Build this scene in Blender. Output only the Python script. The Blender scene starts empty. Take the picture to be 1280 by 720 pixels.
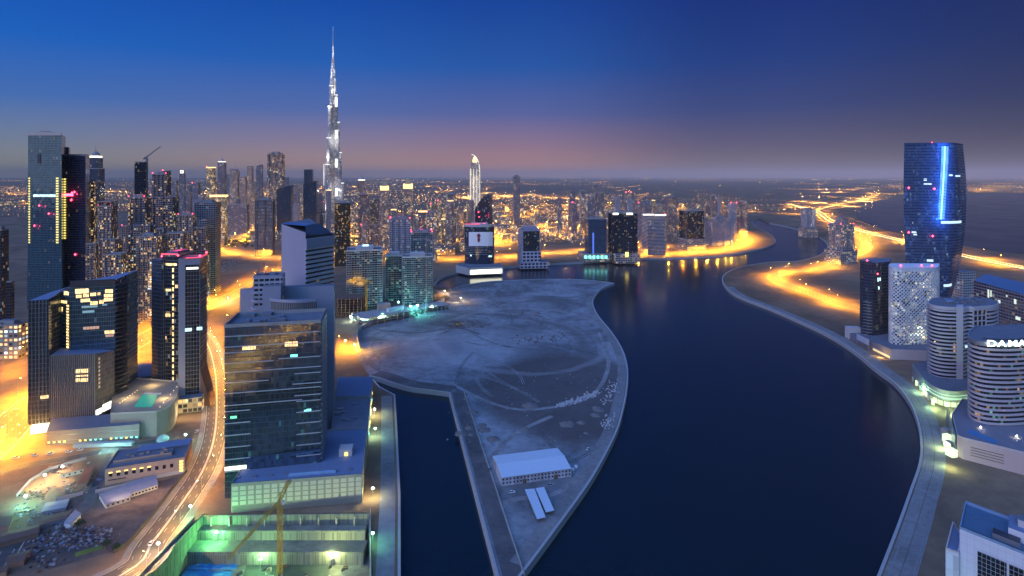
import bpy, bmesh, math, random
from math import radians as R, sin, cos, pi, sqrt, atan2, floor
from mathutils import Vector, Matrix
random.seed(7)
S = bpy.context.scene
COL = S.collection
# ------------------------------------------------------------------ camera
H, F, HY = 215.0, 700.0, 220.0            # eye height (m), focal length and horizon row in photo pixels
cam = bpy.data.objects.new('camera', bpy.data.cameras.new('camera'))
COL.objects.link(cam)
cam.location = (0, 0, H); cam.rotation_euler = (R(90), 0, 0)
cam.data.sensor_width = 36; cam.data.lens = 36*F/1280; cam.data.shift_y = -(360-HY)/1280
cam.data.clip_start = 1; cam.data.clip_end = 200000
S.camera = cam
# ------------------------------------------------------------------ dusk sky
W = bpy.data.worlds.new('World'); S.world = W; W.use_nodes = True
nt = W.node_tree; nt.nodes.clear()
def wn(t, **k):
    n = nt.nodes.new(t)
    for a, v in k.items(): setattr(n, a, v)
    return n
SUN_EL, SUN_AZ = -2.5, -118.0              # the sun has set, far to the left and a little behind
sky = wn('ShaderNodeTexSky', sky_type='NISHITA', sun_disc=False)
sky.sun_elevation = R(SUN_EL); sky.sun_rotation = R(SUN_AZ); sky.altitude = 200
sky.air_density = 1.0; sky.dust_density = 1.5; sky.ozone_density = 4.0
# the earth's shadow and city sky-glow: a ramp over the sky's own height above the horizon
tc = wn('ShaderNodeTexCoord'); sx = wn('ShaderNodeSeparateXYZ')
nt.links.new(tc.outputs['Generated'], sx.inputs[0])
ramp = wn('ShaderNodeValToRGB'); nt.links.new(sx.outputs['Z'], ramp.inputs['Fac'])
def setramp(r, pts, interp='LINEAR'):
    e = r.color_ramp.elements; r.color_ramp.interpolation = interp
    while len(e) > 1: e.remove(e[-1])
    e[0].position = pts[0][0]; e[0].color = (*pts[0][1], 1)
    for p, c in pts[1:]:
        q = e.new(p); q.color = (*c, 1)
setramp(ramp, [(0.0, (.50, .225, .13)), (.02, (.45, .225, .18)), (.055, (.27, .175, .26)), (.11, (.082, .120, .34)),
               (.19, (.010, .090, .38)), (.31, (.001, .049, .315)), (1.0, (.002, .022, .17))])
# brighter towards the place where the sun went down (left), darker to the right
azn = wn('ShaderNodeMapRange'); azn.inputs['From Min'].default_value = -.75; azn.inputs['From Max'].default_value = .75
nt.links.new(sx.outputs['X'], azn.inputs['Value'])
tint = wn('ShaderNodeValToRGB'); nt.links.new(azn.outputs[0], tint.inputs['Fac'])
setramp(tint, [(0.0, (.60, 1.32, 1.38)), (.28, (1.0, 1.22, 1.2)), (.5, (1.05, 1, 1)), (.75, (.31, .43, .57)), (1.0, (.11, .20, .28))], 'EASE')
mul = wn('ShaderNodeVectorMath', operation='MULTIPLY')
nt.links.new(ramp.outputs['Color'], mul.inputs[0]); nt.links.new(tint.outputs['Color'], mul.inputs[1])
# over the sea behind the camera the low sky is clear teal, without the city's glow
bt = wn('ShaderNodeMapRange', interpolation_type='SMOOTHSTEP'); bt.inputs['From Min'].default_value = .1; bt.inputs['From Max'].default_value = -.5
nt.links.new(sx.outputs['Y'], bt.inputs['Value'])
bmix = wn('ShaderNodeMix', data_type='RGBA'); nt.links.new(bt.outputs[0], bmix.inputs[0]); nt.links.new(mul.outputs[0], bmix.inputs[6]); bmix.inputs[7].default_value = (.03, .095, .17, 1)
mul = bmix; mo = bmix.outputs[2]
skm = wn('ShaderNodeVectorMath', operation='SCALE'); skm.inputs['Scale'].default_value = .06
nt.links.new(sky.outputs[0], skm.inputs[0])
add = wn('ShaderNodeVectorMath', operation='ADD')
nt.links.new(mo, add.inputs[0]); nt.links.new(skm.outputs[0], add.inputs[1])
# the western sky behind the camera still holds the afterglow that lights the place
dt = wn('ShaderNodeVectorMath', operation='DOT_PRODUCT'); nt.links.new(tc.outputs['Generated'], dt.inputs[0]); dt.inputs[1].default_value = (-.30, -.50, .81)
bk = wn('ShaderNodeMapRange', interpolation_type='SMOOTHSTEP'); bk.inputs['From Min'].default_value = .55; bk.inputs['From Max'].default_value = 1.0
nt.links.new(dt.outputs['Value'], bk.inputs['Value'])
glowc = wn('ShaderNodeVectorMath', operation='SCALE'); glowc.inputs[0].default_value = (.34, .80, 2.2); nt.links.new(bk.outputs[0], glowc.inputs['Scale'])
add2 = wn('ShaderNodeVectorMath', operation='ADD'); nt.links.new(add.outputs[0], add2.inputs[0]); nt.links.new(glowc.outputs[0], add2.inputs[1])
add = add2
bg = wn('ShaderNodeBackground'); bg.inputs['Strength'].default_value = 1.0
nt.links.new(add.outputs[0], bg.inputs['Color'])
wo = wn('ShaderNodeOutputWorld'); nt.links.new(bg.outputs[0], wo.inputs['Surface'])
sun = bpy.data.objects.new('afterglow_sun', bpy.data.lights.new('afterglow_sun', 'SUN')); COL.objects.link(sun)
sun.data.energy = 1.0; sun.data.angle = R(60); sun.data.color = (1.0, .78, .82)
sun.rotation_euler = (R(77), 0, R(-48))    # from the left, behind the camera, low: the wide afterglow
vs = S.view_settings; S.display_settings.display_device = 'sRGB'
vs.view_transform = 'Standard'; vs.look = 'None'; vs.exposure = 0; vs.gamma = 1; vs.use_curve_mapping = False
S.cycles.use_denoising = True
S.cycles.max_bounces = 5; S.cycles.diffuse_bounces = 2; S.cycles.glossy_bounces = 3; S.cycles.volume_bounces = 0
S.cycles.transparent_max_bounces = 8; S.cycles.caustics_reflective = False; S.cycles.caustics_refractive = False
S.cycles.sample_clamp_indirect = 20; S.cycles.sample_clamp_direct = 0; S.cycles.use_light_tree = True
# ------------------------------------------------------------------ helpers
def G(px, py, z=0.0):                       # the point at height z seen at photo pixel (px, py)
    d = F*(H-z)/(py-HY); return ((px-640)/F*d, d)
def X(px, d): return (px-640)/F*d
def Z(py, d): return H-(py-HY)*d/F
def D(py, z=0.0): return F*(H-z)/(py-HY)
def area2(p): return sum(p[i][0]*p[(i+1) % len(p)][1]-p[(i+1) % len(p)][0]*p[i][1] for i in range(len(p)))
def ccw(p): return list(p) if area2(p) > 0 else list(reversed(p))
class MB:
    "collects faces and links them as ONE mesh object"
    def __init__(s): s.v = []; s.f = []; s.m = []; s.uv = []; s.smooth = []
    def face(s, pts, m=0, uv=None, smooth=False):
        i = len(s.v); s.v += [tuple(p) for p in pts]; s.f.append(list(range(i, i+len(pts)))); s.m.append(m); s.smooth.append(smooth)
        s.uv.append(uv or [(p[0], p[1]) for p in pts])
    def prism(s, poly, z0, z1, m=0, mt=None, bw=None, cap=True, base=False, v0=0.0, smooth=False, top=None):
        "an upright prism on a plan polygon; 'top' is an optional different polygon for the top, z1 a height or a list"
        poly2 = poly; flip = area2(poly) < 0
        if flip: poly2 = list(reversed(poly))
        tp = top if top is not None else poly
        if flip: tp = list(reversed(tp))
        n = len(poly2)
        zs = z1 if isinstance(z1, (list, tuple)) else [z1]*n
        if flip and isinstance(z1, (list, tuple)): zs = list(reversed(zs))
        u = 0.0
        for i in range(n):
            a, b = poly2[i], poly2[(i+1) % n]; a2, b2 = tp[i], tp[(i+1) % n]; za, zb = zs[i], zs[(i+1) % n]
            L = math.hypot(b[0]-a[0], b[1]-a[1]); LL = L
            if bw: LL = max(1, round(L/bw))*bw
            if L > 1e-6:
                s.face([(a[0], a[1], z0), (b[0], b[1], z0), (b2[0], b2[1], zb), (a2[0], a2[1], za)], m,
                       [(u, v0), (u+LL, v0), (u+LL, v0+zb-z0), (u, v0+za-z0)], smooth)
            u += LL
        if cap: s.face([(tp[i][0], tp[i][1], zs[i]) for i in range(n)], m if mt is None else mt)
        if base: s.face([(p[0], p[1], z0) for p in reversed(poly2)], m if mt is None else mt)
        return s
    def box(s, cx, cy, z0, sx, sy, sz, rot=0, m=0, mt=None, bw=None, base=True):
        c, n = cos(rot), sin(rot)
        p = [(cx+x*c-y*n, cy+x*n+y*c) for x, y in ((-sx/2, -sy/2), (sx/2, -sy/2), (sx/2, sy/2), (-sx/2, sy/2))]
        return s.prism(p, z0, z0+sz, m, mt, bw, base=base)
    def bar(s, a, b, r=.2, m=0, n=4, r2=None):
        a, b = Vector(a), Vector(b); d = (b-a)
        if d.length < 1e-6: return s
        d.normalize(); up = Vector((0, 0, 1)) if abs(d.z) < .95 else Vector((1, 0, 0))
        x = d.cross(up).normalized(); y = d.cross(x); r2 = r if r2 is None else r2
        A = [a+(x*cos(2*pi*(i+.5)/n)+y*sin(2*pi*(i+.5)/n))*r for i in range(n)]
        B = [b+(x*cos(2*pi*(i+.5)/n)+y*sin(2*pi*(i+.5)/n))*r2 for i in range(n)]
        for i in range(n):
            j = (i+1) % n; s.face([A[j], A[i], B[i], B[j]], m)
        s.face(A, m); s.face(list(reversed(B)), m); return s
    def octa(s, c, r, m=0):
        x, y, z = c; P = [(x+r, y, z), (x, y+r, z), (x-r, y, z), (x, y-r, z)]
        for i in range(4):
            s.face([P[i], P[(i+1) % 4], (x, y, z+r)], m); s.face([P[(i+1) % 4], P[i], (x, y, z-r)], m)
        return s
    def lathe(s, prof, n=20, m=0, cx=0, cy=0, bw=None, smooth=True, a0=0, a1=2*pi):
        full = abs(a1-a0-2*pi) < 1e-6
        for k in range(n):
            t0 = a0+(a1-a0)*k/n; t1 = a0+(a1-a0)*(k+1)/n
            for (r0, z0), (r1, z1) in zip(prof, prof[1:]):
                u0, u1 = t0*max(r0, r1), t1*max(r0, r1)
                q = [(cx+r0*cos(t0), cy+r0*sin(t0), z0), (cx+r0*cos(t1), cy+r0*sin(t1), z0), (cx+r1*cos(t1), cy+r1*sin(t1), z1), (cx+r1*cos(t0), cy+r1*sin(t0), z1)]
                uv = [(u0, z0), (u1, z0), (u1, z1), (u0, z1)]
                if r1 < 1e-6: q, uv = q[:3], uv[:3]
                elif r0 < 1e-6: q, uv = [q[0]]+q[2:], [uv[0]]+uv[2:]
                s.face(q, m, uv, smooth)
        return s
    def build(s, name, mats, parent=None, loc=(0, 0, 0), rz=0, tri=False):
        me = bpy.data.meshes.new(name); me.from_pydata(s.v, [], s.f)
        for k in (mats if isinstance(mats, (list, tuple)) else [mats]): me.materials.append(k)
        uvl = me.uv_layers.new(name='UVMap'); flat = []
        for u in s.uv:
            for a in u: flat += (a[0], a[1])
        uvl.data.foreach_set('uv', flat)
        me.polygons.foreach_set('material_index', s.m); me.polygons.foreach_set('use_smooth', s.smooth)
        if tri or any(len(f) > 4 for f in s.f) or any(s.smooth):
            bm = bmesh.new(); bm.from_mesh(me)
            if any(s.smooth): bmesh.ops.remove_doubles(bm, verts=bm.verts, dist=1e-4)
            big = [f for f in bm.faces if len(f.verts) > 4]
            if big: bmesh.ops.triangulate(bm, faces=big, ngon_method='EAR_CLIP')
            bm.to_mesh(me); bm.free()
        me.update()
        o = bpy.data.objects.new(name, me); COL.objects.link(o)
        o.location = loc; o.rotation_euler = (0, 0, rz)
        if parent is not None: o.parent = parent
        return o
def tag(o, label=None, cat=None, group=None, kind=None):
    if label: o['label'] = label
    if cat: o['category'] = cat
    if group: o['group'] = group
    if kind: o['kind'] = kind
    return o
def empty(name, label, cat, loc=(0, 0, 0), rz=0, group=None):
    o = bpy.data.objects.new(name, None); COL.objects.link(o); o.location = loc; o.rotation_euler = (0, 0, rz)
    o.empty_display_size = 1
    return tag(o, label, cat, group)
def copy_tree(o, parent=None):
    c = o.copy(); COL.objects.link(c)
    if parent is not None: c.parent = parent
    for ch in list(o.children): copy_tree(ch, c)
    return c
# ------------------------------------------------------------------ materials
def newmat(name):
    m = bpy.data.materials.new(name); m.use_nodes = True
    t = m.node_tree; return m, t, t.nodes['Principled BSDF'], t.nodes['Material Output']
def N(t, typ, ins=None, **k):
    n = t.nodes.new(typ)
    for a, v in k.items(): setattr(n, a, v)
    for a, v in (ins or {}).items():
        s_ = n.inputs[a]
        if hasattr(v, 'is_output'): t.links.new(v, s_)
        else: s_.default_value = v
    return n
def M_(t, op, a, b=None, c=None):
    n = t.nodes.new('ShaderNodeMath'); n.operation = op
    for i, v in enumerate((a, b, c)):
        if v is None: continue
        if hasattr(v, 'is_output'): t.links.new(v, n.inputs[i])
        else: n.inputs[i].default_value = v
    return n.outputs[0]
def MIX(t, fac, a, b):
    n = t.nodes.new('ShaderNodeMix'); n.data_type = 'RGBA'
    for i, v in ((0, fac), (6, a), (7, b)):
        if hasattr(v, 'is_output'): t.links.new(v, n.inputs[i])
        else: n.inputs[i].default_value = v if i == 0 else (*v[:3], 1)
    return n.outputs[2]
def plain(name, col, rough=.7, metal=0, var=.25, scale=.2, spec=.4, coord='Object', bump=0):
    m, t, b, o = newmat(name)
    tc = N(t, 'ShaderNodeTexCoord')
    n1 = N(t, 'ShaderNodeTexNoise', {'Vector': tc.outputs[coord], 'Scale': scale, 'Detail': 6.0, 'Roughness': .65})
    f = M_(t, 'MULTIPLY_ADD', n1.outputs['Fac'], 2*var, 1-var)
    v = N(t, 'ShaderNodeVectorMath', {0: (*col,), 'Scale': f}, operation='SCALE')
    t.links.new(v.outputs[0], b.inputs['Base Color'])
    b.inputs['Roughness'].default_value = rough; b.inputs['Metallic'].default_value = metal
    b.inputs['Specular IOR Level'].default_value = spec
    if bump:
        bp = N(t, 'ShaderNodeBump', {'Height': n1.outputs['Fac'], 'Strength': bump, 'Distance': 1.0}); t.links.new(bp.outputs[0], b.inputs['Normal'])
    return m
def glow(name, col, strength, sample=False, base=(.3, .3, .3), room=False):
    m, t, b, o = newmat(name)
    b.inputs['Base Color'].default_value = (*base, 1); b.inputs['Emission Color'].default_value = (*col, 1)
    b.inputs['Emission Strength'].default_value = strength
    if room:                                                 # ceiling lamps, partitions and blinds behind the glass
        tc = N(t, 'ShaderNodeTexCoord'); br = N(t, 'ShaderNodeTexVoronoi', {'Vector': tc.outputs['Object'], 'Scale': .45}); nz = N(t, 'ShaderNodeTexNoise', {'Vector': tc.outputs['Object'], 'Scale': .8, 'Detail': 3.0})
        st = M_(t, 'MULTIPLY', M_(t, 'MULTIPLY_ADD', M_(t, 'POWER', nz.outputs['Fac'], 1.5), 2.6, .12), strength)
        t.links.new(M_(t, 'MULTIPLY', st, M_(t, 'MULTIPLY_ADD', br.outputs['Color'], .9, .45)), b.inputs['Emission Strength'])
    m.cycles.emission_sampling = 'AUTO' if sample else 'NONE'
    return m
WARM, COOL, AMBER = (1.0, .62, .24), (.75, .95, 1.0), (1.0, .42, .06)
_fac = {}
def facade(wall=(.3, .25, .22), glass=(.03, .04, .06), bw=3.5, fh=3.6, wu=.6, wv=.55, lit=.12, col=WARM, col2=COOL, mix2=.2,
           power=1.0, rough=.12, metal=0.0, spec=.7, wrough=.7, wmetal=0.0, clump=1.0, strip=False, rail=0.0, wallvar=.2, gvar=.6):
    "windows in a wall: size in metres, some of the rooms behind them lit"
    key = (wall, glass, bw, fh, wu, wv, lit, col, col2, mix2, power, rough, metal, spec, wrough, wmetal, clump, strip, rail, wallvar, gvar)
    if key in _fac: return _fac[key]
    m, t, b, o = newmat('facade')
    uv = N(t, 'ShaderNodeUVMap'); sp = N(t, 'ShaderNodeSeparateXYZ', {0: uv.outputs[0]})
    a = M_(t, 'DIVIDE', sp.outputs['X'], bw); c = M_(t, 'DIVIDE', sp.outputs['Y'], fh)
    fa = M_(t, 'FRACT', a); fc = M_(t, 'FRACT', c)
    mu = M_(t, 'LESS_THAN', M_(t, 'ABSOLUTE', M_(t, 'SUBTRACT', fa, .5)), wu/2)
    mv = M_(t, 'LESS_THAN', M_(t, 'ABSOLUTE', M_(t, 'SUBTRACT', fc, .5)), wv/2)
    mask = M_(t, 'MULTIPLY', mu, mv)
    oi = N(t, 'ShaderNodeObjectInfo')
    cv = N(t, 'ShaderNodeCombineXYZ', {'X': M_(t, 'FLOOR', a), 'Y': M_(t, 'FLOOR', c), 'Z': M_(t, 'MULTIPLY', oi.outputs['Random'], 100.0)})
    wn_ = N(t, 'ShaderNodeTexWhiteNoise', {'Vector': cv.outputs[0]}, noise_dimensions='3D')
    cs = N(t, 'ShaderNodeSeparateColor', {0: wn_.outputs['Color']})
    sc = N(t, 'ShaderNodeVectorMath', {0: cv.outputs[0], 1: (.16, .3 if strip else .16, 1.0)}, operation='MULTIPLY')
    nz = N(t, 'ShaderNodeTexNoise', {'Vector': sc.outputs[0], 'Scale': 1.0, 'Detail': 1.0})
    cl = M_(t, 'MAXIMUM', M_(t, 'MULTIPLY_ADD', M_(t, 'SUBTRACT', nz.outputs['Fac'], .5), 5.0*clump, 1.0), .1)
    on = M_(t, 'LESS_THAN', wn_.outputs['Value'], M_(t, 'MULTIPLY', cl, lit))
    st = M_(t, 'MULTIPLY', M_(t, 'MULTIPLY', mask, on), M_(t, 'MULTIPLY', M_(t, 'POWER', M_(t, 'MULTIPLY_ADD', cs.outputs[0], .85, .15), 1.6), power*3.2))
    ec = MIX(t, M_(t, 'LESS_THAN', cs.outputs[1], mix2), col, col2)
    tc = N(t, 'ShaderNodeTexCoord')
    n2 = N(t, 'ShaderNodeTexNoise', {'Vector': tc.outputs['Object'], 'Scale': .05, 'Detail': 5.0})
    vw = N(t, 'ShaderNodeVectorMath', {0: wall, 'Scale': M_(t, 'MULTIPLY_ADD', n2.outputs['Fac'], 2*wallvar, 1-wallvar)}, operation='SCALE')
    gv = N(t, 'ShaderNodeVectorMath', {0: glass, 'Scale': M_(t, 'MULTIPLY_ADD', cs.outputs[2], gvar, 1-gvar/2)}, operation='SCALE')
    t.links.new(MIX(t, mask, vw.outputs[0], gv.outputs[0]), b.inputs['Base Color'])
    t.links.new(M_(t, 'MULTIPLY_ADD', mask, rough-wrough, wrough), b.inputs['Roughness'])
    t.links.new(M_(t, 'MULTIPLY_ADD', mask, metal-wmetal, wmetal), b.inputs['Metallic'])
    b.inputs['Specular IOR Level'].default_value = spec
    t.links.new(ec, b.inputs['Emission Color']); t.links.new(st, b.inputs['Emission Strength'])
    # panes are never quite in one plane
    rn = N(t, 'ShaderNodeVectorMath', {0: wn_.outputs['Color'], 1: (.5, .5, .5)}, operation='SUBTRACT')
    rs = N(t, 'ShaderNodeVectorMath', {0: rn.outputs[0], 'Scale': M_(t, 'MULTIPLY', mask, .03)}, operation='SCALE')
    ge = N(t, 'ShaderNodeNewGeometry'); ad = N(t, 'ShaderNodeVectorMath', {0: ge.outputs['Normal'], 1: rs.outputs[0]}, operation='ADD')
    nm = N(t, 'ShaderNodeVectorMath', {0: ad.outputs[0]}, operation='NORMALIZE'); t.links.new(nm.outputs[0], b.inputs['Normal'])
    m.cycles.emission_sampling = 'NONE'
    _fac[key] = m; return m
MT = {
 'roof': plain('roof_felt', (.16, .17, .20), .85, var=.35, scale=.15),
 'concrete': plain('concrete', (.36, .34, .32), .85, var=.25, scale=.12),
 'pale': plain('pale_render', (.55, .52, .50), .8, var=.12, scale=.1),
 'white': plain('white_panel', (.72, .72, .72), .55, var=.07, scale=.1),
 'steel': plain('grey_steel', (.32, .33, .35), .45, metal=.6, var=.15),
 'dark': plain('dark_metal', (.05, .05, .06), .5, var=.3),
 'tan': plain('tan_render', (.42, .30, .23), .8, var=.15, scale=.1),
 'brown': plain('brown_roof', (.17, .10, .07), .85, var=.3, scale=.2),
 'yellow': plain('yellow_paint', (.62, .36, .03), .5, var=.15),
 'glassdark': plain('dark_glass', (.012, .018, .026), .06, var=.1, spec=.9),
 'pole': plain('lamp_pole', (.3, .3, .3), .5, metal=.5),
 'leaf': plain('leaves', (.045, .075, .028), .75, var=.5, scale=1.5),
 'bark': plain('bark', (.12, .08, .05), .9),
 'lampA': glow('sodium_lamp', (1.0, .45, .08), 240), 'lampW': glow('white_lamp', (1, .9, .7), 60), 'lampG': glow('green_lamp', (.35, 1, .7), 60),
 'red': glow('red_beacon', (1.0, .04, .08), 12), 'warmwin': glow('warm_lit_room', (1.0, .66, .24), 1.9, room=True), 'coolwin': glow('cool_lit_room', (.6, .95, 1.0), 1.5, room=True),
 'whitelight': glow('white_floodlit_panel', (1.0, .93, .75), 2.2), 'yellowlight': glow('yellow_light_strip', (1.0, .72, .12), 2.2),
 'bluelight': glow('blue_light_strip', (.08, .28, 1.0), 9), 'greenlight': glow('green_light', (.15, 1.0, .45), 1.5), 'teallight': glow('teal_light', (.25, 1.0, .9), 1.6),
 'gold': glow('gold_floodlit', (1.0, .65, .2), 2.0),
}
# ------------------------------------------------------------------ the ground, the canal and the roads
def spline(pts, n=6, closed=False):
    out = []; L = len(pts)
    for i in range(L-1):
        p0 = pts[max(i-1, 0)]; p1 = pts[i]; p2 = pts[i+1]; p3 = pts[min(i+2, L-1)]
        for k in range(n):
            t = k/n
            out.append(tuple(.5*((2*p1[j])+(-p0[j]+p2[j])*t+(2*p0[j]-5*p1[j]+4*p2[j]-p3[j])*t*t+(-p0[j]+3*p1[j]-3*p2[j]+p3[j])*t**3) for j in (0, 1)))
    out.append(tuple(pts[-1])); return out
def GP(*pp): return [G(*p) for p in pp]
def ribbon(mb, path, w, z0, z1=None, m=0, side=0.0, u0=0.0):
    "a strip along a path: flat at z0, or a wall from z0 to z1; side shifts it to the left (+) or right (-)"
    n = len(path); nor = []
    for i in range(n):
        a = path[max(i-1, 0)]; b = path[min(i+1, n-1)]; dx, dy = b[0]-a[0], b[1]-a[1]; L = math.hypot(dx, dy) or 1
        nor.append((-dy/L, dx/L))
    A = [(p[0]+q[0]*(side+w/2), p[1]+q[1]*(side+w/2)) for p, q in zip(path, nor)]
    B = [(p[0]+q[0]*(side-w/2), p[1]+q[1]*(side-w/2)) for p, q in zip(path, nor)]
    u = u0
    for i in range(n-1):
        du = math.hypot(path[i+1][0]-path[i][0], path[i+1][1]-path[i][1])
        zt = z0 if z1 is None else z1
        mb.face([(*B[i], zt), (*B[i+1], zt), (*A[i+1], zt), (*A[i], zt)], m, [(u, 0), (u+du, 0), (u+du, 1), (u, 1)])
        if z1 is not None:
            mb.face([(*B[i], z0), (*B[i+1], z0), (*B[i+1], z1), (*B[i], z1)], m, [(u, z0), (u+du, z0), (u+du, z1), (u, z1)])
            mb.face([(*A[i+1], z0), (*A[i], z0), (*A[i], z1), (*A[i+1], z1)], m, [(u+du, z0), (u, z0), (u, z1), (u+du, z1)])
        u += du
    if z1 is not None:
        mb.face([(*A[0], z0), (*B[0], z0), (*B[0], z1), (*A[0], z1)], m); mb.face([(*B[-1], z0), (*A[-1], z0), (*A[-1], z1), (*B[-1], z1)], m)
    return mb
WATER_Z = -4.0
left_quay = [(-34, 180)]+GP((499, 720), (499, 619), (496, 550), (493, 494))
join_a = GP((493, 494), (474, 484), (462, 470))
join_b = spline(GP((462, 470), (452, 455), (444, 440), (440, 419)), 4)+spline(GP((440, 419), (470, 406), (505, 396), (540, 387), (556, 379), (566, 369)), 4)[1:]+GP((561, 362))
north_quay = spline(GP((543, 357), (550, 348), (570, 341), (600, 337), (640, 333), (700, 329), (760, 326), (800, 323), (849, 322), (902, 319), (935, 314), (957, 309),
                       (969, 302), (963, 293), (948, 285), (940, 278), (948, 273)), 5)
east_quay = spline(GP((962, 279), (996, 286), (1021, 295), (1034, 305), (1028, 317), (1000, 326), (970, 327), (946, 330), (922, 335), (906, 343), (904, 353), (919, 368),
                      (964, 386), (1012, 407), (1040, 421), (1068, 439), (1095, 461), (1118, 478), (1136, 500), (1147, 525), (1152, 553), (1150, 580), (1139, 613), (1123, 658), (1099, 720)), 5)+[(84, 180)]
pit_right = [(-34.2, 180), (-44, 180), (-75, 301), (-90.5, 358)]
land = [(-60000, 170), (-197, 170), (-197, 356)]+list(reversed(pit_right))[0:3]+left_quay+join_a[1:]+join_b[1:]+north_quay+east_quay+[(60000, 170), (60000, 90000), (-60000, 90000)]
def sand_mat(name, base, dark, s1, s2, amt=.5):
    m, t, b, o = newmat(name)
    tc = N(t, 'ShaderNodeTexCoord')
    a = N(t, 'ShaderNodeTexNoise', {'Vector': tc.outputs['Object'], 'Scale': s1, 'Detail': 8.0, 'Roughness': .65, 'Distortion': .6})
    c = N(t, 'ShaderNodeTexNoise', {'Vector': tc.outputs['Object'], 'Scale': s2, 'Detail': 6.0, 'Roughness': .7})
    r = N(t, 'ShaderNodeMapRange', {'Value': a.outputs['Fac'], 'From Min': .38, 'From Max': .64})
    col = MIX(t, M_(t, 'MULTIPLY', r.outputs[0], amt*2), base, dark)
    v = N(t, 'ShaderNodeVectorMath', {0: col, 'Scale': M_(t, 'MULTIPLY_ADD', c.outputs['Fac'], .9, .55)}, operation='SCALE')
    t.links.new(v.outputs[0], b.inputs['Base Color']); b.inputs['Roughness'].default_value = .95; b.inputs['Specular IOR Level'].default_value = .1
    return m, t, b, tc, v
gm, *_ = sand_mat('sandy_ground', (.29, .19, .12), (.13, .09, .062), .006, .09)
mb = MB(); mb.prism(land, -24, 0, 0); tag(mb.build('ground', [gm], tri=True), kind='structure')
# the peninsula: graded sand with tracks
mb = MB(); mb.prism([(-60000, -3000), (60000, -3000), (60000, 169.9), (-60000, 169.9)], -24, 0); tag(mb.build('ground', [gm]), kind='structure')
pm, t, b, tc, v = sand_mat('graded_sand', (.34, .345, .35), (.165, .16, .16), .012, .11, .62)
so = N(t, 'ShaderNodeSeparateXYZ', {0: tc.outputs['Object']})
wob = N(t, 'ShaderNodeTexNoise', {'Vector': tc.outputs['Object'], 'Scale': .02, 'Detail': 3.0})
def ellip(cx, cy, rx, ry):
    dx = M_(t, 'DIVIDE', M_(t, 'SUBTRACT', so.outputs['X'], cx), rx); dy = M_(t, 'DIVIDE', M_(t, 'SUBTRACT', so.outputs['Y'], cy), ry)
    e = M_(t, 'SQRT', M_(t, 'ADD', M_(t, 'MULTIPLY', dx, dx), M_(t, 'MULTIPLY', dy, dy)))
    return M_(t, 'ADD', e, M_(t, 'MULTIPLY', M_(t, 'SUBTRACT', wob.outputs['Fac'], .5), .16))
def band(e, c, w): return N(t, 'ShaderNodeMapRange', {'Value': M_(t, 'ABSOLUTE', M_(t, 'SUBTRACT', e, c)), 'From Min': w*.35, 'From Max': w, 'To Min': 1.0, 'To Max': 0.0}).outputs[0]
def inside(e, c, w): return N(t, 'ShaderNodeMapRange', {'Value': e, 'From Min': c-w, 'From Max': c+w, 'To Min': 1.0, 'To Max': 0.0}).outputs[0]
e1 = ellip(-60, 720, 150, 150); e2 = ellip(60, 560, 95, 120); e3 = ellip(-75, 815, 45, 26); e4 = ellip(15, 760, 120, 150)
col = MIX(t, M_(t, 'MULTIPLY', inside(e2, .95, .1), .8), v.outputs[0], (.115, .09, .082))       # dark gravel, south-east
col = MIX(t, M_(t, 'MULTIPLY', band(e1, 1.0, .07), .4), col, (.12, .10, .09))                    # ring track
fine = N(t, 'ShaderNodeTexNoise', {'Vector': tc.outputs['Object'], 'Scale': .06, 'Detail': 10.0, 'Roughness': .75, 'Distortion': 1.5})
col = MIX(t, M_(t, 'MULTIPLY', N(t, 'ShaderNodeMapRange', {'Value': fine.outputs['Fac'], 'From Min': .5, 'From Max': .68}).outputs[0], .6), col, (.10, .088, .08))
for rr_ in (.55, .78, .88, 1.12): col = MIX(t, M_(t, 'MULTIPLY', band(e1, rr_, .012), .4), col, (.13, .11, .10))
col = MIX(t, M_(t, 'MULTIPLY', inside(e1, .6, .12), .35), col, (.42, .42, .42))                  # bright graded middle
col = MIX(t, M_(t, 'MULTIPLY', band(e4, 1.0, .05), .3), col, (.45, .42, .40))                   # pale haul road
col = MIX(t, M_(t, 'MULTIPLY', inside(e3, .9, .3), .7), col, (.10, .07, .065))                   # churned patch
t.links.new(col, b.inputs['Base Color'])
pen_top = spline(GP((561, 362), (580, 357), (610, 352), (650, 350), (690, 349), (730, 350), (768, 354)), 4)
pen_east = spline(GP((768, 354), (752, 361), (743, 371), (741, 380), (747, 394), (764, 415), (778, 438), (784, 461), (783, 487), (778, 513), (769, 542), (741, 595), (700, 653), (650, 720)), 5)+[(-4.3, 285)]
pen_west = [(-4.3, 285)]+GP((622, 720), (592, 605), (562, 491))
pen_south = spline(GP((562, 491), (540, 488), (515, 485), (492, 479), (475, 473), (462, 470)), 4)
pen = join_b[:-1]+pen_top+pen_east[1:]+pen_west[1:]+pen_south[1:-1]
mb = MB(); mb.prism(pen, -14, 0, 0); tag(mb.build('peninsula_ground', [pm], tri=True), kind='structure')
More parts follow.
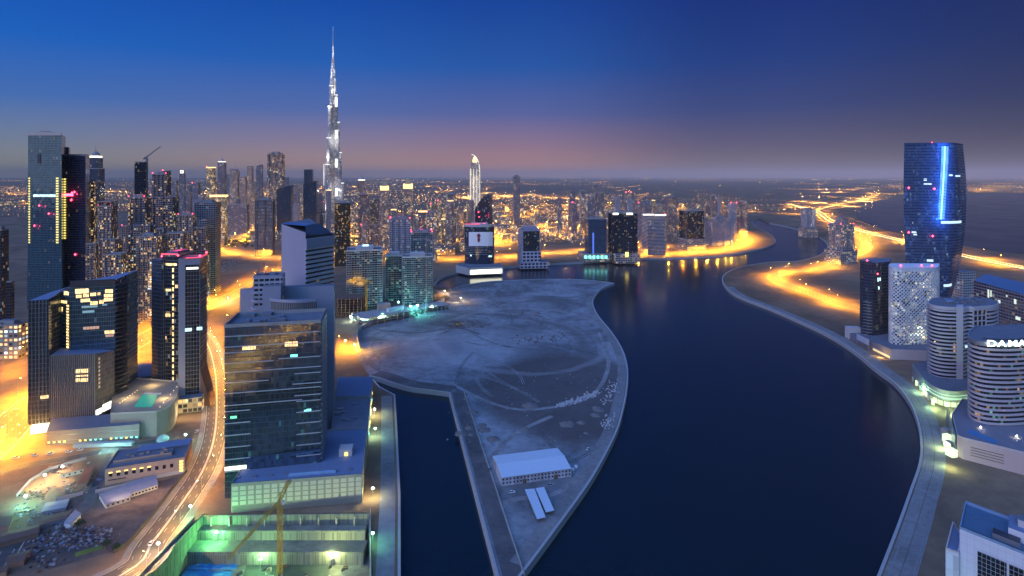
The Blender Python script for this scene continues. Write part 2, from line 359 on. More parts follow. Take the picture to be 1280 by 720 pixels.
# dark compacted bands along the peninsula's edges
mt_track, *_ = sand_mat('compacted_track', (.16, .145, .14), (.10, .09, .09), .03, .2)
mt_apron, *_ = sand_mat('apron_concrete', (.30, .29, .28), (.2, .19, .185), .02, .15)
def pen_in(p):
    x, y = p; c = False; n = len(pen)
    for i in range(n):
        (x1, y1), (x2, y2) = pen[i], pen[(i+1) % n]
        if (y1 > y) != (y2 > y) and x < (x2-x1)*(y-y1)/(y2-y1)+x1: c = not c
    return c
def sheet(name, path, w, z, mat, side=0): 
    o = ribbon(MB(), path, w, z, None, 0, side).build(name, [mat]); return tag(o, kind='structure')
sheet('peninsula_track', list(reversed(pen_west)), 11, .056, mt_track, 8)
sheet('peninsula_track', list(reversed(pen_south)), 16, .059, mt_track, 10)
mt_prom, *_ = sand_mat('promenade_paving', (.30, .285, .27), (.2, .19, .18), .03, .25)
dirt, *_ = sand_mat('dirt_track', (.36, .33, .31), (.22, .2, .19), .05, .3)
for k_, tr_ in enumerate((((452, 442), (500, 430), (560, 424), (610, 432), (650, 425)), ((585, 384), (640, 392), (690, 388), (728, 392)), ((563, 478), (600, 498), (650, 512), (712, 505), (742, 492), (757, 470), (760, 445), (748, 415)),
        ((600, 590), (640, 545), (690, 520)), ((470, 412), (520, 416), (570, 410), (600, 418)), ((622, 640), (640, 625), (690, 618), (720, 600), (742, 575)))):
    sheet('dirt_track', spline(GP(*tr_), 5), 4.5, .032+.003*k_, dirt if k_ != 4 else mt_track)
sheet('promenade', [p for p in pen_east if p[1] < 1000][:-2], 9, .068, mt_prom, -6)
rt_ = random.Random(3); mbt = MB()
for k_ in range(30):                                         # tyre tracks, each at its own height so that none share a plane
    for _ in range(50):
        x_, y_ = rt_.uniform(-190, 140), rt_.uniform(360, 1000); a_ = rt_.uniform(0, 6.28); pts_ = [(x_, y_)]; c_ = rt_.uniform(-.012, .012)
        for q_ in range(rt_.randint(8, 22)): a_ += c_*8; pts_.append((pts_[-1][0]+cos(a_)*8, pts_[-1][1]+sin(a_)*8))
        if all(pen_in(p_) for p_ in pts_): break
    else: continue
    for sd_ in (-1.1, 1.1): ribbon(mbt, pts_, .9, .006+.0007*k_, None, k_ % 2, sd_)
tag(mbt.build('tyre_tracks', [mt_track, dirt]), kind='structure')
# water
wm, t, b, o = newmat('canal_water')
b.inputs['Base Color'].default_value = (.003, .017, .026, 1); b.inputs['Roughness'].default_value = .13; b.inputs['IOR'].default_value = 1.33
tc = N(t, 'ShaderNodeTexCoord')
mp = N(t, 'ShaderNodeMapping', {0: tc.outputs['Object'], 'Scale': (.35, .5, 1)})
wz = N(t, 'ShaderNodeTexNoise', {'Vector': mp.outputs[0], 'Scale': 1.0, 'Detail': 3.0})
wl = N(t, 'ShaderNodeTexNoise', {'Vector': tc.outputs['Object'], 'Scale': .006, 'Detail': 3.0})
t.links.new(M_(t, 'MULTIPLY_ADD', wl.outputs['Fac'], .14, .12), b.inputs['Roughness'])
bp = N(t, 'ShaderNodeBump', {'Height': wz.outputs['Fac'], 'Strength': .35, 'Distance': .12}); t.links.new(bp.outputs[0], b.inputs['Normal'])
wpoly = GP((485, 484), (430, 450), (420, 410), (520, 345), (700, 310), (900, 290), (930, 268), (1000, 268), (1060, 300), (1040, 335), (1000, 360), (1120, 440), (1175, 520), (1180, 620), (1150, 720))+[(150, 175), (-40, 175), (-68, 301), (-82, 377), (-118, 520)]
mb = MB(); mb.face([(x, y, WATER_Z) for x, y in ccw(wpoly)]); tag(mb.build('canal_water', [wm], tri=True), kind='structure')
lag = spline(GP((1400, 322), (1280, 318), (1180, 303), (1110, 288), (1075, 275), (1072, 262), (1090, 252), (1130, 247), (1200, 243), (1290, 242), (1500, 243), (1800, 250), (1800, 330), (1400, 322)), 4)
mb = MB(); mb.face([(x, y, .35) for x, y in ccw(lag)]); tag(mb.build('lagoon_water', [wm], tri=True), kind='structure')
# quay walls with a pale coping
mt_quay = plain('quay_concrete', (.42, .40, .385), .8, var=.2, scale=.3)
def quay(path, label, group='canal quay walls'):
    mb = ribbon(MB(), path, 1.6, WATER_Z-6, .55, 0)
    o = mb.build('quay_wall', [mt_quay]); return tag(o, label, 'quay wall', group)
quay(left_quay+join_a[1:], 'straight stone quay wall of the promenade beside the dark glass office')
quay(north_quay, 'long curving quay wall of the far bank below the mural tower')
quay(east_quay, 'winding quay wall of the right bank below the white lattice tower')
quay(pen_top, 'quay wall along the far top edge of the sand peninsula')
quay(pen_east, 'S-curved quay wall on the right edge of the sand peninsula')
quay(pen_west, 'straight quay wall on the left edge of the peninsula tip')
quay(pen_south, 'round quay wall of the peninsula facing the dark glass office')
# roads
def road_mat():
    m, t, b, o = newmat('asphalt')
    uv = N(t, 'ShaderNodeUVMap'); s = N(t, 'ShaderNodeSeparateXYZ', {0: uv.outputs[0]})
    n = N(t, 'ShaderNodeTexNoise', {'Vector': uv.outputs[0], 'Scale': .4, 'Detail': 5.0})
    base = N(t, 'ShaderNodeVectorMath', {0: (.085, .075, .068), 'Scale': M_(t, 'MULTIPLY_ADD', n.outputs['Fac'], .8, .6)}, operation='SCALE')
    dash = M_(t, 'LESS_THAN', M_(t, 'FRACT', M_(t, 'DIVIDE', s.outputs['X'], 12.0)), .35)
    lane = M_(t, 'LESS_THAN', M_(t, 'ABSOLUTE', M_(t, 'SUBTRACT', M_(t, 'FRACT', M_(t, 'MULTIPLY', s.outputs['Y'], 4.0)), .5)), .03)
    lane = M_(t, 'MULTIPLY', lane, dash)
    edge = M_(t, 'GREATER_THAN', M_(t, 'ABSOLUTE', M_(t, 'SUBTRACT', s.outputs['Y'], .5)), .475)
    c = MIX(t, M_(t, 'MAXIMUM', M_(t, 'MULTIPLY', lane, .8), M_(t, 'MULTIPLY', edge, .7)), base.outputs[0], (.6, .58, .52))
    t.links.new(c, b.inputs['Base Color']); b.inputs['Roughness'].default_value = .75; return m
RM = road_mat()
ROADS = {
 'main': (spline(GP((-120, 640), (-30, 575), (20, 525), (60, 492), (110, 462), (170, 428), (225, 400), (262, 382), (320, 356), (352, 338), (395, 326)), 5), 34),
 'street': (spline([(-265, 240)]+GP((150, 720), (192, 676), (232, 622), (255, 585), (268, 545), (271, 500), (268, 460), (258, 428), (238, 404)), 5), 17),
 'north': (spline(GP((250, 312), (290, 316), (350, 322), (430, 329), (500, 321), (560, 323), (620, 323), (660, 318), (720, 314), (790, 311), (830, 306)), 5), 30),
 'far_loop': (spline(GP((780, 320), (850, 317.5), (900, 313.5), (930, 306), (936, 298), (922, 290), (880, 286), (820, 282)), 5), 22),
 'east_loop': (spline(GP((1120, 396), (1072, 385), (1044, 378), (1012, 366), (983, 356), (967, 347), (985, 340), (1028, 336), (1044, 330), (1072, 318), (1085, 306), (1070, 293), (1040, 282)), 5), 26),
 'freeway': (spline(GP((985, 255), (1018, 263), (1040, 277), (1079, 289), (1136, 303), (1210, 321), (1280, 335), (1420, 362), (1700, 420)), 5), 60),
 'bridge_road': (spline(GP((1000, 268), (1018, 263), (1050, 255), (1080, 249), (1095, 244), (1082, 240)), 4), 55),
 'far_road': (spline(GP((560, 239), (680, 240), (795, 240.5), (880, 241.5), (960, 243), (1040, 246)), 4), 60),
 'boulevard': (spline(GP((262, 312), (275, 300), (300, 290), (330, 287), (400, 288), (480, 300), (560, 300), (640, 292), (700, 285)), 5), 30),
 'east_street': (spline(GP((1160, 362), (1220, 366), (1300, 380), (1420, 400)), 4), 22),
 'near_road': (spline([(-300, 330), (-245, 215), (-205, 130), (-165, 30), (-120, -60), (-70, -150), (0, -260)], 4), 24),
 'mid_road': (spline(GP((600, 258), (700, 256), (790, 258), (900, 262), (1000, 268)), 4), 60),
}
for i, (k, (p, w)) in enumerate(ROADS.items()): sheet('road', p, w, .06+.012*i, RM)
# kerbs and pavement of the near street
sheet('pavement', ROADS['street'][0], 4, .16, mt_prom, -11); sheet('pavement', ROADS['street'][0], 3, .16, mt_prom, 10.5)
mb = ribbon(MB(), ROADS['street'][0], 1.4, .05, .25); tag(mb.build('central_reservation', [mt_quay]), kind='structure')
sheet('promenade', east_quay[52:], 13, .053, mt_prom, 8)
for off_, w_ in ((3.5, .5), (8.0, .35), (13.2, .6), (14.6, .5)): sheet('paving_strip', east_quay[52:], w_, .075, mt_apron if w_ > .4 else mt_track, off_)
sheet('promenade', left_quay, 10, .05, mt_apron, 7.5)
# ------------------------------------------------------------------ street lamps (each with its own light)
def lamp_proto(name, label, group, h, color, glowmat, watts, radius=.4, arm=2.2):
    root = empty(name, label, 'street lamp', group=group)
    MB().bar((0, 0, 0), (0, 0, h), .16, n=6, r2=.09).build('pole', [MT['pole']], root)
    mb = MB(); mb.bar((0, 0, h), (arm*.5, 0, h+.5), .07, n=5); mb.bar((arm*.5, 0, h+.5), (arm, 0, h+.55), .07, n=5); mb.build('arm', [MT['pole']], root)
    hd = MB(); hd.box(arm+.3, 0, h+.42, 1.1, .45, .2); hd.build('lamp_head', [MT['pole']], root)
    gl = MB(); gl.box(arm+.3, 0, h+.24, .7, .32, .16); gl.build('lamp_glass', [glowmat], root)
    ld = bpy.data.lights.new('lamp_light', 'SPOT'); ld.energy = watts; ld.spot_size = R(176); ld.spot_blend = .5; ld.color = color; ld.shadow_soft_size = radius
    lo = bpy.data.objects.new('lamp_light', ld); COL.objects.link(lo); lo.location = (arm+.3, 0, h-.5); lo.parent = root
    return root
def along(path, step, start=0.0):
    out = []; acc = -start; tot = 0
    for a, b in zip(path, path[1:]):
        L = math.hypot(b[0]-a[0], b[1]-a[1]); 
        while acc <= L:
            if acc >= 0:
                q = acc/L if L else 0; out.append((a[0]+(b[0]-a[0])*q, a[1]+(b[1]-a[1])*q, atan2(b[1]-a[1], b[0]-a[0])))
            acc += step
        acc -= L
    return out
def lamps(path, step, side, proto, start=0, both=False):
    first = proto.get('used', 0) == 0; out = []
    for i, (x, y, a) in enumerate(along(path, step, start)):
        sd = side*(1 if (not both or i % 2 == 0) else -1)
        o = proto if proto.get('used', 0) == 0 else copy_tree(proto)
        proto['used'] = 1
        o.location = (x-sin(a)*sd, y+cos(a)*sd, .05); o.rotation_euler = (0, 0, a-pi/2*(1 if sd > 0 else -1)); out.append(o)
    return out
def mast_field(name, spots, h, color, glowmat, watts, radius=1.2):
    "far lamps past counting: ONE mesh of posts and heads, and their lights"
    mb = MB(); ld = bpy.data.lights.new('lamp_light', 'SPOT'); ld.energy = watts; ld.color = color; ld.shadow_soft_size = radius; ld.spot_size = R(176); ld.spot_blend = .5
    for x, y in spots:
        mb.bar((x, y, 0), (x, y, h), .35, 0, 5, .2); mb.box(x, y, h, 2.6, 1.2, .5, 0, 0); mb.box(x, y, h-.45, 2.2, 1.0, .42, 0, 1)
        lo = bpy.data.objects.new('lamp_light', ld); COL.objects.link(lo); lo.location = (x, y, h-1.2)
    return tag(mb.build(name, [MT['pole'], glowmat]), kind='stuff')
def row(path, step, side): return [(x-sin(a)*side*(1 if i % 2 else -1), y+cos(a)*side*(1 if i % 2 else -1)) for i, (x, y, a) in enumerate(along(path, step))]
SOD = (1.0, .47, .025)
LK = 3.2
lp = lamp_proto('street_lamp', 'tall sodium street lamp on the wide orange highway behind the glass towers', 'lamps along the orange highway', 18, SOD, MT['lampA'], 85000*LK)
lamps(ROADS['main'][0], 42, 14, lp, 5, True)
lp = lamp_proto('street_lamp', 'sodium street lamp on the street curving past the construction pit', 'lamps along the curving street', 10, (1.0, .52, .12), MT['lampA'], 9500*LK)
lamps(ROADS['street'][0], 34, -9.5, lp, 12)
lp = lamp_proto('street_lamp', 'sodium mast lamp on the orange sand lots behind the left glass towers', 'lamps on the orange sand lots', 20, (1, .44, .02), MT['lampA'], 30000*LK)
for i_, (px_, py_) in enumerate(((4, 470), (22, 500), (-12, 520), (10, 545), (30, 455), (-25, 560), (20, 565), (172, 412), (180, 446), (165, 470), (150, 452), (262, 430), (274, 462), (262, 500), (250, 470), (282, 412), (300, 388), (335, 372), (425, 440))):
    o_ = lp if i_ == 0 else copy_tree(lp); o_.location = (*G(px_, py_), .02); o_.rotation_euler = (0, 0, i_*1.3)
lp = lamp_proto('street_lamp', 'sodium street lamp on the road below the viewpoint', 'lamps along the near road', 10, SOD, MT['lampA'], 60000*LK)
lamps([p for p in ROADS['near_road'][0] if p[1] < 225], 30, 10, lp, 6, True)
lp = lamp_proto('street_lamp', 'sodium street lamp on the road along the far canal bank', 'lamps along the far bank road', 20, SOD, MT['lampA'], 130000*LK)
lamps(ROADS['north'][0], 58, 13, lp, 0, True); lamps(ROADS['far_loop'][0], 45, 9, lp, 0)
lp = lamp_proto('street_lamp', 'sodium street lamp on the loop road of the right bank', 'lamps along the right bank loop road', 16, SOD, MT['lampA'], 80000*LK)
lamps(ROADS['east_loop'][0], 45, 11, lp, 0, True); lamps(ROADS['east_street'][0], 60, 10, lp, 0)
lp = lamp_proto('street_lamp', 'tall mast lamp on the freeway beyond the loop road', 'mast lamps along the freeway', 24, SOD, MT['lampA'], 190000*LK, 1.2)
lamps(ROADS['freeway'][0], 115, 24, lp, 0, True); lamps(ROADS['bridge_road'][0], 170, 22, lp, 0, True)
mast_field('far_road_lamps', row(ROADS['far_road'][0], 420, 0)+row(ROADS['mid_road'][0], 170, 15)+row(ROADS['boulevard'][0], 200, 13), 24, SOD, MT['lampA'], 190000*LK, 1.5)
# ------------------------------------------------------------------ building tools (everything in world metres, re-based on its thing)
def part(mb, name, mats, root, kind=None, label=None):
    if name == 'floor_bands' and getattr(mb, 'cuts', None):  # one part for each storey's band
        by = {}; ends = [c[0] for c in mb.cuts[1:]]+[len(mb.f)]
        for (i0, z), i1 in zip(mb.cuts, ends): by.setdefault(z, []).append((i0, i1))
        for z, rr in by.items():
            q = MB()
            for i0, i1 in rr:
                for i in range(i0, i1): q.face([mb.v[k] for k in mb.f[i]], mb.m[i], mb.uv[i])
            o = part(q, 'floor_band', mats, root)
        return o
    ox, oy, oz = root.location
    if root.parent is not None: ox += root.parent.location[0]; oy += root.parent.location[1]; oz += root.parent.location[2]
    mb.v = [(a-ox, b-oy, c-oz) for a, b, c in mb.v]
    o = mb.build(name, mats, root)
    if kind: o['kind'] = kind
    if label: o['label'] = label
    return o
def sub(mb, name, mats, par):
    "a sub-part: its parent part sits at the root's origin"
    r = par.parent; ox, oy, oz = r.location
    mb.v = [(a-ox, b-oy, c-oz) for a, b, c in mb.v]; return mb.build(name, mats, par)
def P2(px, d): return (X(px, d), d)
def fb(pa, da, pb, db, depth):
    "plan rectangle: front edge seen from pixel column pa (at distance da) to pb (at db), running 'depth' metres back"
    A, B = P2(pa, da), P2(pb, db); dx, dy = B[0]-A[0], B[1]-A[1]; L = math.hypot(dx, dy); n = (-dy/L, dx/L)
    return [A, B, (B[0]+n[0]*depth, B[1]+n[1]*depth), (A[0]+n[0]*depth, A[1]+n[1]*depth)]
def lerp2(a, b, t): return (a[0]+(b[0]-a[0])*t, a[1]+(b[1]-a[1])*t)
def inset(poly, k):
    cx = sum(p[0] for p in poly)/len(poly); cy = sum(p[1] for p in poly)/len(poly)
    return [(cx+(p[0]-cx)*k, cy+(p[1]-cy)*k) for p in poly]
def grow(poly, m):
    "offset a convex ccw polygon outwards by m metres"
    p = ccw(poly); n = len(p); L = []
    for i in range(n):
        a, b = p[i], p[(i+1) % n]; dx, dy = b[0]-a[0], b[1]-a[1]; l = math.hypot(dx, dy) or 1; L.append((a[0]+dy/l*m, a[1]-dx/l*m, dx, dy))
    out = []
    for i in range(n):
        x1, y1, dx1, dy1 = L[i-1]; x2, y2, dx2, dy2 = L[i]; den = dx1*dy2-dy1*dx2
        if abs(den) < 1e-6: out.append((x2, y2)); continue
        t = ((x2-x1)*dy2-(y2-y1)*dx2)/den; out.append((x1+dx1*t, y1+dy1*t))
    return out
def onwall(A, B, px, py, off=.12):
    "where the line of sight through a pixel meets the upright plane through A and B"
    dx, dy = B[0]-A[0], B[1]-A[1]; k = (px-640)/F
    t = (k*A[1]-A[0])/(dx-k*dy); x, y = A[0]+dx*t, A[1]+dy*t; L = math.hypot(dx, dy); n = (dy/L, -dx/L)
    if n[0]*x+n[1]*y > 0: n = (-n[0], -n[1])
    return (x+n[0]*off, y+n[1]*off, Z(py, y))
def wallquad(A, B, x0, x1, y0, y1, off=.12):
    a, b = onwall(A, B, x0, y1, off), onwall(A, B, x1, y1, off); c, d = onwall(A, B, x1, y0, off), onwall(A, B, x0, y0, off)
    zt = (c[2]+d[2])/2; zb = (a[2]+b[2])/2
    return [(a[0], a[1], zb), (b[0], b[1], zb), (b[0], b[1], zt), (a[0], a[1], zt)]
def lit(root, A, B, rects, mat, name='lit_window', off=.12, mull=0):
    for r in rects:
        q = wallquad(A, B, *r[:4], off); mb = MB(); mb.face(q); 
        o = part(mb, name, [r[4] if len(r) > 4 else mat], root)
        if mull:
            m2 = MB(); n = max(2, int(mull))
            for k in range(1, n):
                t = k/n; p = Vector(q[0]).lerp(Vector(q[1]), t); s_ = Vector(q[3]).lerp(Vector(q[2]), t); m2.bar(p, s_, .12)
            sub(m2, 'mullion', [MT['dark']], o)
def bands(mb, path, z0, z1, step, th, w=.8, m=0, closed=False, side=0):
    z = z0; pp = path+[path[0]] if closed else path
    if not hasattr(mb, 'cuts'): mb.cuts = []
    while z < z1: mb.cuts.append((len(mb.f), round(z, 2))); ribbon(mb, pp, w, z, z+th, m, side); z += step
    return mb
def clutter(mb, poly, z, n, rnd, smin=1.5, smax=5, h=(1, 3), m=0):
    p = ccw(poly)
    for _ in range(n):
        a, b = rnd.uniform(.12, .88), rnd.uniform(.12, .88)
        q = lerp2(lerp2(p[0], p[1], a), lerp2(p[3], p[2], a), b); ang = atan2(p[1][1]-p[0][1], p[1][0]-p[0][0])
        mb.box(q[0], q[1], z, rnd.uniform(smin, smax), rnd.uniform(smin, smax), rnd.uniform(*h), ang, m)
    return mb
def clutterp(root, mats, *a):
    poly, z, n, rnd = a[:4]
    for _ in range(n): part(clutter(MB(), poly, z, 1, rnd, *a[4:]), 'roof_unit', mats, root)
def parapet(mb, poly, z, h=1.2, w=.5, m=0): 
    p = ccw(poly); return ribbon(mb, p+[p[0], p[1]], w, z-.3, z+h, m, w/2+.02)
def beacon(root, pts, r=.9):
    for p in pts: part(MB().octa(p, r), 'beacon', [MT['red']], root)
RG = random.Random(11)
OFF = facade((.10, .115, .14), (.012, .02, .032), 1.5, 3.8, .92, .9, lit=.0, rough=.08, spec=.9)
# ------------------------------------------------------------------ C1: the dark glass office in the middle foreground, on its podium
rt = empty('office_tower', 'big dark glass office slab with thin white ledges above the construction pit', 'tower', (*P2(340, 392), 0))
c1 = fb(281, 373, 401, 386, 34); A, B = c1[0], c1[1]; zt = Z(410, 373)
darkglass = facade((.06, .08, .10), (.17, .24, .28), 1.6, 3.75, .95, .93, lit=.006, rough=.07, spec=.75, metal=.85, col=(.2, 1, .7), col2=(.2, .9, 1), mix2=.5, power=.6)
part(MB().prism(c1, 0, zt, 0, 1, bw=1.6), 'curtain_wall', [darkglass, MT['roof']], rt)
part(parapet(MB(), c1, zt, 2.4, .6), 'parapet', [MT['concrete']], rt)
z = zt-5; i = 0
for z, t0, t1 in [(zt-6, 0, 1), (zt-13, 0, 1), (zt-17, 0, .3), (zt-23, .55, 1), (zt-24, 0, .5), (zt-30, 0, 1), (zt-34, .72, 1), (zt-37, 0, .45), (zt-41, .7, 1), (zt-44, 0, 1), (zt-49, .72, 1)]+\
        [(zt-56-k*8, 0, .26) for k in range(6)]+[(zt-53-k*7.5, .74, 1) for k in range(6)]+[(zt-52, 0, .8)]:
    if z < 4: continue
    o = MB(); ribbon(o, [lerp2(A, B, t0), lerp2(A, B, t1)], .5, z, z+.45, 0, -.28); part(o, 'ledge', [MT['pale']], rt)
lit(rt, A, B, [(303, 320, 432, 437), (356, 372, 427, 433)], MT['warmwin'], mull=5)
lit(rt, A, B, [(363, 372, 443, 446), (380, 389, 512, 515), (383, 389, 511, 513.5), (288, 296, 520, 523, MT['greenlight'])], MT['teallight'])
clutterp(rt, [MT['steel']], c1, zt, 9, RG, 3, 7, (1.2, 2.6))
o = MB(); ribbon(o, [lerp2(c1[1], c1[2], .05), lerp2(c1[1], c1[2], .95)], .6, 18, zt, 0, -.4)
part(o, 'edge_fin', [MT['steel']], rt)
bands(o2 := MB(), [c1[1], c1[2]], 20, zt, 3.75, .5, .9, 0, False, -.5); part(o2, 'side_louvres', [MT['concrete']], rt)
# podium
pd = empty('podium_block', 'long cream panelled podium block with blue roof above the construction pit', 'building', (*P2(370, 380), 0))
q0 = P2(289, 357); q1 = P2(453, 369); pod = [q0, q1, P2(459, 437), (q0[0]-12, q0[1]+70)]; zp = 17.7
podtop = plain('blue_roof_membrane', (.17, .22, .33), .7, var=.2, scale=.2)
part(MB().prism(pod, 0, zp, 0, 1), 'wall', [plain('cream_wall', (.40, .35, .26), .8, var=.15), podtop], pd)
part(parapet(MB(), pod, zp, 1.1, .5), 'parapet', [MT['concrete']], pd)
cream = plain('cream_panel', (.66, .60, .46), .5, var=.1, scale=.5)
ncol, nrow = 17, 4
for c in range(ncol):
    for r in range(nrow):
        t0, t1 = (c+.13)/ncol, (c+.87)/ncol; a, b2 = lerp2(q0, q1, t0), lerp2(q0, q1, t1); z0 = 5+r*3.1; o = MB()
        dx, dy = b2[0]-a[0], b2[1]-a[1]; L = math.hypot(dx, dy); n = (dy/L*.25, -dx/L*.25)
        o.prism([a, b2, (b2[0]+n[0], b2[1]+n[1]), (a[0]+n[0], a[1]+n[1])], z0, z0+2.5, base=True); part(o, 'wall_panel', [cream], pd)
for k in range(24):
    t = (k+.5)/24; a = lerp2(lerp2(pod[0], pod[3], .12), lerp2(pod[1], pod[2], .12), t)
    if k % 3 == 0: part(MB().box(a[0], a[1], zp, 2.6, 1.2, 1.1, .12), 'roof_vent', [MT['steel']], pd)
o = MB(); q = lerp2(lerp2(pod[0], pod[3], .45), lerp2(pod[1], pod[2], .45), .84); o.box(q[0], q[1], zp, 9, 8, 5, .15); part(o, 'stair_house', [MT['pale']], pd)
for dx in (-2.2, 1.2): part(MB().box(q[0]+dx, q[1]-4.2, zp+.6, 2.2, .3, 2.4, .15), 'lit_door', [MT['yellowlight']], pd)
q = lerp2(lerp2(pod[0], pod[3], .10), lerp2(pod[1], pod[2], .10), .60)
part(MB().box(q[0], q[1], zp, 30, 2.4, .9, .15), 'skylight', [plain('skylight_glass', (.35, .5, .65), .2)], pd)
o = MB(); ribbon(o, [lerp2(A, B, .0), lerp2(A, B, .22)], .5, zp+1.2, zp+3.4, 0, -.4); part(o, 'lit_canopy', [MT['whitelight']], pd)
# slatted garage front below the panels
o = MB()
for k in range(60):
    a = lerp2(q0, q1, (k+.5)/60); o.box(a[0]+.3, a[1]-.5, .4, .35, .35, 3.6, .15)
part(o, 'garage_louvre', [MT['concrete']], pd)
# the second, lower podium to the right rear
p2b = empty('podium_block', 'low flat podium with grey roof terrace between dark glass office and promenade', 'building', (*P2(440, 460), 0))
pp = [P2(414, 440), P2(460, 444), P2(466, 560), P2(422, 560)]
part(MB().prism(pp, 0, 13, 0, 1), 'wall', [MT['concrete'], plain('grey_roof', (.22, .22, .25), .8, var=.3)], p2b); part(parapet(MB(), pp, 13, 1.3, .5), 'parapet', [MT['concrete']], p2b)
ppb = [P2(420, 505), P2(463, 508), P2(466, 555), P2(423, 553)]
part(MB().prism(ppb, 13, 16, 0, 1), 'raised_roof', [MT['concrete'], podtop], p2b)
clutterp(p2b, [MT['steel']], pp, 13, 10, RG, 2, 5, (.8, 2))
for k in range(8):
    a = lerp2(pp[1], pp[2], .08+k*.1); part(MB().box(a[0]+.5, a[1], 5+(k % 2)*2, .5, 2.6, 1.6, .2), 'lit_window', [MT['yellowlight'] if k % 3 else MT['teallight']], p2b)
# ------------------------------------------------------------------ C2: lavender tower behind with curved roof
rt = empty('hotel_tower', 'lavender tower with curved blue roof and white bands behind the dark glass office', 'tower', (*P2(381, 500), 0))
LAV = plain('lavender_panel', (.34, .335, .40), .6, var=.08, scale=.06)
tl, tcn, tr = P2(352, 505), P2(382, 484), P2(417, 512); back = (tl[0]+tr[0]-tcn[0], tl[1]+tr[1]-tcn[1])
zl, zc, zr = Z(280, 505), Z(291, 484), Z(295, 512)
ribg = facade((.50, .49, .54), (.01, .014, .02), 3, 3.9, .97, .56, lit=.02, rough=.1, spec=.6, col2=COOL)
o = MB(); o.prism([tl, tcn, tr, back], 0, [zl, zc, zr, zl+3], 0, 2)
for i, f in enumerate(o.f[:5]):
    if i in (1, 2): o.m[i] = 1
part(o, 'wall', [LAV, ribg, MT['roof']], rt)
o = MB(); bands(o, [tcn, tr], zr-64, zr-8, 3.9, 1.5, .9, 0, False, -.4); part(o, 'floor_bands', [MT['pale']], rt)
o = MB(); ribbon(o, [tcn, tr], 1.4, zr-8, zr, 0, -.6); part(o, 'top_band', [LAV], rt)
# barrel roof
n = 10; o = MB()
for k in range(n):
    t0, t1 = k/n, (k+1)/n; h0, h1 = 7*sin(pi*t0*.9+.15), 7*sin(pi*t1*.9+.15)
    a0, a1 = lerp2(tl, tcn, t0*0), lerp2(tl, tcn, 0)
    e0, e1 = lerp2(tl, tr, t0), lerp2(tl, tr, t1); f0, f1 = (e0[0]+(tcn[0]-tl[0])*.92, e0[1]+(tcn[1]-tl[1])*.92), (e1[0]+(tcn[0]-tl[0])*.92, e1[1]+(tcn[1]-tl[1])*.92)
    if t0 > .5: pass
    zA, zB = zl-1+(zr-zl)*t0+h0, zl-1+(zr-zl)*t1+h1
    bk0, bk1 = lerp2(tl, back, t0), lerp2(tl, back, t1); ft0, ft1 = lerp2(tcn, tr, t0), lerp2(tcn, tr, t1)
    o.face([(*ft0, zA), (*ft1, zB), (*bk1, zB), (*bk0, zA)], 0); o.face([(*ft0, zc-3), (*ft1, zc-3), (*ft1, zB), (*ft0, zA)], 0)
part(o, 'curved_roof', [plain('blue_metal_roof', (.12, .20, .34), .45, metal=.3, var=.15)], rt)
slab = fb(300, 462, 417.5, 478, 9); zs = Z(357, 478)
rw = empty('hotel_block', 'broad pale slab with a round balcony wing and fin screen, below the lavender tower', 'building', (*P2(360, 470), 0))
part(MB().prism(slab, 0, zs, 0, 1), 'wall', [LAV, MT['roof']], rw)
w1 = fb(317, 452, 353, 457, 14); part(MB().prism(w1, 0, Z(346, 455), 0, 1), 'wing', [facade((.40, .39, .44), (.02, .025, .03), 4, 3.9, .8, .5, lit=.03), MT['roof']], rw)
part(parapet(MB(), w1, Z(346, 455), 1.5, .5), 'parapet', [LAV], rw)
st = fb(328, 446, 351, 449, 8); part(MB().prism(st, 0, Z(358, 447), 0, 1), 'stair_block', [LAV, MT['roof']], rw)
curve = spline([P2(333, 450), P2(350, 443), P2(372, 441), P2(395, 446)], 5)
o = MB(); ribbon(o, curve, 1.0, Z(377, 445), Z(373.5, 445), 0); part(o, 'fin_screen_rail', [LAV], rw); o = MB(); ribbon(o, curve, 1.0, Z(393, 445), Z(388, 445), 0); part(o, 'fin_screen_rail', [LAV], rw)
o = MB()
for x, y, a in along(curve, 1.5): o.box(x, y, Z(393, 445), .5, .5, 10.5, a)
part(o, 'fin_screen', [MT['concrete']], rw)
part(MB().prism(curve+[P2(396, 460), P2(333, 460)], 0, Z(378, 445), 0, 1), 'screened_floor', [MT['dark'], MT['roof']], rw)
o = MB()
for k in range(4):
    zb = Z(366+k*10, 450); ribbon(o, spline([P2(331, 447), P2(319, 446), P2(315, 452), P2(318, 459)], 4), 1.4, zb, zb+1.3, 0)
part(o, 'round_balcony', [LAV], rw)
for px, ty in ((323, 333), (332, 330)): a = P2(px, 462); part(MB().bar((*a, Z(346, 455)), (*a, Z(ty, 455)), .25, n=5), 'mast', [MT['steel']], rw)
clutterp(rw, [MT['dark']], w1, Z(346, 455), 4, RG, 2, 4, (1, 2.5))
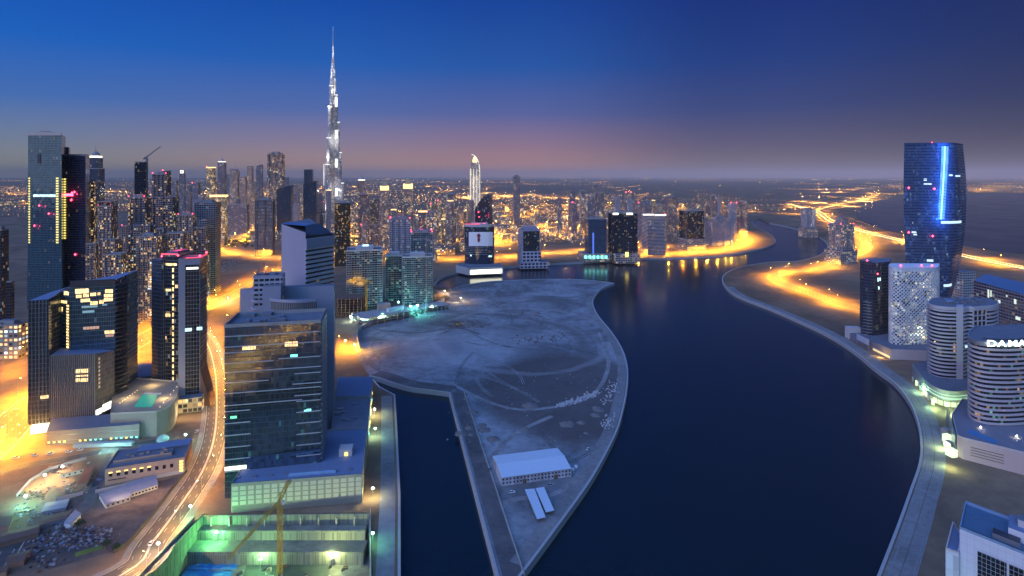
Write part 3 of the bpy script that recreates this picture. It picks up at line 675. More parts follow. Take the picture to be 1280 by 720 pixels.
# ------------------------------------------------------------------ L3: angular glass office group at the left
rt = empty('office_tower', 'angular dark glass office block with many yellow lit rooms and a louvred right edge', 'tower', (*P2(95, 490), 0))
gm1 = facade((.15, .17, .19), (.12, .18, .21), 1.8, 3.9, .93, .9, lit=.015, rough=.09, spec=.7, metal=.7, col=WARM, power=.5)
gm2 = facade((.20, .22, .25), (.03, .042, .05), 2.6, 3.9, .94, .93, lit=.004, rough=.12, spec=.8, metal=.2)
a, b2, c = P2(60, 502), P2(88, 490), P2(144, 500); bk = [(c[0]-8, c[1]+42), (a[0]-8, a[1]+40)]
za, zb, zc = Z(371, 502), Z(357, 490), Z(350, 500)
o = MB(); o.prism([a, b2, c]+bk, 0, [za, zb, zc, zc+2, za+4], 0, 1, bw=1.8); part(o, 'curtain_wall', [gm1, podtop], rt)
o = MB(); ribbon(o, [b2, c], .8, zb-1, zc+1, 0, -.45); part(o, 'top_band', [MT['dark']], rt)
sl = fb(35.5, 470, 61, 474, 34); part(MB().prism(sl, 6, [Z(376, 470), Z(374, 474), Z(374, 474)+4, Z(376, 470)], 0, 1, bw=2.6), 'side_slab', [gm2, podtop], rt)
o = MB()
for x, y, an in along([sl[0], sl[1]], 2.6): ribbon(o, [(x, y), (x+.2, y)], .5, 6, Z(376, 470), 0, -.3)
part(o, 'mullion', [MT['steel']], rt)
lb = [P2(63, 472), P2(119, 477), P2(143, 497), P2(80, 500)]; zlb = Z(444, 473)
part(MB().prism(lb, 9, [zlb, zlb, Z(438, 497), zlb], 0, 1, bw=1.6), 'lower_block', [facade((.16, .16, .16), (.22, .22, .22), 1.6, 3.9, .9, .95, lit=.01, rough=.14, spec=.9, metal=.6), podtop], rt)
o = MB()
for x, y, an in along([lb[0], lb[1]], 1.55): ribbon(o, [(x-.15, y), (x+.15, y)], .7, 11, zlb+.5, 0, -.35)
part(o, 'vertical_fins', [MT['steel']], rt)
o = MB(); fx0, fx1 = P2(144.5, 500), P2(158, 512); z = 12
while z < zc-3: ribbon(o, [fx0, fx1], 3.2, z, z+1.1, 0); z += 3.9
part(o, 'louvres', [MT['dark']], rt)
o = MB(); o.bar((*fx1, 4), (*fx1, zc-3), .35); part(o, 'louvre_post', [MT['dark']], rt)
lit(rt, b2, c, [(94, 111, 361, 367), (95, 102, 368.5, 372.5), (104, 111, 367.5, 371.5), (113, 120, 366, 370), (122, 125.5, 365.5, 369), (131.5, 141, 361.5, 366), (130, 141, 367.5, 371.5), (130, 141, 372.5, 376.5),
     (101, 112.5, 373.5, 377.5), (113, 122, 376.5, 381), (124, 129.5, 375, 379.5), (131, 143, 413, 417)], MT['warmwin'], mull=4)
lit(rt, b2, c, [(104, 124, 408, 411.5), (132, 142, 418, 421)], glow('dim_warm_room', (1, .5, .25), .55), mull=5)
lit(rt, b2, c, [(102, 122, 382, 384.5), (128, 134, 380, 382), (103, 118, 388, 391)], glow('dim_cool_room', (.4, .8, .9), .35))
lit(rt, a, b2, [(80, 86, 364, 369), (76, 84, 375.5, 379), (74, 78.5, 383.5, 389), (60, 73, 380, 383), (62, 67, 421, 425), (70, 75, 412, 415)], MT['warmwin'], mull=3)
for k in range(15): lit(rt, a, b2, [(83.2, 86.2, 381+k*3.7, 383.4+k*3.7)], MT['warmwin'], name='stair_window')
lit(rt, lb[0], lb[1], [(95, 111, 461, 466), (95, 111, 468.5, 470.5), (95, 111, 472.5, 477)], MT['warmwin'], mull=5, off=.5)
lit(rt, sl[0], sl[1], [(51, 61, 494, 498)], MT['warmwin'], mull=3, off=.5)
lit(rt, lb[1], lb[2], [(119.5, 127, 511, 518), (128, 141, 503, 512)], MT['whitelight'])
lit(rt, lb[1], lb[2], [(123, 125, 447+k*5, 450+k*5) for k in range(8)], glow('dim_gold_room', (1, .6, .2), .5))
o = MB(); o.prism(fb(38, 466, 58, 470, 20), 0, 6); part(o, 'lobby', [MT['whitelight']], rt)
# podium of the left group
rp = empty('podium_block', 'long grey podium with small lamps along its foot under the angular glass office', 'building', (*P2(120, 452), 0))
pf = [P2(58, 446), P2(174, 456), P2(176, 480), P2(64, 470)]
part(MB().prism(pf, 0, [11.5, 13, 13, 11.5], 0, 1), 'wall', [plain('grey_brown_wall', (.22, .20, .185), .8, var=.15), MT['roof']], rp)
for k in range(18):
    t = (k+.5)/18; a2 = lerp2(pf[0], pf[1], t); m = MT['teallight'] if k in (8, 9, 10, 13, 14, 16, 17) else MT['yellowlight']
    if k in (4, 5, 11): continue
    part(MB().box(a2[0]+.1, a2[1]-.35, 2.2, 1.5, .4, 1.1, .06), 'wall_lamp', [m], rp)
for z_, mm in ((3.6, MT['dark']), (8, MT['dark'])): o = MB(); ribbon(o, [pf[0], pf[1]], .3, z_, z_+.35, 0, -.2); part(o, 'cornice', [MT['steel']], rp)
part(MB().box(*P2(130, 446), 0, 44, 4, 3.0, .09), 'canopy', [plain('canopy', (.3, .38, .4), .5)], rp)
for nm, pxx, en, colr in (('a', 135, 9000, (.4, 1, .95)), ('b', 165, 6000, (.4, 1, .95)), ('c', 70, 6000, (1, .75, .3))):
    ld = bpy.data.lights.new('podium_lamp', 'POINT'); ld.energy = en; ld.color = colr; ld.shadow_soft_size = .5
    lo = bpy.data.objects.new('podium_lamp', ld); COL.objects.link(lo); lo.parent = rp; xx, yy = P2(pxx, 438); lo.location = (xx-rp.location[0], yy-rp.location[1], 4)
rp = empty('pool_deck_block', 'podium with green lit rooftop pool between the two left glass towers', 'building', (*P2(185, 475), 0))
pc = [P2(138, 458), P2(196, 462)]+spline([P2(196, 462), P2(214, 475), P2(222, 500), P2(224, 530)], 4)[1:]+[P2(160, 540), P2(140, 500)]
zpd = 20
part(MB().prism(pc, 0, zpd, 0, 1), 'wall', [plain('grey_brown_wall', (.25, .23, .21), .8, var=.15), plain('deck', (.30, .25, .19), .8, var=.3, scale=.3)], rp)
part(parapet(MB(), pc, zpd, 1.3, .4), 'parapet', [MT['concrete']], rp)
pq = [G(168, 509, zpd), G(190, 509, zpd), G(197.5, 494, zpd), G(178, 494, zpd)]
part(MB().prism(pq, zpd, zpd+.5, 0), 'pool', [glow('lit_pool', (.02, .55, .32), .32, base=(.02, .3, .2))], rp)
o = MB()
for k in range(10):
    g = lerp2(pq[3], pq[2], k/9); o.box(g[0], g[1]+3, zpd, 1, 2, .7)
part(o, 'sunbed', [MT['white']], rp)
for k in range(14):
    t = k/13; g = lerp2(P2(150, 478), P2(188, 530), t) if k < 8 else lerp2(P2(200, 470), P2(221, 515), (k-8)/5)
    part(MB().octa((g[0], g[1], zpd+1.2), .55), 'deck_lamp', [MT['gold']], rp)
for k, (pxx, dd) in enumerate(((160, 490), (205, 490), (190, 520))):
    ld = bpy.data.lights.new('deck_light', 'POINT'); ld.energy = 5000; ld.color = (1, .75, .35); ld.shadow_soft_size = .5
    lo = bpy.data.objects.new('deck_light', ld); COL.objects.link(lo); lo.parent = rp; xx, yy = P2(pxx, dd); lo.location = (xx-rp.location[0], yy-rp.location[1], zpd+5)
o = MB(); o.lathe([(4.6, 0), (4.3, 1.6), (3.3, 3), (1.7, 4), (0, 4.4)], 18, cx=P2(209, 462)[0], cy=P2(209, 462)[1]-6); part(o, 'entrance_dome', [plain('pale_teal_dome', (.25, .4, .38), .5)], rp)
rp = empty('arcade_block', 'dark roofed arcade block with tan columns behind the pool deck', 'building', (*P2(175, 545), 0))
ac = [P2(145, 548), P2(200, 560), P2(218, 590), P2(150, 600)]
part(MB().prism(inset(ac, .92), 0, 14, 0), 'wall', [MT['dark']], rp); part(MB().prism(ac, 14, 16, 0, base=True), 'roof', [MT['roof']], rp)
for k in range(9): g = lerp2(ac[0], ac[1], (k+.3)/9); part(MB().box(g[0], g[1], 0, 1.8, 1.8, 14, .1), 'column', [MT['tan']], rp)
# ------------------------------------------------------------------ L4: twin glass tower with red lit roof
rt = empty('office_tower', 'twin glass tower with red lit roof edges right of the pool deck', 'tower', (*P2(225, 530), 0))
g1 = facade((.16, .19, .26), (.02, .035, .06), 1.7, 3.8, .85, .95, lit=.01, rough=.1, spec=.8, metal=.25)
g2 = facade((.14, .13, .13), (.02, .025, .03), 2.2, 3.8, .92, .85, lit=.10, rough=.1, spec=.7, col=WARM, power=1.0)
g3 = facade((.17, .16, .17), (.05, .04, .035), 2.6, 3.8, .9, .9, lit=.004, rough=.12, spec=.9, metal=.4)
lw = fb(189.5, 548, 202, 541, 26); zlw = Z(324, 545); part(MB().prism(lw, 0, zlw, 0, 1, bw=1.7), 'left_wing', [g1, MT['roof']], rt)
cw = fb(202.3, 545, 222.5, 543, 24); part(MB().prism(cw, 0, Z(319, 545), 0, 1, bw=2.2), 'core', [g2, MT['roof']], rt)
rw_ = fb(223, 516, 250, 521, 25); zrw = Z(325, 518); o = MB(); o.prism(rw_, 0, zrw, 0, 1)
part(o, 'right_wing', [plain('mauve_panel', (.26, .25, .31), .6, var=.1), MT['roof']], rt)
rA, rB = rw_[0], rw_[1]
o = MB(); q_ = wallquad(rA, rB, 231.5, 249.4, 331, 494, .3); o.face(q_, 0, [(0, 0), (13, 0), (13, 120), (0, 120)]); part(o, 'glazing', [g3], rt)
o = MB(); q_ = [(*rw_[1], 12), (*rw_[2], 12), (*rw_[2], zrw-2), (*rw_[1], zrw-2)]
nx = (rw_[1][0]-rw_[0][0])/20*.25; o.face([(p[0]+nx, p[1], p[2]) for p in q_], 0, [(0, 0), (25, 0), (25, 120), (0, 120)]); part(o, 'side_glazing', [facade((.12, .10, .10), (.02, .02, .02), 2.5, 3.8, .8, .7, lit=.01)], rt)
lit(rt, rA, rB, [(233, 248, 334, 336.5, MT['whitelight']), (231.5, 240, 410, 414), (246, 253, 408.5, 412.5)], MT['coolwin'], off=.5)
lit(rt, cw[0], cw[1], [(215.4, 217.4, 335+k*8, 340+k*8) for k in range(20)], MT['warmwin'])
lit(rt, cw[0], cw[1], [(203, 221, 329, 332), (205, 214, 361, 364), (219, 222.3, 356, 360), (206, 213, 392, 396), (204, 208, 420, 424)], MT['warmwin'], mull=4)
for poly, zz in ((cw, Z(319, 545)), (rw_, zrw)): part(parapet(MB(), poly, zz, 1.6, .5), 'parapet', [MT['steel']], rt)
o = MB(); o.prism(inset(cw, .7), Z(319, 545), Z(314, 548)); part(o, 'plant_room', [MT['roof']], rt)
redlit = glow('red_lit_edge', (1, .02, .07), 1.6)
o = MB(); ribbon(o, [cw[0], cw[1]], .4, Z(318, 545), Z(316.6, 545), 0, -.8); part(o, 'red_light_strip', [redlit], rt)
o = MB(); ribbon(o, [lerp2(rA, rB, .35), rB, rw_[2]], .4, zrw+1.6, zrw+2.4, 0, -.6); part(o, 'red_light_strip', [redlit], rt)
beacon(rt, [(*cw[0], zlw+3), (*cw[1], zlw+4), (*rB, zrw+3.4), (*rw_[2], zrw+3.4), (*lerp2(cw[2], cw[3], .5), zlw+6)], 1.1)
for p, zz, e in ((lerp2(cw[0], cw[2], .5), zlw+11, 7000), (lerp2(rw_[0], rw_[2], .6), zrw+6, 5000)):
    ld = bpy.data.lights.new('roof_red_light', 'POINT'); ld.energy = e; ld.color = (1, .03, .1); ld.shadow_soft_size = .6
    lo = bpy.data.objects.new('roof_red_light', ld); COL.objects.link(lo); lo.parent = rt; lo.location = (p[0]-rt.location[0], p[1]-rt.location[1], zz)
bs = fb(222, 506, 252, 512, 10); part(MB().prism(bs, 0, 13, 0, 1), 'base', [facade((.3, .26, .2), (.06, .05, .04), 4, 4.3, .8, .7, lit=.55, power=.9), MT['roof']], rt)
wdg = [rw_[1], (rw_[1][0]+10, rw_[1][1]+3), (rw_[2][0]+9, rw_[2][1]), rw_[2]]
o = MB(); o.prism(wdg, 0, .5, top=None); a0 = rw_[1]; b0 = rw_[2]
o.face([(a0[0]+9, a0[1]+2, 0), (b0[0]+9, b0[1], 0), (b0[0]+.3, b0[1], 34), (a0[0]+.3, a0[1], 34)]); o.face([(*a0, 0), (a0[0]+9, a0[1]+2, 0), (a0[0]+.3, a0[1], 34)]); part(o, 'flared_base', [MT['brown']], rt)
for k in range(3):
    ld = bpy.data.lights.new('entrance_light', 'POINT'); ld.energy = 4000; ld.color = (1, .8, .4); ld.shadow_soft_size = .5
    lo = bpy.data.objects.new('entrance_light', ld); COL.objects.link(lo); lo.parent = rt; xx, yy = P2(226+k*12, 497); lo.location = (xx-rt.location[0], yy-rt.location[1], 7)
# ------------------------------------------------------------------ right bank buildings
# tall blue tower with a bulging right edge
rt = empty('glass_tower', 'tall bulging blue glass tower with a glowing blue vertical line, tallest at the right', 'tower', (*P2(1172, 790), 0))
dU = 780; prof = [(181, 1135.5, 1206.5), (195, 1135, 1208), (215, 1134.6, 1210), (235, 1134.5, 1211), (255, 1134.6, 1211), (275, 1135, 1210.5), (295, 1135.6, 1209), (315, 1136.5, 1206.5), (335, 1137.5, 1203), (355, 1139.5, 1198.5), (375, 1142, 1193), (395, 1145, 1187), (413, 1148, 1182)]
def ring(ty, l, r_, bulge=9):
    zz = Z(ty, dU); xl, xr = X(l, dU), X(r_, dU); xm = X(1172+(l-1135)*.3, dU); n = 8; out = []
    # two facets: a flat left face, then a convex right face; rounded back
    out.append((xl, dU+8, zz)); out.append(((xl+xm)/2, dU+3, zz)); out.append((xm, dU, zz))
    for k in range(1, n): t = k/n; out.append((xm+(xr-xm)*t, dU+2+10*t*t-bulge*.35*sin(pi*t), zz))
    out.append((xr, dU+13, zz)); out.append((X(r_-3, dU+32), dU+32, zz)); out.append((X((l+r_)/2, dU+42), dU+42, zz)); out.append((X(l+2.5, dU+36), dU+36, zz)); return out
rings = [ring(*p) for p in prof]; rings[-1] = [(x, y, 0) for x, y, _ in rings[-1]]
NR = len(rings[0]); um = facade((.05, .08, .15), (.03, .07, .16), 1.9, 4.0,   .92, .66, lit=.24, rough=.15, metal=.35, spec=.8, col=(.12, .25, .8), col2=(.5, .85, 1), mix2=.15, power=.5, clump=1.0)
o = MB()
for k in range(len(rings)-1):
    top, bot = rings[k], rings[k+1]; u = 0
    for i in range(NR):
        j = (i+1) % NR; L = math.hypot(bot[j][0]-bot[i][0], bot[j][1]-bot[i][1])
        o.face([bot[i], bot[j], top[j], top[i]], 0, [(u, bot[i][2]), (u+L, bot[i][2]), (u+L, top[i][2]), (u, top[i][2])]); u += L
o.face(rings[0], 1); part(o, 'curtain_wall', [um, MT['roof']], rt)
def uat(zz):
    for a, b2 in zip(rings, rings[1:]):
        if a[0][2] >= zz >= b2[0][2]:
            t = (a[0][2]-zz)/(a[0][2]-b2[0][2]); return [(p[0]+(q[0]-p[0])*t, p[1]+(q[1]-p[1])*t) for p, q in zip(a, b2)]
o = MB(); zz = 6
while zz < rings[0][0][2]-2: rg = uat(zz); ribbon(o, rg[:12], .5, zz, zz+.9, 0, -.25); zz += 4.0
part(o, 'floor_bands', [plain('navy_spandrel', (.10, .14, .24), .35, metal=.3)], rt)
o = MB(); rg = [(p[0], p[1]) for p in rings[0]]; ribbon(o, rg+[rg[0]], .6, rings[0][0][2], rings[0][0][2]+3, 0, -.2); part(o, 'parapet', [plain('navy_crown', (.05, .08, .16), .4, metal=.3)], rt)
pts = []
for ty, pxx in ((183, 1181), (200, 1180.4), (220, 1179.4), (240, 1178.2), (258, 1177), (274, 1176)):
    zz = Z(ty, dU); rg = uat(min(zz, rings[0][0][2]-.1)); best = None
    tx = X(pxx, dU); ys = [p for p in rg[2:11]]
    yy = min(ys, key=lambda p: abs(p[0]-tx))[1]; pts.append((X(pxx, yy-1), yy-1.2, zz))
o = MB()
for a, b2 in zip(pts, pts[1:]): o.bar(a, b2, .7, n=6)
part(o, 'light_line', [MT['bluelight']], rt)
mblue = glow('painted_blue_halo', (.03, .16, .9), .4)  # the light line's blue halo on the glass, painted as emission
for s_, w_ in ((-1, 4.2), (1, 5.5)):
    o = MB()
    for a, b2 in zip(pts[:-1], pts[1:]): o.face([(a[0]+s_*1.2, a[1]+.4, a[2]), (a[0]+s_*w_, a[1]+.5, a[2]), (b2[0]+s_*w_, b2[1]+.5, b2[2]), (b2[0]+s_*1.2, b2[1]+.4, b2[2])])
    part(o, 'line_halo_glow', [mblue], rt)
UL, UM, URt = P2(1135, dU+8), P2(1172, dU), P2(1209, dU+11)
plf = glow('pale_lit_floor', (.6, .85, 1), 1.2)
for y0, y1, i0, i1 in ((276.5, 279.5, 3, 10), (355.5, 358.5, 4, 9), (218, 220, 5, 6), (219, 221, 7, 9)):
    zz = Z(y1, dU); o = MB(); ribbon(o, uat(zz)[i0:i1+1], .5, zz, Z(y0, dU), 0, -.6); part(o, 'lit_floor', [plf], rt)
for k in range(6):
    ld = bpy.data.lights.new('strip_light', 'POINT'); ld.energy = 26000; ld.color = (.05, .22, 1.0); ld.shadow_soft_size = 1.0
    lo = bpy.data.objects.new('strip_light', ld); COL.objects.link(lo); lo.parent = rt; p_ = pts[k]; lo.location = (p_[0]-rt.location[0], p_[1]-9-rt.location[1], p_[2])
lit(rt, UL, UM, [(1140, 1144, 276, 279), (1149, 1153, 276, 279), (1139, 1146, 289, 292), (1146, 1158, 223, 226), (1159, 1164, 229, 231), (1148, 1160, 229, 231), (1158, 1166, 324, 327), (1141, 1150, 292, 294)], glow('pale_lit_room', (.7, .9, 1), 1.0), off=1.4)
beacon(rt, [(*P2(1136, dU+6), Z(235, dU)), (*P2(1168, dU-1), Z(236, dU)), (*P2(1136, dU+6), Z(291, dU)), (*P2(1166, dU-1.5), Z(295, dU)), (*P2(1165, dU+12), Z(179, dU)+1)], 1.5)
# dark blue round tower
rt = empty('glass_tower', 'dark navy rounded office tower with red roof lamps, left of the white lattice tower', 'tower', (*P2(1094, 735), 0))
d0 = 725; zt = Z(328, d0)
pl = [P2(1075, d0+14), P2(1079, d0+3)]+spline([P2(1079, d0+3), P2(1088, d0-3), P2(1100, d0-1), P2(1112, d0+7)], 5)[1:]+[P2(1114, d0+38), P2(1080, d0+38)]
ng = facade((.03, .035, .06), (.02, .03, .06), 1.8, 3.9, .9, .8, lit=.012, rough=.1, metal=.2, col=(.3, .8, 1), power=.6)
part(MB().prism(pl, 0, zt, 0, 1), 'curtain_wall', [ng, MT['roof']], rt)
cv = pl[1:7]; o = MB(); bands(o, pl[1:8], 5, Z(377, d0), 3.9, .7, .6, 0, False, -.3); part(o, 'floor_bands', [MT['steel']], rt)
o = MB(); ribbon(o, pl[:8], .7, zt-3, zt+1.5, 0, -.35); part(o, 'parapet', [MT['dark']], rt)
beacon(rt, [(*P2(1090, d0-2), Z(341, d0)), (*P2(1097, d0-2), Z(342, d0)), (*P2(1084, d0+1), zt+2.5)], 1.3)
for k, a in enumerate(((1100, 333), (1086, 338))):
    ld = bpy.data.lights.new('roof_red_light', 'POINT'); ld.energy = 350; ld.color = (1, .03, .15); ld.shadow_soft_size = .5
    lo = bpy.data.objects.new('roof_red_light', ld); COL.objects.link(lo); lo.parent = rt; xx, yy = P2(a[0], d0-8); lo.location = (xx-rt.location[0], yy-rt.location[1], Z(a[1], d0-8))
lit(rt, pl[3], pl[5], [(1097, 1098.5, 347, 352), (1099.5, 1101, 347, 351), (1098, 1099.5, 358, 362)], MT['coolwin'], off=.5)
# white lattice tower
rt = empty('lattice_tower', 'white perforated shell tower with diamond holes before the bulging blue tower', 'tower', (*P2(1140, 690), 0))
d0 = 676
plan = spline([P2(1113, d0+34), P2(1111, d0+22), P2(1112, d0+10), P2(1117, d0+2), P2(1128, d0-2), P2(1142, d0-1), P2(1158, d0-1), P2(1170, d0+3), P2(1174, d0+14), P2(1174, d0+32)], 8)
zb, zt = Z(433, d0), Z(335, d0)
lens = [0]
for a, b2 in zip(plan, plan[1:]): lens.append(lens[-1]+math.hypot(b2[0]-a[0], b2[1]-a[1]))
def at(u):
    u = min(max(u, 0), lens[-1]-1e-6)
    for i in range(len(plan)-1):
        if lens[i] <= u <= lens[i+1]:
            t = (u-lens[i])/(lens[i+1]-lens[i]); a, b2 = plan[i], plan[i+1]; L = lens[i+1]-lens[i]
            return (a[0]+(b2[0]-a[0])*t, a[1]+(b2[1]-a[1])*t, (b2[1]-a[1])/L, -(b2[0]-a[0])/L)
CW = 4.3; nu = int(lens[-1]/CW); cw = lens[-1]/nu; nv = round((zt-zb)/CW); ch = (zt-zb)/nv
big = [(1131.5, 351), (1139, 354), (1158, 367), (1132.5, 380), (1115, 380), (1158, 421), (1134, 430), (1150, 408)]
shell = MB(); r2 = random.Random(5)
def pnt(u, z_, off=0):
    x, y, nx, ny = at(u); return (x+nx*off, y+ny*off, min(max(z_, zb), zt))
def proj(p): return (640+p[0]/p[1]*F, HY+(H-p[2])/p[1]*F)
for i in range(-1, 2*nu+1):
    for j in range(-1, 2*nv+1):
        if (i+j) % 2: continue
        uc, vc = (i+.5)*cw/2, zb+(j+.5)*ch/2
        if not (-cw/2 < uc < lens[-1]+cw/2): continue
        k = r2.uniform(.50, .70); pc = proj(pnt(uc, vc))
        for bx, by in big:
            if math.hypot(pc[0]-bx, pc[1]-by) < (3.6 if bx in (1158, 1132.5) else 2.4): k = .93
        if vc > zt-ch*1.2 or uc < cw or uc > lens[-1]-cw: k = min(k, .25)
        out = [(uc, vc-ch/2), (uc+cw/2, vc), (uc, vc+ch/2), (uc-cw/2, vc)]; hole = []
        for q in range(8):
            an = -pi/2+q*pi/4; rr = k*(.5 if q % 2 == 0 else .43); hole.append((uc+cos(an)*cw*rr, vc+sin(an)*ch*rr))
        O = [pnt(*p, .3) for p in out]; Hh = [pnt(*p, .3) for p in hole]; I = [pnt(*p, -.7) for p in hole]
        for q in range(4):
            a, b2 = O[q], O[(q+1) % 4]; h = [Hh[(2*q+s_) % 8] for s_ in (0, 1, 2)]
            shell.face([a, b2, h[2], h[1], h[0]] if False else [a, b2, h[2], h[1]]); shell.face([a, h[1], h[0]])
        for q in range(8): shell.face([Hh[q], Hh[(q+1) % 8], I[(q+1) % 8], I[q]])
part(shell, 'perforated_shell', [MT['white']], rt)
ip = [(x-nx*1.6, y-ny*1.6) for x, y, nx, ny in (at(lens[-1]*k/40) for k in range(41))]
core = facade((.12, .12, .12), (.05, .06, .07), 3.0, 4.1, .9, .8, lit=.55, rough=.15, col=(1, .86, .5), col2=(.8, 1, .9), mix2=.3, power=.9, clump=1.0)
part(MB().prism(ip, zb, zt-2, 0, 1), 'glass_core', [core, MT['roof']], rt)
part(MB().prism([(x, y) for x, y, *_ in (at(lens[-1]*k/40) for k in range(41))], zt-.6, zt+.5, 0, base=True), 'roof', [MT['white']], rt)
beacon(rt, [(*P2(x_, d0+8), zt+2) for x_ in (1126, 1152, 1165)], 1.3)
ld = bpy.data.lights.new('roof_red_light', 'POINT'); ld.energy = 300; ld.color = (1, .03, .12); ld.shadow_soft_size = .5
lo = bpy.data.objects.new('roof_red_light', ld); COL.objects.link(lo); lo.parent = rt; xx, yy = P2(1150, d0+12); lo.location = (xx-rt.location[0], yy-rt.location[1], zt+5)
# podium below both
rp = empty('podium_block', 'dark podium with billboard and pale end wall, below the white lattice tower', 'building', (*P2(1110, 690), 0))
pf = [P2(1057, 755), P2(1060, 742), P2(1114, 655), P2(1158, 650), P2(1190, 700), P2(1120, 790)]
part(MB().prism(pf, 0, [8, 8, 13, 13, 13, 8], 0, 1), 'wall', [plain('podium_wall', (.20, .19, .23), .75, var=.15), MT['roof']], rp)
o = MB(); ribbon(o, [pf[2], pf[3]], .5, .5, 12.6, 0, -.4); part(o, 'end_wall', [plain('pinkish_wall', (.56, .48, .48), .8, var=.1)], rp)
o = MB(); o.prism(fb(1056, 748, 1061, 738, 16), 0, 15); part(o, 'corner_block', [MT['pale']], rp)
o = MB(); ribbon(o, [P2(1071, 716), P2(1086, 690)], .5, 6, 13.5, 0); part(o, 'billboard', [plain('billboard', (.5, .52, .58), .5)], rp)
for q in (P2(1071, 716), P2(1086, 690), P2(1078, 703)): part(MB().bar((*q, 0), (*q, 6), .3), 'billboard_post', [MT['steel']], rp)
o = MB(); ribbon(o, [lerp2(pf[1], pf[2], .62), lerp2(pf[1], pf[2], .98)], .4, 1.2, 3.6, 0, -.5); part(o, 'lit_shopfront', [glow('gold_shopfront', (1, .7, .25), .9)], rp)
ld = bpy.data.lights.new('shopfront_light', 'POINT'); ld.energy = 5000; ld.color = (1, .7, .25); ld.shadow_soft_size = .5
lo = bpy.data.objects.new('shopfront_light', ld); COL.objects.link(lo); lo.parent = rp; xx, yy = P2(1098, 664); lo.location = (xx-rp.location[0], yy-rp.location[1], 4)
# banded office with a pier (between the lattice tower and the sign tower)
rt = empty('office_tower', 'curved pale-banded office tower with one plain pier next to the white lattice tower', 'tower', (*P2(1200, 570), 0))
d0 = 556; zt = Z(381, d0+14)
left = spline([P2(1160, d0+26), P2(1163, d0+12), P2(1172, d0+3), P2(1184, d0-1), P2(1195, d0-2)], 5)
mid = spline([P2(1204, d0-3), P2(1210, d0+1), P2(1216, d0-1)], 3); grid = [P2(1216.4, d0-1), P2(1232, d0+3)]; end = spline([P2(1232.5, d0+3), P2(1241, d0+6), P2(1247, d0+14), P2(1246, d0+26)], 5)
plan = left+mid+grid+end+[P2(1236, d0+46), P2(1166, d0+48)]
bg_ = facade((.03, .035, .045), (.012, .018, .03), 2.2, 3.7, .94, .9, lit=.05, rough=.08, spec=.8, col=WARM, power=.7)
part(MB().prism(plan, 8, zt, 0, 1), 'glazing', [bg_, MT['roof']], rt)
PINKW = plain('pale_pink_render', (.52, .47, .49), .7, var=.1, scale=.08)
o = MB()
for seg, sd in ((left, -.45), (mid, -.45), (end, -.45)): bands(o, seg, 10, zt-2, 3.7, 1.55, 1.1, 0, False, sd)
part(o, 'floor_bands', [PINKW], rt)
o = MB(); o.prism([P2(1195.4, d0-4), P2(1204, d0-5), P2(1204, d0+6), P2(1195.4, d0+6)], 8, zt+2); part(o, 'pier', [PINKW], rt)
o = MB(); bands(o, grid, 10, zt-2, 5.5, 1.0, .8, 0, False, -.4)
for k in range(4): q = lerp2(grid[0], grid[1], k/3); o.box(q[0], q[1]-.3, 10, .9, .9, zt-11)
part(o, 'window_grid', [PINKW], rt)
o = MB(); ribbon(o, left+mid+grid+end, .9, zt-1.6, zt+1.6, 0, -.45); part(o, 'parapet', [PINKW], rt)
clutterp(rt, [MT['steel']], [P2(1175, d0+10), P2(1240, d0+12), P2(1236, d0+40), P2(1172, d0+40)], zt, 26, RG, 2, 6, (1, 3.5))
lit(rt, left[8], left[-1], [(1167.5, 1173, 426, 428.5), (1175, 1179.5, 426.5, 428.5)], MT['warmwin'], off=1)
lit(rt, left[8], left[-1], [(1182, 1187, 437, 439), (1183, 1187, 444, 446), (1188, 1194, 429, 441, glow('orange_lift', (1, .4, .2), .5)), (1182, 1186, 452, 455), (1184, 1188, 457, 460)], MT['teallight'], off=1)
lit(rt, mid[0], mid[-1], [(1205, 1212, 431.5, 434)], MT['coolwin'], off=1.2)
beacon(rt, [], 1)
# its green-lit low podium
rp = empty('podium_block', 'low podium with green-white lit shopfront below the curved banded tower', 'building', (*P2(1180, 540), 0))
fr = spline([P2(1141, 596), P2(1150, 566), P2(1162, 540), P2(1178, 524), P2(1195, 520), P2(1212, 523)], 4)
part(MB().prism(fr+[P2(1225, 585), P2(1165, 610)], 0, 15, 0, 1), 'wall', [MT['concrete'], MT['roof']], rp)
o = MB(); ribbon(o, fr[:9], .5, .5, 15.5, 0, -.35); part(o, 'glass_screen', [plain('screen_glass', (.25, .3, .33), .2)], rp)
gs = glow('green_white_shopfront', (.75, 1.0, .55), 1.3)
shop = facade((.10, .12, .08), (.5, .6, .3), 5.0, 5.5, .86, .8, lit=1.2, col=(.8, 1.0, .5), col2=(1, 1, .8), mix2=.4, power=.9, clump=0.3)
o = MB(); ribbon(o, fr[6:], .5, .5, 5.6, 0, -.7); part(o, 'lit_shopfront', [shop], rp)
o = MB(); ribbon(o, fr[6:], .4, 7.4, 8.6, 0, -.6); ribbon(o, fr[6:], .4, 10.6, 11.2, 0, -.6); part(o, 'light_strip', [glow('green_strip', (.5, 1, .6), .7)], rp)
for k in range(6): q = lerp2(P2(1143, 588), P2(1168, 528), k/5); part(MB().box(q[0]-2.2, q[1]-1, .2, 4, 2, 4.5, 1.0), 'lit_kiosk', [gs if k % 2 else MT['concrete']], rp)
for k, (pxx, dd, e) in enumerate(((1150, 560, 9000), (1168, 522, 12000), (1190, 508, 12000), (1207, 508, 9000))):
    ld = bpy.data.lights.new('shopfront_light', 'POINT'); ld.energy = e; ld.color = (.55, 1.0, .5); ld.shadow_soft_size = .6
    lo = bpy.data.objects.new('shopfront_light', ld); COL.objects.link(lo); lo.parent = rp; xx, yy = P2(pxx, dd-6); lo.location = (xx-rp.location[0], yy-rp.location[1], 5)
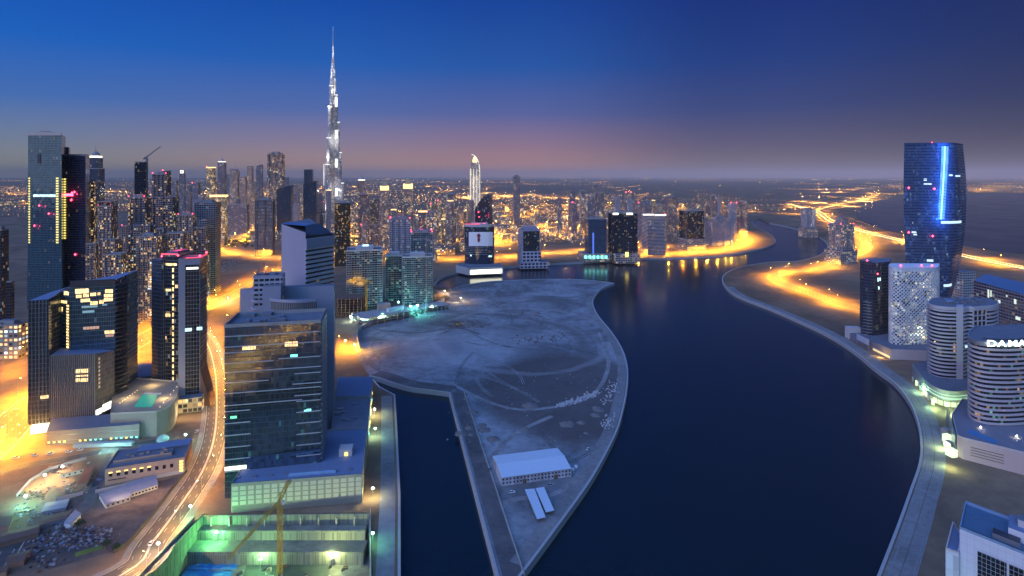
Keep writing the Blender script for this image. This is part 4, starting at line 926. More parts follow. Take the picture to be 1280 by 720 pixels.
# sign tower
rt = empty('office_tower', 'rounded office tower with pale floor bands under a lit white roof sign, right edge', 'tower', (*P2(1260, 470), 0))
d0 = 452; zt = Z(424, d0+8)
fr = spline([P2(1222, d0+48), P2(1213.5, d0+30), P2(1211.5, d0+16), P2(1216, d0+6), P2(1228, d0-1), P2(1245, d0-4), P2(1268, d0-4), P2(1292, d0), P2(1315, d0+8)], 6)
sg = facade((.03, .035, .045), (.016, .022, .03), 2.0, 3.7, .95, .95, lit=.16, rough=.1, spec=.8, col=(1, .6, .25), col2=(.3, .9, .7), mix2=.45, power=.6, clump=1.4)
part(MB().prism(fr+[P2(1310, d0+60)], 10, zt, 0, 1), 'glazing', [sg, MT['roof']], rt)
PINK2 = plain('pale_pink_spandrel', (.55, .47, .46), .65, var=.1, scale=.08)
o = MB(); bands(o, fr, 16, zt-3, 3.7, 1.6, 1.2, 0, False, -.5); part(o, 'floor_bands', [PINK2], rt)
o = MB(); ribbon(o, fr, 1.0, zt-2.5, zt+1, 0, -.5); part(o, 'parapet', [MT['steel']], rt)
o = MB(); ribbon(o, spline([P2(1230, d0+6), P2(1250, d0+2), P2(1272, d0+2), P2(1300, d0+6)], 4), 2, zt, zt+1.0, 0, 3); part(o, 'sign_plinth', [MT['dark']], rt)
def text_mesh(body, size, depth, mat, name):
    cu = bpy.data.curves.new('lettering', 'FONT'); cu.body = body; cu.size = size; cu.extrude = depth; cu.align_x = 'LEFT'; cu.space_character = 1.12; cu.offset = size*.006
    t_ = bpy.data.objects.new('lettering', cu); COL.objects.link(t_); dg = bpy.context.evaluated_depsgraph_get(); dg.update()
    me = bpy.data.meshes.new_from_object(t_.evaluated_get(dg)); bpy.data.objects.remove(t_); bpy.data.curves.remove(cu)
    me.materials.clear(); me.materials.append(mat); o_ = bpy.data.objects.new(name, me); COL.objects.link(o_); return o_
signm = glow('lit_sign_letter', (.75, 1.0, 1.0), 4)
xpos = X(1232.0, d0-5)
for i, ch_ in enumerate('DAMAC'):
    o_ = text_mesh(ch_, 7.0, .3, signm, 'sign_letter'); w_ = max(v.co.x for v in o_.data.vertices); k = 1.45; o_.scale = (k, 1, 1)
    o_.parent = rt; yy = d0-5.6+abs(i-1.5)*.5; o_.location = (xpos-rt.location[0], yy-rt.location[1]-1, zt-1.6); o_.rotation_euler = (R(90), 0, R(4*(i-1.5))); xpos += (w_*k)+1.3
# its pink podium with pool
rp = empty('podium_block', 'pink podium with a curved blue pool on its deck, below the roof-sign tower', 'building', (*P2(1240, 440), 0))
pf = [P2(1196, 430), P2(1204, 425), P2(1300, 397), P2(1340, 470), P2(1203, 500), P2(1190, 468)]
part(MB().prism(pf, 0, 15.5, 0, 1), 'wall', [plain('pink_wall', (.56, .42, .38), .8, var=.1, scale=.06), plain('deck_tile', (.20, .19, .22), .8, var=.3)], rp)
part(parapet(MB(), pf, 15.5, 1.2, .5), 'parapet', [PINK2], rp)
pool = spline([G(1209, 541, 15.5), G(1221, 546, 15.5), G(1240, 553, 15.5), G(1247, 552, 15.5), G(1232, 545, 15.5), G(1214, 538, 15.5), G(1209, 541, 15.5)], 4)[:-1]
part(MB().prism(pool, 15.5, 15.9, 0), 'pool', [glow('blue_pool', (.02, .2, .6), .12, base=(.02, .12, .3))], rp)
for z_ in (4.5, 6.5, 8.5, 10.5): o = MB(); ribbon(o, [lerp2(pf[1], pf[2], .1), lerp2(pf[1], pf[2], .55)], .25, z_, z_+.3, 0, -.15); part(o, 'wall_groove', [MT['dark']], rp)
o = MB(); ribbon(o, [P2(1196, 430), P2(1185, 480)], .4, .3, 17, 0, 1); part(o, 'glass_screen', [plain('screen_glass', (.2, .26, .3), .2)], rp)
for k in range(4): q = lerp2(P2(1193, 424), P2(1184, 470), (k+.5)/4); part(MB().box(q[0]-1.5, q[1], .2, 5, 5.5, 5.5, .2), 'lit_kiosk', [gs if k % 2 == 0 else MT['concrete']], rp)
part(MB().octa((*G(1226, 534, 17), 17), .6), 'deck_lamp', [MT['lampW']], rp); part(MB().octa((*G(1271, 545, 17), 17), .6), 'deck_lamp', [MT['lampW']], rp)
for pxx, dd, e, c_ in ((1180, 440, 9000, (.75, 1, .35)), (1186, 412, 7000, (.75, 1, .4))):
    ld = bpy.data.lights.new('kiosk_light', 'POINT'); ld.energy = e; ld.color = c_; ld.shadow_soft_size = .6
    lo = bpy.data.objects.new('kiosk_light', ld); COL.objects.link(lo); lo.parent = rp; xx, yy = P2(pxx, dd); lo.location = (xx-rp.location[0], yy-rp.location[1], 5)
# long residential slab behind
rt = empty('apartment_slab', 'long dark apartment slab with a blue roof behind the right bank offices', 'building', (*P2(1250, 640), 0))
sl = [P2(1217, 690), P2(1300, 600), P2(1330, 640), P2(1232, 735)]
z0_, z1_ = Z(350.5, 690), Z(374, 600)
part(MB().prism(sl, 0, [z0_, z1_, z1_, z0_], 0, 1, bw=4), 'wall', [facade((.25, .20, .23), (.012, .018, .03), 4.0, 3.6, .82, .6, lit=.06, power=1.0, col2=(.8, 1, .85), mix2=.5, clump=.6), plain('blue_roof', (.10, .17, .27), .6, var=.2)], rt)
o = MB(); ribbon(o, [sl[0], sl[1]], .8, (z0_+z1_)/2-99, (z0_+z1_)/2-98, 0); 
lit(rt, sl[0], sl[1], [(1235, 1237, 362, 372), (1238.5, 1240, 363, 371), (1248, 1251, 375, 379), (1268, 1271, 374, 380), (1270, 1276, 396, 400), (1258, 1260, 369, 371)], glow('pale_rooms', (.85, 1, .8), .9), off=.5)
rt = empty('low_building', 'small pale gridded block beside the foot of the bulging blue tower', 'building', (*P2(1212, 830), 0))
part(MB().prism(fb(1204, 880, 1220, 885, 30), 0, Z(340, 880), 0, 1), 'wall', [facade((.45, .45, .45), (.05, .06, .07), 4, 4, .7, .5, lit=.15), MT['roof']], rt)
# white building at the lower right corner
rt = empty('office_block', 'white panelled office block with blue roof and big dark windows, bottom right corner', 'building', (*P2(1240, 250), 0))
zr = 60.0
fl, bl = G(1199.5, 661, zr), G(1206.8, 629, zr); fr_ = G(1283, 694.5, zr); far = (fr_[0]+(fr_[0]-fl[0])*.9, fr_[1]+(fr_[1]-fl[1])*.9); bk_ = (far[0]+bl[0]-fl[0], far[1]+bl[1]-fl[1])
wp = facade((.45, .46, .50), (.68, .69, .72), 2.6, 3.4, .97, .97, lit=0, rough=.45, spec=.4, wallvar=.03, gvar=.05)
part(MB().prism([fl, far, bk_, bl], 0, zr, 0, 1), 'wall', [wp, plain('teal_roof', (.08, .16, .24), .7, var=.3, scale=.3)], rt)
part(parapet(MB(), [fl, far, bk_, bl], zr, 1.2, .7), 'parapet', [plain('blue_coping', (.22, .34, .48), .6)], rt)
gl = facade((.30, .34, .36), (.008, .010, .014), 1.5, 1.9, .9, .9, lit=.006, rough=.06, spec=.9)
for x0, x1, y0a in ((1222, 1258.5, 678), (1261.5, 1300, 692)):
    a, b2 = onwall(fl, fr_, x0, 700, .25), onwall(fl, fr_, x1, 700, .25); zt2 = zr-6.2; zb2 = zt2-13.5; L = math.hypot(b2[0]-a[0], b2[1]-a[1])
    o = MB(); o.face([(a[0], a[1], zb2), (b2[0], b2[1], zb2), (b2[0], b2[1], zt2), (a[0], a[1], zt2)], 0, [(0, 0), (L, 0), (L, 13.5), (0, 13.5)]); part(o, 'window', [gl], rt)
    o = MB()
    for k in range(4): ribbon(o, [a[:2], b2[:2]], .3, zb2-1.0-k*1.1, zb2-.5-k*1.1, 0)
    part(o, 'louvre', [MT['steel']], rt)
u = Vector((fr_[0]-fl[0], fr_[1]-fl[1])).normalized(); v = Vector((bl[0]-fl[0], bl[1]-fl[1])).normalized()
def rp_(a, b2): return (fl[0]+u.x*a+v.x*b2, fl[1]+u.y*a+v.y*b2)
part(MB().prism([rp_(16, 9), rp_(40, 9), rp_(40, 22), rp_(16, 22)], zr, zr+4.5, 0, 1), 'plant_room', [MT['white'], podtop], rt)
part(MB().prism([rp_(11, 3.5), rp_(20, 3.5), rp_(20, 8.5), rp_(11, 8.5)], zr, zr+2.2, 0, 1), 'plant_room', [MT['steel'], MT['dark']], rt)
part(MB().prism([rp_(19, 13.3), rp_(30, 13.3), rp_(30, 18), rp_(19, 18)], zr+4.5, zr+7.5, 0, 1), 'plant_room', [MT['pale'], MT['roof']], rt)
for k in range(3): q = rp_(20+k*4, 20); part(MB().box(*q, zr+4.5, 2, 2, 2.2, .3), 'roof_unit', [MT['steel']], rt)
o = MB(); c_ = rp_(8, 14); o.lathe([(4.2, zr+.08), (4.5, zr+.08)], 20, cx=c_[0], cy=c_[1]); part(o, 'roof_ring', [MT['steel']], rt)
za = 50; an = [G(1182, 687, za), G(1198.5, 693, za), rp_(0, 14), G(1190.5, 654, za)]
part(MB().prism(an, 0, za, 0, 1), 'annex', [facade((.62, .66, .66), (.55, .6, .6), 2.6, 7, .96, .96, lit=0, rough=.5), podtop], rt); part(parapet(MB(), an, za, 1.0, .5), 'parapet', [MT['pale']], rt)
ld = bpy.data.lights.new('yard_green_light', 'POINT'); ld.energy = 6000; ld.color = (.3, 1, .55); ld.shadow_soft_size = .6
lo = bpy.data.objects.new('yard_green_light', ld); COL.objects.link(lo); lo.parent = rt; lo.location = (X(1178, 246)-rt.location[0], 240-rt.location[1], 18)
# ------------------------------------------------------------------ towers of the city, one call each
ST = {
 'tan':   dict(wall=(.46, .33, .27), glass=(.03, .03, .035), bw=3.4, fh=3.5, wu=.55, wv=.6, lit=.20, power=1.9, mix2=.12),
 'tanhi': dict(wall=(.48, .35, .28), glass=(.03, .03, .035), bw=3.2, fh=3.5, wu=.6, wv=.62, lit=.27, power=1.9, mix2=.15),
 'brown': dict(wall=(.34, .25, .22), glass=(.025, .025, .03), bw=3.3, fh=3.5, wu=.6, wv=.6, lit=.19, power=1.8, mix2=.2),
 'dark':  dict(wall=(.055, .055, .065), glass=(.012, .016, .025), bw=2.2, fh=3.8, wu=.9, wv=.85, lit=.05, power=1.1, rough=.1, mix2=.4),
 'blue':  dict(wall=(.07, .10, .15), glass=(.02, .04, .075), bw=2.2, fh=3.8, wu=.9, wv=.88, lit=.02, power=1.0, rough=.1, metal=.3, mix2=.4),
 'grid':  dict(wall=(.30, .27, .28), glass=(.02, .03, .045), bw=4.0, fh=3.8, wu=.72, wv=.6, lit=.08, power=1.2, mix2=.4),
 'gold':  dict(wall=(.45, .32, .18), glass=(.05, .04, .03), bw=3.2, fh=3.5, wu=.55, wv=.62, lit=.38, power=1.9, mix2=.08),
 'pale':  dict(wall=(.48, .44, .46), glass=(.03, .035, .05), bw=3.2, fh=3.6, wu=.6, wv=.55, lit=.10, power=1.3, mix2=.3),
 'teal':  dict(wall=(.20, .24, .25), glass=(.02, .04, .05), bw=3.6, fh=3.6, wu=.75, wv=.6, lit=.13, power=1.0, col=(.55, 1, .85), col2=(1, .85, .5), mix2=.3),
 'haze':  dict(wall=(.30, .26, .28), glass=(.04, .045, .06), bw=3.4, fh=3.6, wu=.7, wv=.6, lit=.16, power=1.3, mix2=.25),
}
def style(s): return facade(**ST[s]) if isinstance(s, str) else facade(**s)
def fitrect(p0, p1, d, ratio=1.0, rot=0.0):
    "plan rectangle whose outline spans photo columns p0..p1, nearest corner about d metres off"
    w = (p1-p0)/F*d; cx, cy = X((p0+p1)/2, d), d+w*.4
    for _ in range(12):
        c, n = cos(rot), sin(rot); hw, hd = w/2, w*ratio/2
        P = [(cx+x*c-y*n, cy+x*n+y*c) for x, y in ((-hw, -hd), (hw, -hd), (hw, hd), (-hw, hd))]
        px = [640+x/y*F for x, y in P]; a, b2 = min(px), max(px)
        w *= (p1-p0)/(b2-a); cx += ((p0+p1)/2-(a+b2)/2)/F*cy; cy += d-min(p[1] for p in P)
    return P
def notched(P, n=3, k=.12, depth=.07):
    "the rectangle with shallow upright recesses in all four faces, so that piers stand proud"
    out = []; c = (sum(p[0] for p in P)/4, sum(p[1] for p in P)/4); L0 = math.hypot(P[1][0]-P[0][0], P[1][1]-P[0][1])
    for i in range(4):
        a, b2 = P[i], P[(i+1) % 4]; dx, dy = b2[0]-a[0], b2[1]-a[1]; L = math.hypot(dx, dy); nx, ny = -dy/L*L0*depth, dx/L*L0*depth
        out.append(a)
        for j in range(n):
            t0 = k+(1-2*k+k)*j/n*(1); t0 = k+j*((1-k)/n); t1 = t0+(1-k)/n-k
            p, q = lerp2(a, b2, t0), lerp2(a, b2, t1); out += [p, (p[0]+nx, p[1]+ny), (q[0]+nx, q[1]+ny), q]
    return out
def tower(label, p0, p1, ty, d, st='tan', ratio=.9, rot=.2, notch=0, crown=None, steps=(), name='tower', cat='tower', spire=None, group=None, red=0, base=None, wing=None, rail=True):
    P = fitrect(p0, p1, d, ratio, rot); cx = sum(p[0] for p in P)/4; cy = sum(p[1] for p in P)/4
    rt = empty(name, label, cat, (cx, cy, 0), 0, group); zt = Z(ty, d+5); m = style(st); bw = (ST[st] if isinstance(st, str) else st)['bw']
    plan = notched(P, notch) if notch else P
    part(MB().prism(plan, 0, zt, 0, 1, bw=bw), 'wall', [m, MT['roof']], rt); top = zt; cur = P
    if rail and crown not in ('slant', 'slantr', 'curve'): part(parapet(MB(), P, zt, 1.5, .6), 'parapet', [MT['concrete'] if st not in ('dark', 'blue') else MT['steel']], rt)
    for (k, ty2) in steps:
        cur = inset(cur, k); z2 = Z(ty2, d+5); part(MB().prism(cur, top, z2, 0, 1, bw=bw), 'upper_tier', [m, MT['roof']], rt); top = z2
    w = math.hypot(P[1][0]-P[0][0], P[1][1]-P[0][1])
    if crown == 'plant':
        part(MB().prism(inset(cur, .55), top, top+5, 0, 1), 'plant_room', [MT['concrete'], MT['roof']], rt)
        q = inset(cur, .8)[0]; part(MB().box(q[0]*.5+cx*.5, q[1]*.5+cy*.5, top, w*.16, w*.2, 3, rot), 'roof_unit', [MT['steel']], rt)
    elif crown == 'lantern':
        c2 = inset(cur, .72); z2 = top+w*.45; part(MB().prism(c2, top, z2, 0), 'lantern', [MT['gold']], rt)
        o = MB()
        for q in cur: o.box(*lerp2(q, (cx, cy), .08), top, w*.14, w*.14, w*.5, rot)
        part(o, 'corner_turret', [MT['gold']], rt)
        c3 = inset(cur, .06); o = MB(); o.prism(c2, z2, z2+w*.7, 0, top=inset(cur, .08)); part(o, 'pointed_roof', [plain('lit_gold_roof', (.5, .4, .2), .6)], rt); top = z2+w*.7
    elif crown == 'whitecap':
        part(MB().prism(inset(cur, .9), top, top+w*.16, 0), 'lit_crown', [MT['whitelight']], rt); top += w*.16
        o = MB().lathe([(w*.34, top), (w*.30, top+w*.2), (w*.14, top+w*.36), (0, top+w*.4)], 14, cx=cx, cy=cy); part(o, 'dome', [MT['concrete']], rt); top += w*.4
    elif crown == 'goldband':
        part(MB().prism(grow(cur, .4), top-w*.12, top+1, 0), 'lit_crown', [MT['gold']], rt)
    elif crown in ('slant', 'slantr'):
        k = -1 if crown == 'slant' else 1; h = w*.34; c2 = ccw(cur); zz = [top+(h if (q[0]-cx)*k > 0 else h*.12) for q in c2]
        part(MB().prism(c2, top, zz, 0, 1, bw=bw), 'sloped_crown', [m, podtop], rt)
    elif crown == 'curve':
        o = MB(); c2 = ccw(cur); n = 8
        for i in range(n):
            t0, t1 = i/n, (i+1)/n; h = lambda t: w*.9*sin(pi/2*min(1, t*1.05))
            a0, a1 = lerp2(c2[0], c2[1], t0), lerp2(c2[0], c2[1], t1); b0, b1 = lerp2(c2[3], c2[2], t0), lerp2(c2[3], c2[2], t1)
            z0, z1 = top+h(t0), top+h(t1)
            o.face([(*a0, top), (*a1, top), (*a1, z1), (*a0, z0)], 0, [(w*t0, 0), (w*t1, 0), (w*t1, z1-top), (w*t0, z0-top)]); o.face([(*b1, top), (*b0, top), (*b0, z0), (*b1, z1)], 0, [(w*t0, 0), (w*t1, 0), (w*t1, z1-top), (w*t0, z0-top)])
            o.face([(*a0, z0), (*a1, z1), (*b1, z1), (*b0, z0)], 1)
        o.face([(*c2[1], top), (*c2[2], top), (*c2[2], top+w*.9), (*c2[1], top+w*.9)], 0, [(0, 0), (w, 0), (w, w*.9), (0, w*.9)])
        part(o, 'curved_crown', [m, podtop], rt)
    elif crown == 'sign':
        q = ccw(P); part(MB().box(cx, cy, top, w*.7, w*.6, w*.75, rot, 0), 'crown_block', [MT['pale']], rt)
        nx, ny = sin(rot), -cos(rot); o = MB(); L = w*.33
        ax, ay = cos(rot), sin(rot); fx, fy = cx+nx*(w*.32), cy+ny*(w*.32); zc_ = top+w*.4
        for (x0, x1, za_, zb_) in ((-L, L, L*.55, L), (-L, L, -L, -L*.55), (-L, -L*.55, -L*.55, L*.55), (L*.55, L, -L*.55, L*.55)):
            o.face([(fx+ax*x0, fy+ay*x0, zc_+za_), (fx+ax*x1, fy+ay*x1, zc_+za_), (fx+ax*x1, fy+ay*x1, zc_+zb_), (fx+ax*x0, fy+ay*x0, zc_+zb_)])
        part(o, 'lit_square_sign', [MT['whitelight']], rt); top += w*.75
    elif crown == 'columns':
        for q in notched(cur, 2)[::3]: part(MB().box(*lerp2(q, (cx, cy), .06), top, w*.07, w*.07, w*.35, rot), 'crown_column', [MT['tan']], rt)
        part(MB().prism(inset(cur, 1.0), top+w*.35, top+w*.42, 0, base=True), 'crown_slab', [MT['tan']], rt); part(MB().prism(inset(cur, .6), top, top+w*.3, 0), 'plant_room', [MT['brown']], rt)
    if spire: zs_ = Z(spire, d+5); part(MB().bar((cx, cy, top-1), (cx, cy, zs_), max(.6, w*.035), n=6, r2=.25), 'spire', [MT['steel']], rt); top = zs_
    for k in range(red):
        q = lerp2(P[(0, 1, 3, 2)[k % 4]], (cx, cy), .06); part(MB().octa((*q, zt+2.4), max(.7, d*.0011)), 'beacon', [MT['red']], rt)
    if red:
        ld = bpy.data.lights.new('roof_red_light', 'POINT'); ld.energy = 800*red; ld.color = (1, .03, .12); ld.shadow_soft_size = .6
        lo = bpy.data.objects.new('roof_red_light', ld); COL.objects.link(lo); lo.parent = rt; lo.location = (0, 0, zt+6)
    if wing:
        for (a, b2, t2, dd) in wing:
            Q = fitrect(a, b2, d+dd, .8, rot); part(MB().prism(notched(Q, 2) if notch else Q, 0, Z(t2, d+dd+3), 0, 1, bw=bw), 'lower_wing', [m, MT['roof']], rt)
    if base:
        a, b2, t2 = base; Q = fitrect(a, b2, d-w*.25, .9, rot); part(MB().prism(Q, 0, Z(t2, d), 0, 1), 'podium', [facade(wall=(.36, .33, .31), glass=(.04, .04, .05), bw=6, fh=5, wu=.72, wv=.5, lit=.3, power=1.2, clump=.5), MT['roof']], rt)
    rt['top'] = top; return rt
def strip(rt, A, B, rects, mat, name, off=.6): lit(rt, A, B, rects, mat, name, off)
# ---- far left glass twins with yellow edge lights
dJ = 900
jg = dict(wall=(.07, .15, .19), glass=(.03, .09, .12), bw=2.4, fh=3.9, wu=.86, wv=.9, lit=.012, power=.8, rough=.1, metal=.5)
jw = empty('hotel_tower', 'tallest blue glass tower at far left with yellow lit edges, left one of the twins', 'tower', (*P2(57, 915), 0))
f0, f1 = P2(35, 905), P2(77, 900); zt = Z(168.5, 902); bpl = [P2(33.5, 903), P2(78.5, 898), P2(84, 950), P2(40, 955)]; tpl = [f0, f1, P2(82, 950), P2(41, 955)]
o = MB(); zmid = Z(300, 902); o.prism(bpl, 0, zmid, 0, 1, bw=2.4, cap=False, top=tpl); o.prism(tpl, zmid, zt, 0, 1, bw=2.4, v0=zmid); part(o, 'curtain_wall', [style(jg), MT['roof']], jw)
o = MB(); ribbon(o, [f0, f1], .8, zt-1, zt+3, 0, -.5); part(o, 'top_band', [MT['steel']], jw)
ye = glow('yellow_edge_light', (1.0, .80, .16), 1.3)
for k in range(26): lit(jw, f0, f1, [(36.3, 38.2, 222+k*3.2, 223.9+k*3.2), (70.6, 73.8, 222+k*3.2, 223.9+k*3.2)], ye, 'edge_light', 1.0)
lit(jw, f0, f1, [(42, 70, 243, 246)], MT['coolwin'], 'lit_floor', .8); lit(jw, f0, f1, [(47, 51, 192, 204)], MT['dark'], 'dark_panel', .8)
beacon(jw, [onwall(f0, f1, x_, y_, 1.5) for x_, y_ in ((50, 257), (44, 282), (62, 267))], 1.6)
for x_, y_ in ((64, 268), (46, 283), (53, 258)):
    ld = bpy.data.lights.new('red_light', 'POINT'); ld.energy = 1200; ld.color = (1, .03, .1); ld.shadow_soft_size = .5; lo = bpy.data.objects.new('red_light', ld); COL.objects.link(lo); lo.parent = jw
    q = onwall(f0, f1, x_, y_, 5); lo.location = (q[0]-jw.location[0], q[1]-jw.location[1], q[2])
part(MB().box(*P2(60, 925), zt, 22, 16, 5, .1), 'plant_room', [MT['steel']], jw); q = P2(57, 915); part(MB().bar((q[0]-9, q[1], zt+7), (q[0]+8, q[1], zt+6), .5), 'window_cleaning_boom', [MT['dark']], jw)
j2 = empty('hotel_tower', 'darker glass tower at far left with a red lit floor, right one of the twins', 'tower', (*P2(97, 930), 0))
g0, g1 = P2(79, 925), P2(107, 920); zt = Z(195, 922); pl = [g0, g1, P2(112, 968), P2(84, 972)]
part(MB().prism(pl, 0, zt, 0, 1, bw=2.4), 'curtain_wall', [style(dict(jg, wall=(.07, .08, .12), glass=(.02, .03, .06))), MT['roof']], j2)
pl2 = [P2(77, 965), P2(86, 962), P2(88, 990), P2(79, 990)]; part(MB().prism(pl2, 0, Z(184, 965), 0, 1), 'rear_slab', [style('dark'), MT['roof']], j2)
for k in range(24): lit(j2, g0, g1, [(80.4, 83, 223+k*3.2, 224.9+k*3.2)], ye, 'edge_light', 1.0)
lit(j2, g0, g1, [(80, 92, 242, 245)], MT['red'], 'lit_floor', .8); beacon(j2, [onwall(g0, g1, x_, y_, 1.5) for x_, y_ in ((91, 241), (94, 240), (90, 250), (95, 318))], 2.0)
ld = bpy.data.lights.new('red_light', 'POINT'); ld.energy = 9000; ld.color = (1, .02, .08); ld.shadow_soft_size = .5; lo = bpy.data.objects.new('red_light', ld); COL.objects.link(lo); lo.parent = j2
q = onwall(g0, g1, 92, 243, 6); lo.location = (q[0]-j2.location[0], q[1]-j2.location[1], q[2])
part(parapet(MB(), pl, zt, 3, .6), 'parapet', [MT['steel']], j2)
# ---- residential cluster on the left
T = tower
T('narrow dark tower block cut by the left edge of the view', -12, 11, 288, 700, 'dark', .8, .1, crown='plant')
T('small dark block beside the narrow tower at the left edge', 8, 18, 352, 690, 'dark', .8, .1)
T('grey tower with green lit spire and round white crown, behind the glass twins', 108, 131, 211, 1350, 'blue', .9, .15, crown='whitecap', steps=((.8, 197),), spire=181)
T('slim tan slab with pale lattice bays right beside the darker glass twin', 107, 122, 227, 1000, 'tanhi', .8, .15, notch=2, crown='plant')
T('tan stepped tower with tall dark central recess, in front of the spired tower', 122, 147, 258, 860, 'tan', .9, .12, notch=3, crown='columns', red=2, wing=((121, 153, 300, -18),))
T('short tan tower left of the stepped tan tower, half hidden by the glass twin', 107, 123, 305, 820, 'brown', .8, .15, notch=2)
T('dark unfinished concrete tower with crane on top, above the tan cluster', 168, 185, 203, 1150, 'dark', .9, .25, crown=None)
T('wide tan twin-bay tower with pale piers below the unfinished dark tower', 160, 189, 247, 900, 'brown', .9, .15, notch=3, crown='plant', red=3, wing=((160, 197, 281, -20),))
T('tall stepped tan tower with red crown lamps, centre of the left cluster', 190, 214, 218, 980, 'brown', .9, .15, notch=3, crown='plant', red=3, wing=((188, 224, 246, -25),))
T('slim bluish tower with one red lamp behind the stepped tan tower', 203, 214, 214, 1250, 'blue', .9, .15, red=1)
T('reddish tan tower right of the stepped tan tower in the left cluster', 222, 246, 269, 900, 'tan', .8, .2, notch=2, crown='plant', red=2)
T('dark grid glass tower at the right end of the tan cluster', 243, 276, 254, 1010, 'grid', .9, .2, crown='plant', wing=((243, 262, 274, -30),))
T('small plain tan block between the two largest tan towers', 152, 162, 283, 920, 'brown', .9, .15, red=1)
T('tan podium tower with pale piers in front of the stepped tan tower', 200, 236, 292, 860, 'tan', .7, .15, notch=4)
T('low tan gridded block in front of the narrow piers of the left cluster', 128, 160, 318, 800, 'tanhi', .8, .15, notch=3)
T('tan gridded mid tower behind the red-roofed glass tower', 170, 204, 296, 830, 'tanhi', .8, .15, notch=4, crown='plant')
T('brown tower with small bright windows beside the dark grid tower', 236, 262, 285, 905, 'brown', .8, .2, notch=2)
T('low tan office block with rows of square lit windows at the left edge', -14, 36, 406, 655, dict(wall=(.42, .30, .22), glass=(.1, .09, .07), bw=5.0, fh=5.0, wu=.62, wv=.55, lit=.9, power=1.0, clump=.2), .5, .08, cat='building', name='office_block', crown='plant')
# ---- downtown skyline behind
T('pale tower topped by a square white lit sign, far skyline', 224, 232, 217, 2500, 'haze', .9, .2, crown='sign')
T('hazy gold-topped tower left of the white-lit tower, far skyline', 258, 270, 209, 2500, 'gold', .9, .1, crown='goldband', red=1)
T('tall hazy tower with twin white lit shafts, far skyline', 272, 283, 203, 2600, 'haze', .9, .15, crown='whitecap', spire=190)
T('hazy tower with needle roof behind the stepped curved pair', 291, 298, 213, 3000, 'haze', .9, .2, crown='slantr', spire=197)
T('plum-coloured block with stepped curving roof, far skyline', 287, 300, 214, 2400, 'tan', .9, .1, crown='slant', wing=((299, 309, 221, 0),))
T('flat-topped narrow plum slab right of the curving roof pair', 309, 317, 208, 2300, 'tan', .8, .1)
T('hazy slim tower with leaning tip between slab and big tower', 320, 329, 208, 2700, 'haze', .9, .2, crown='slantr', spire=200)
T('very tall broad dark tower with speckled windows, left of the supertall spire', 334, 356, 193, 2150, dict(ST['brown'], lit=.26), .8, .15, notch=2, crown='plant', steps=((.85, 191),))
T('low dark blue wedge office with sloping roof below the broad dark tower', 346, 367, 237, 2050, 'blue', .8, .15, crown='slantr')
T('tall blue-grey box tower behind the wedge nearest the supertall spire', 380, 392, 212, 2700, 'blue', .9, .15)
T('dark blue wedge office with rising roof, nearest the supertall spire', 379, 398, 231, 2000, 'blue', .8, .15, crown='slantr')
T('hazy pale block peeking out behind the broad dark tower', 355, 361, 222, 2600, 'haze', .9, .1)
T('grey apartment tower in front of the broad dark tower', 318, 344, 250, 1500, 'grid', .8, .2, notch=2, crown='plant')
T('hazy tan tower between the white-sign tower and gold-topped tower', 240, 251, 229, 2500, 'haze', .9, .1, red=1)
T('tan lit block with gold roof strip beyond the dark grid tower', 262, 285, 244, 1700, 'gold', .6, .1, crown='goldband')
T('wide hazy office block right of the gold strip block', 284, 312, 256, 1900, 'haze', .4, .1, cat='building', name='office_block')
T('hazy low tower left of the white-sign tower', 214, 223, 226, 2700, 'haze', .9, .1)
T('hazy low tower right of the white-sign tower', 232, 240, 233, 2600, 'haze', .9, .1)
T('faint tower between white shaft tower and curving pair', 283, 289, 218, 2900, 'haze', .9, .1)
T('faint box tower far behind the left of the supertall spire', 366, 375, 231, 2900, 'haze', .9, .1)
rk = random.Random(77)
for (a0, a1, t0, t1, d0_, d1_, n, sts, lb_, gr_) in ((108, 250, 285, 335, 830, 1000, 12, ('tan', 'brown', 'tanhi'), 'tan apartment block with upright piers packed into the left tower cluster', 'apartment blocks of the left cluster'),
        (215, 420, 236, 256, 2000, 2700, 22, ('haze', 'gold', 'grid', 'pale'), 'hazy mid-rise block between the towers of the far downtown skyline', 'hazy blocks of the downtown skyline'),
        (425, 600, 250, 282, 1500, 2100, 26, ('tanhi', 'gold', 'brown', 'tan'), 'warm-lit mid-rise block among the old town towers', 'mid-rise blocks of the old town'),
        (690, 930, 247, 268, 1850, 2400, 16, ('haze', 'tan', 'gold', 'pale'), 'hazy lit tower block in the far group beyond the far bank', 'hazy blocks beyond the far bank')):
    for k in range(n):
        px = rk.uniform(a0, a1); d_ = rk.uniform(d0_, d1_); w_ = rk.uniform(5.5, 10)*1700/d_*(.9 if d_ > 1200 else .8); p_ = P2(px, d_)
        T(lb_, px-w_/2, px+w_/2, rk.uniform(t0, t1), d_, rk.choice(sts), .9, rk.choice((.15, .25)), notch=2 if d_ < 1200 else 0, crown=rk.choice(('plant', None, 'goldband' if rk.random() < .3 else 'plant')), group=gr_, red=1 if rk.random() < .12 else 0)
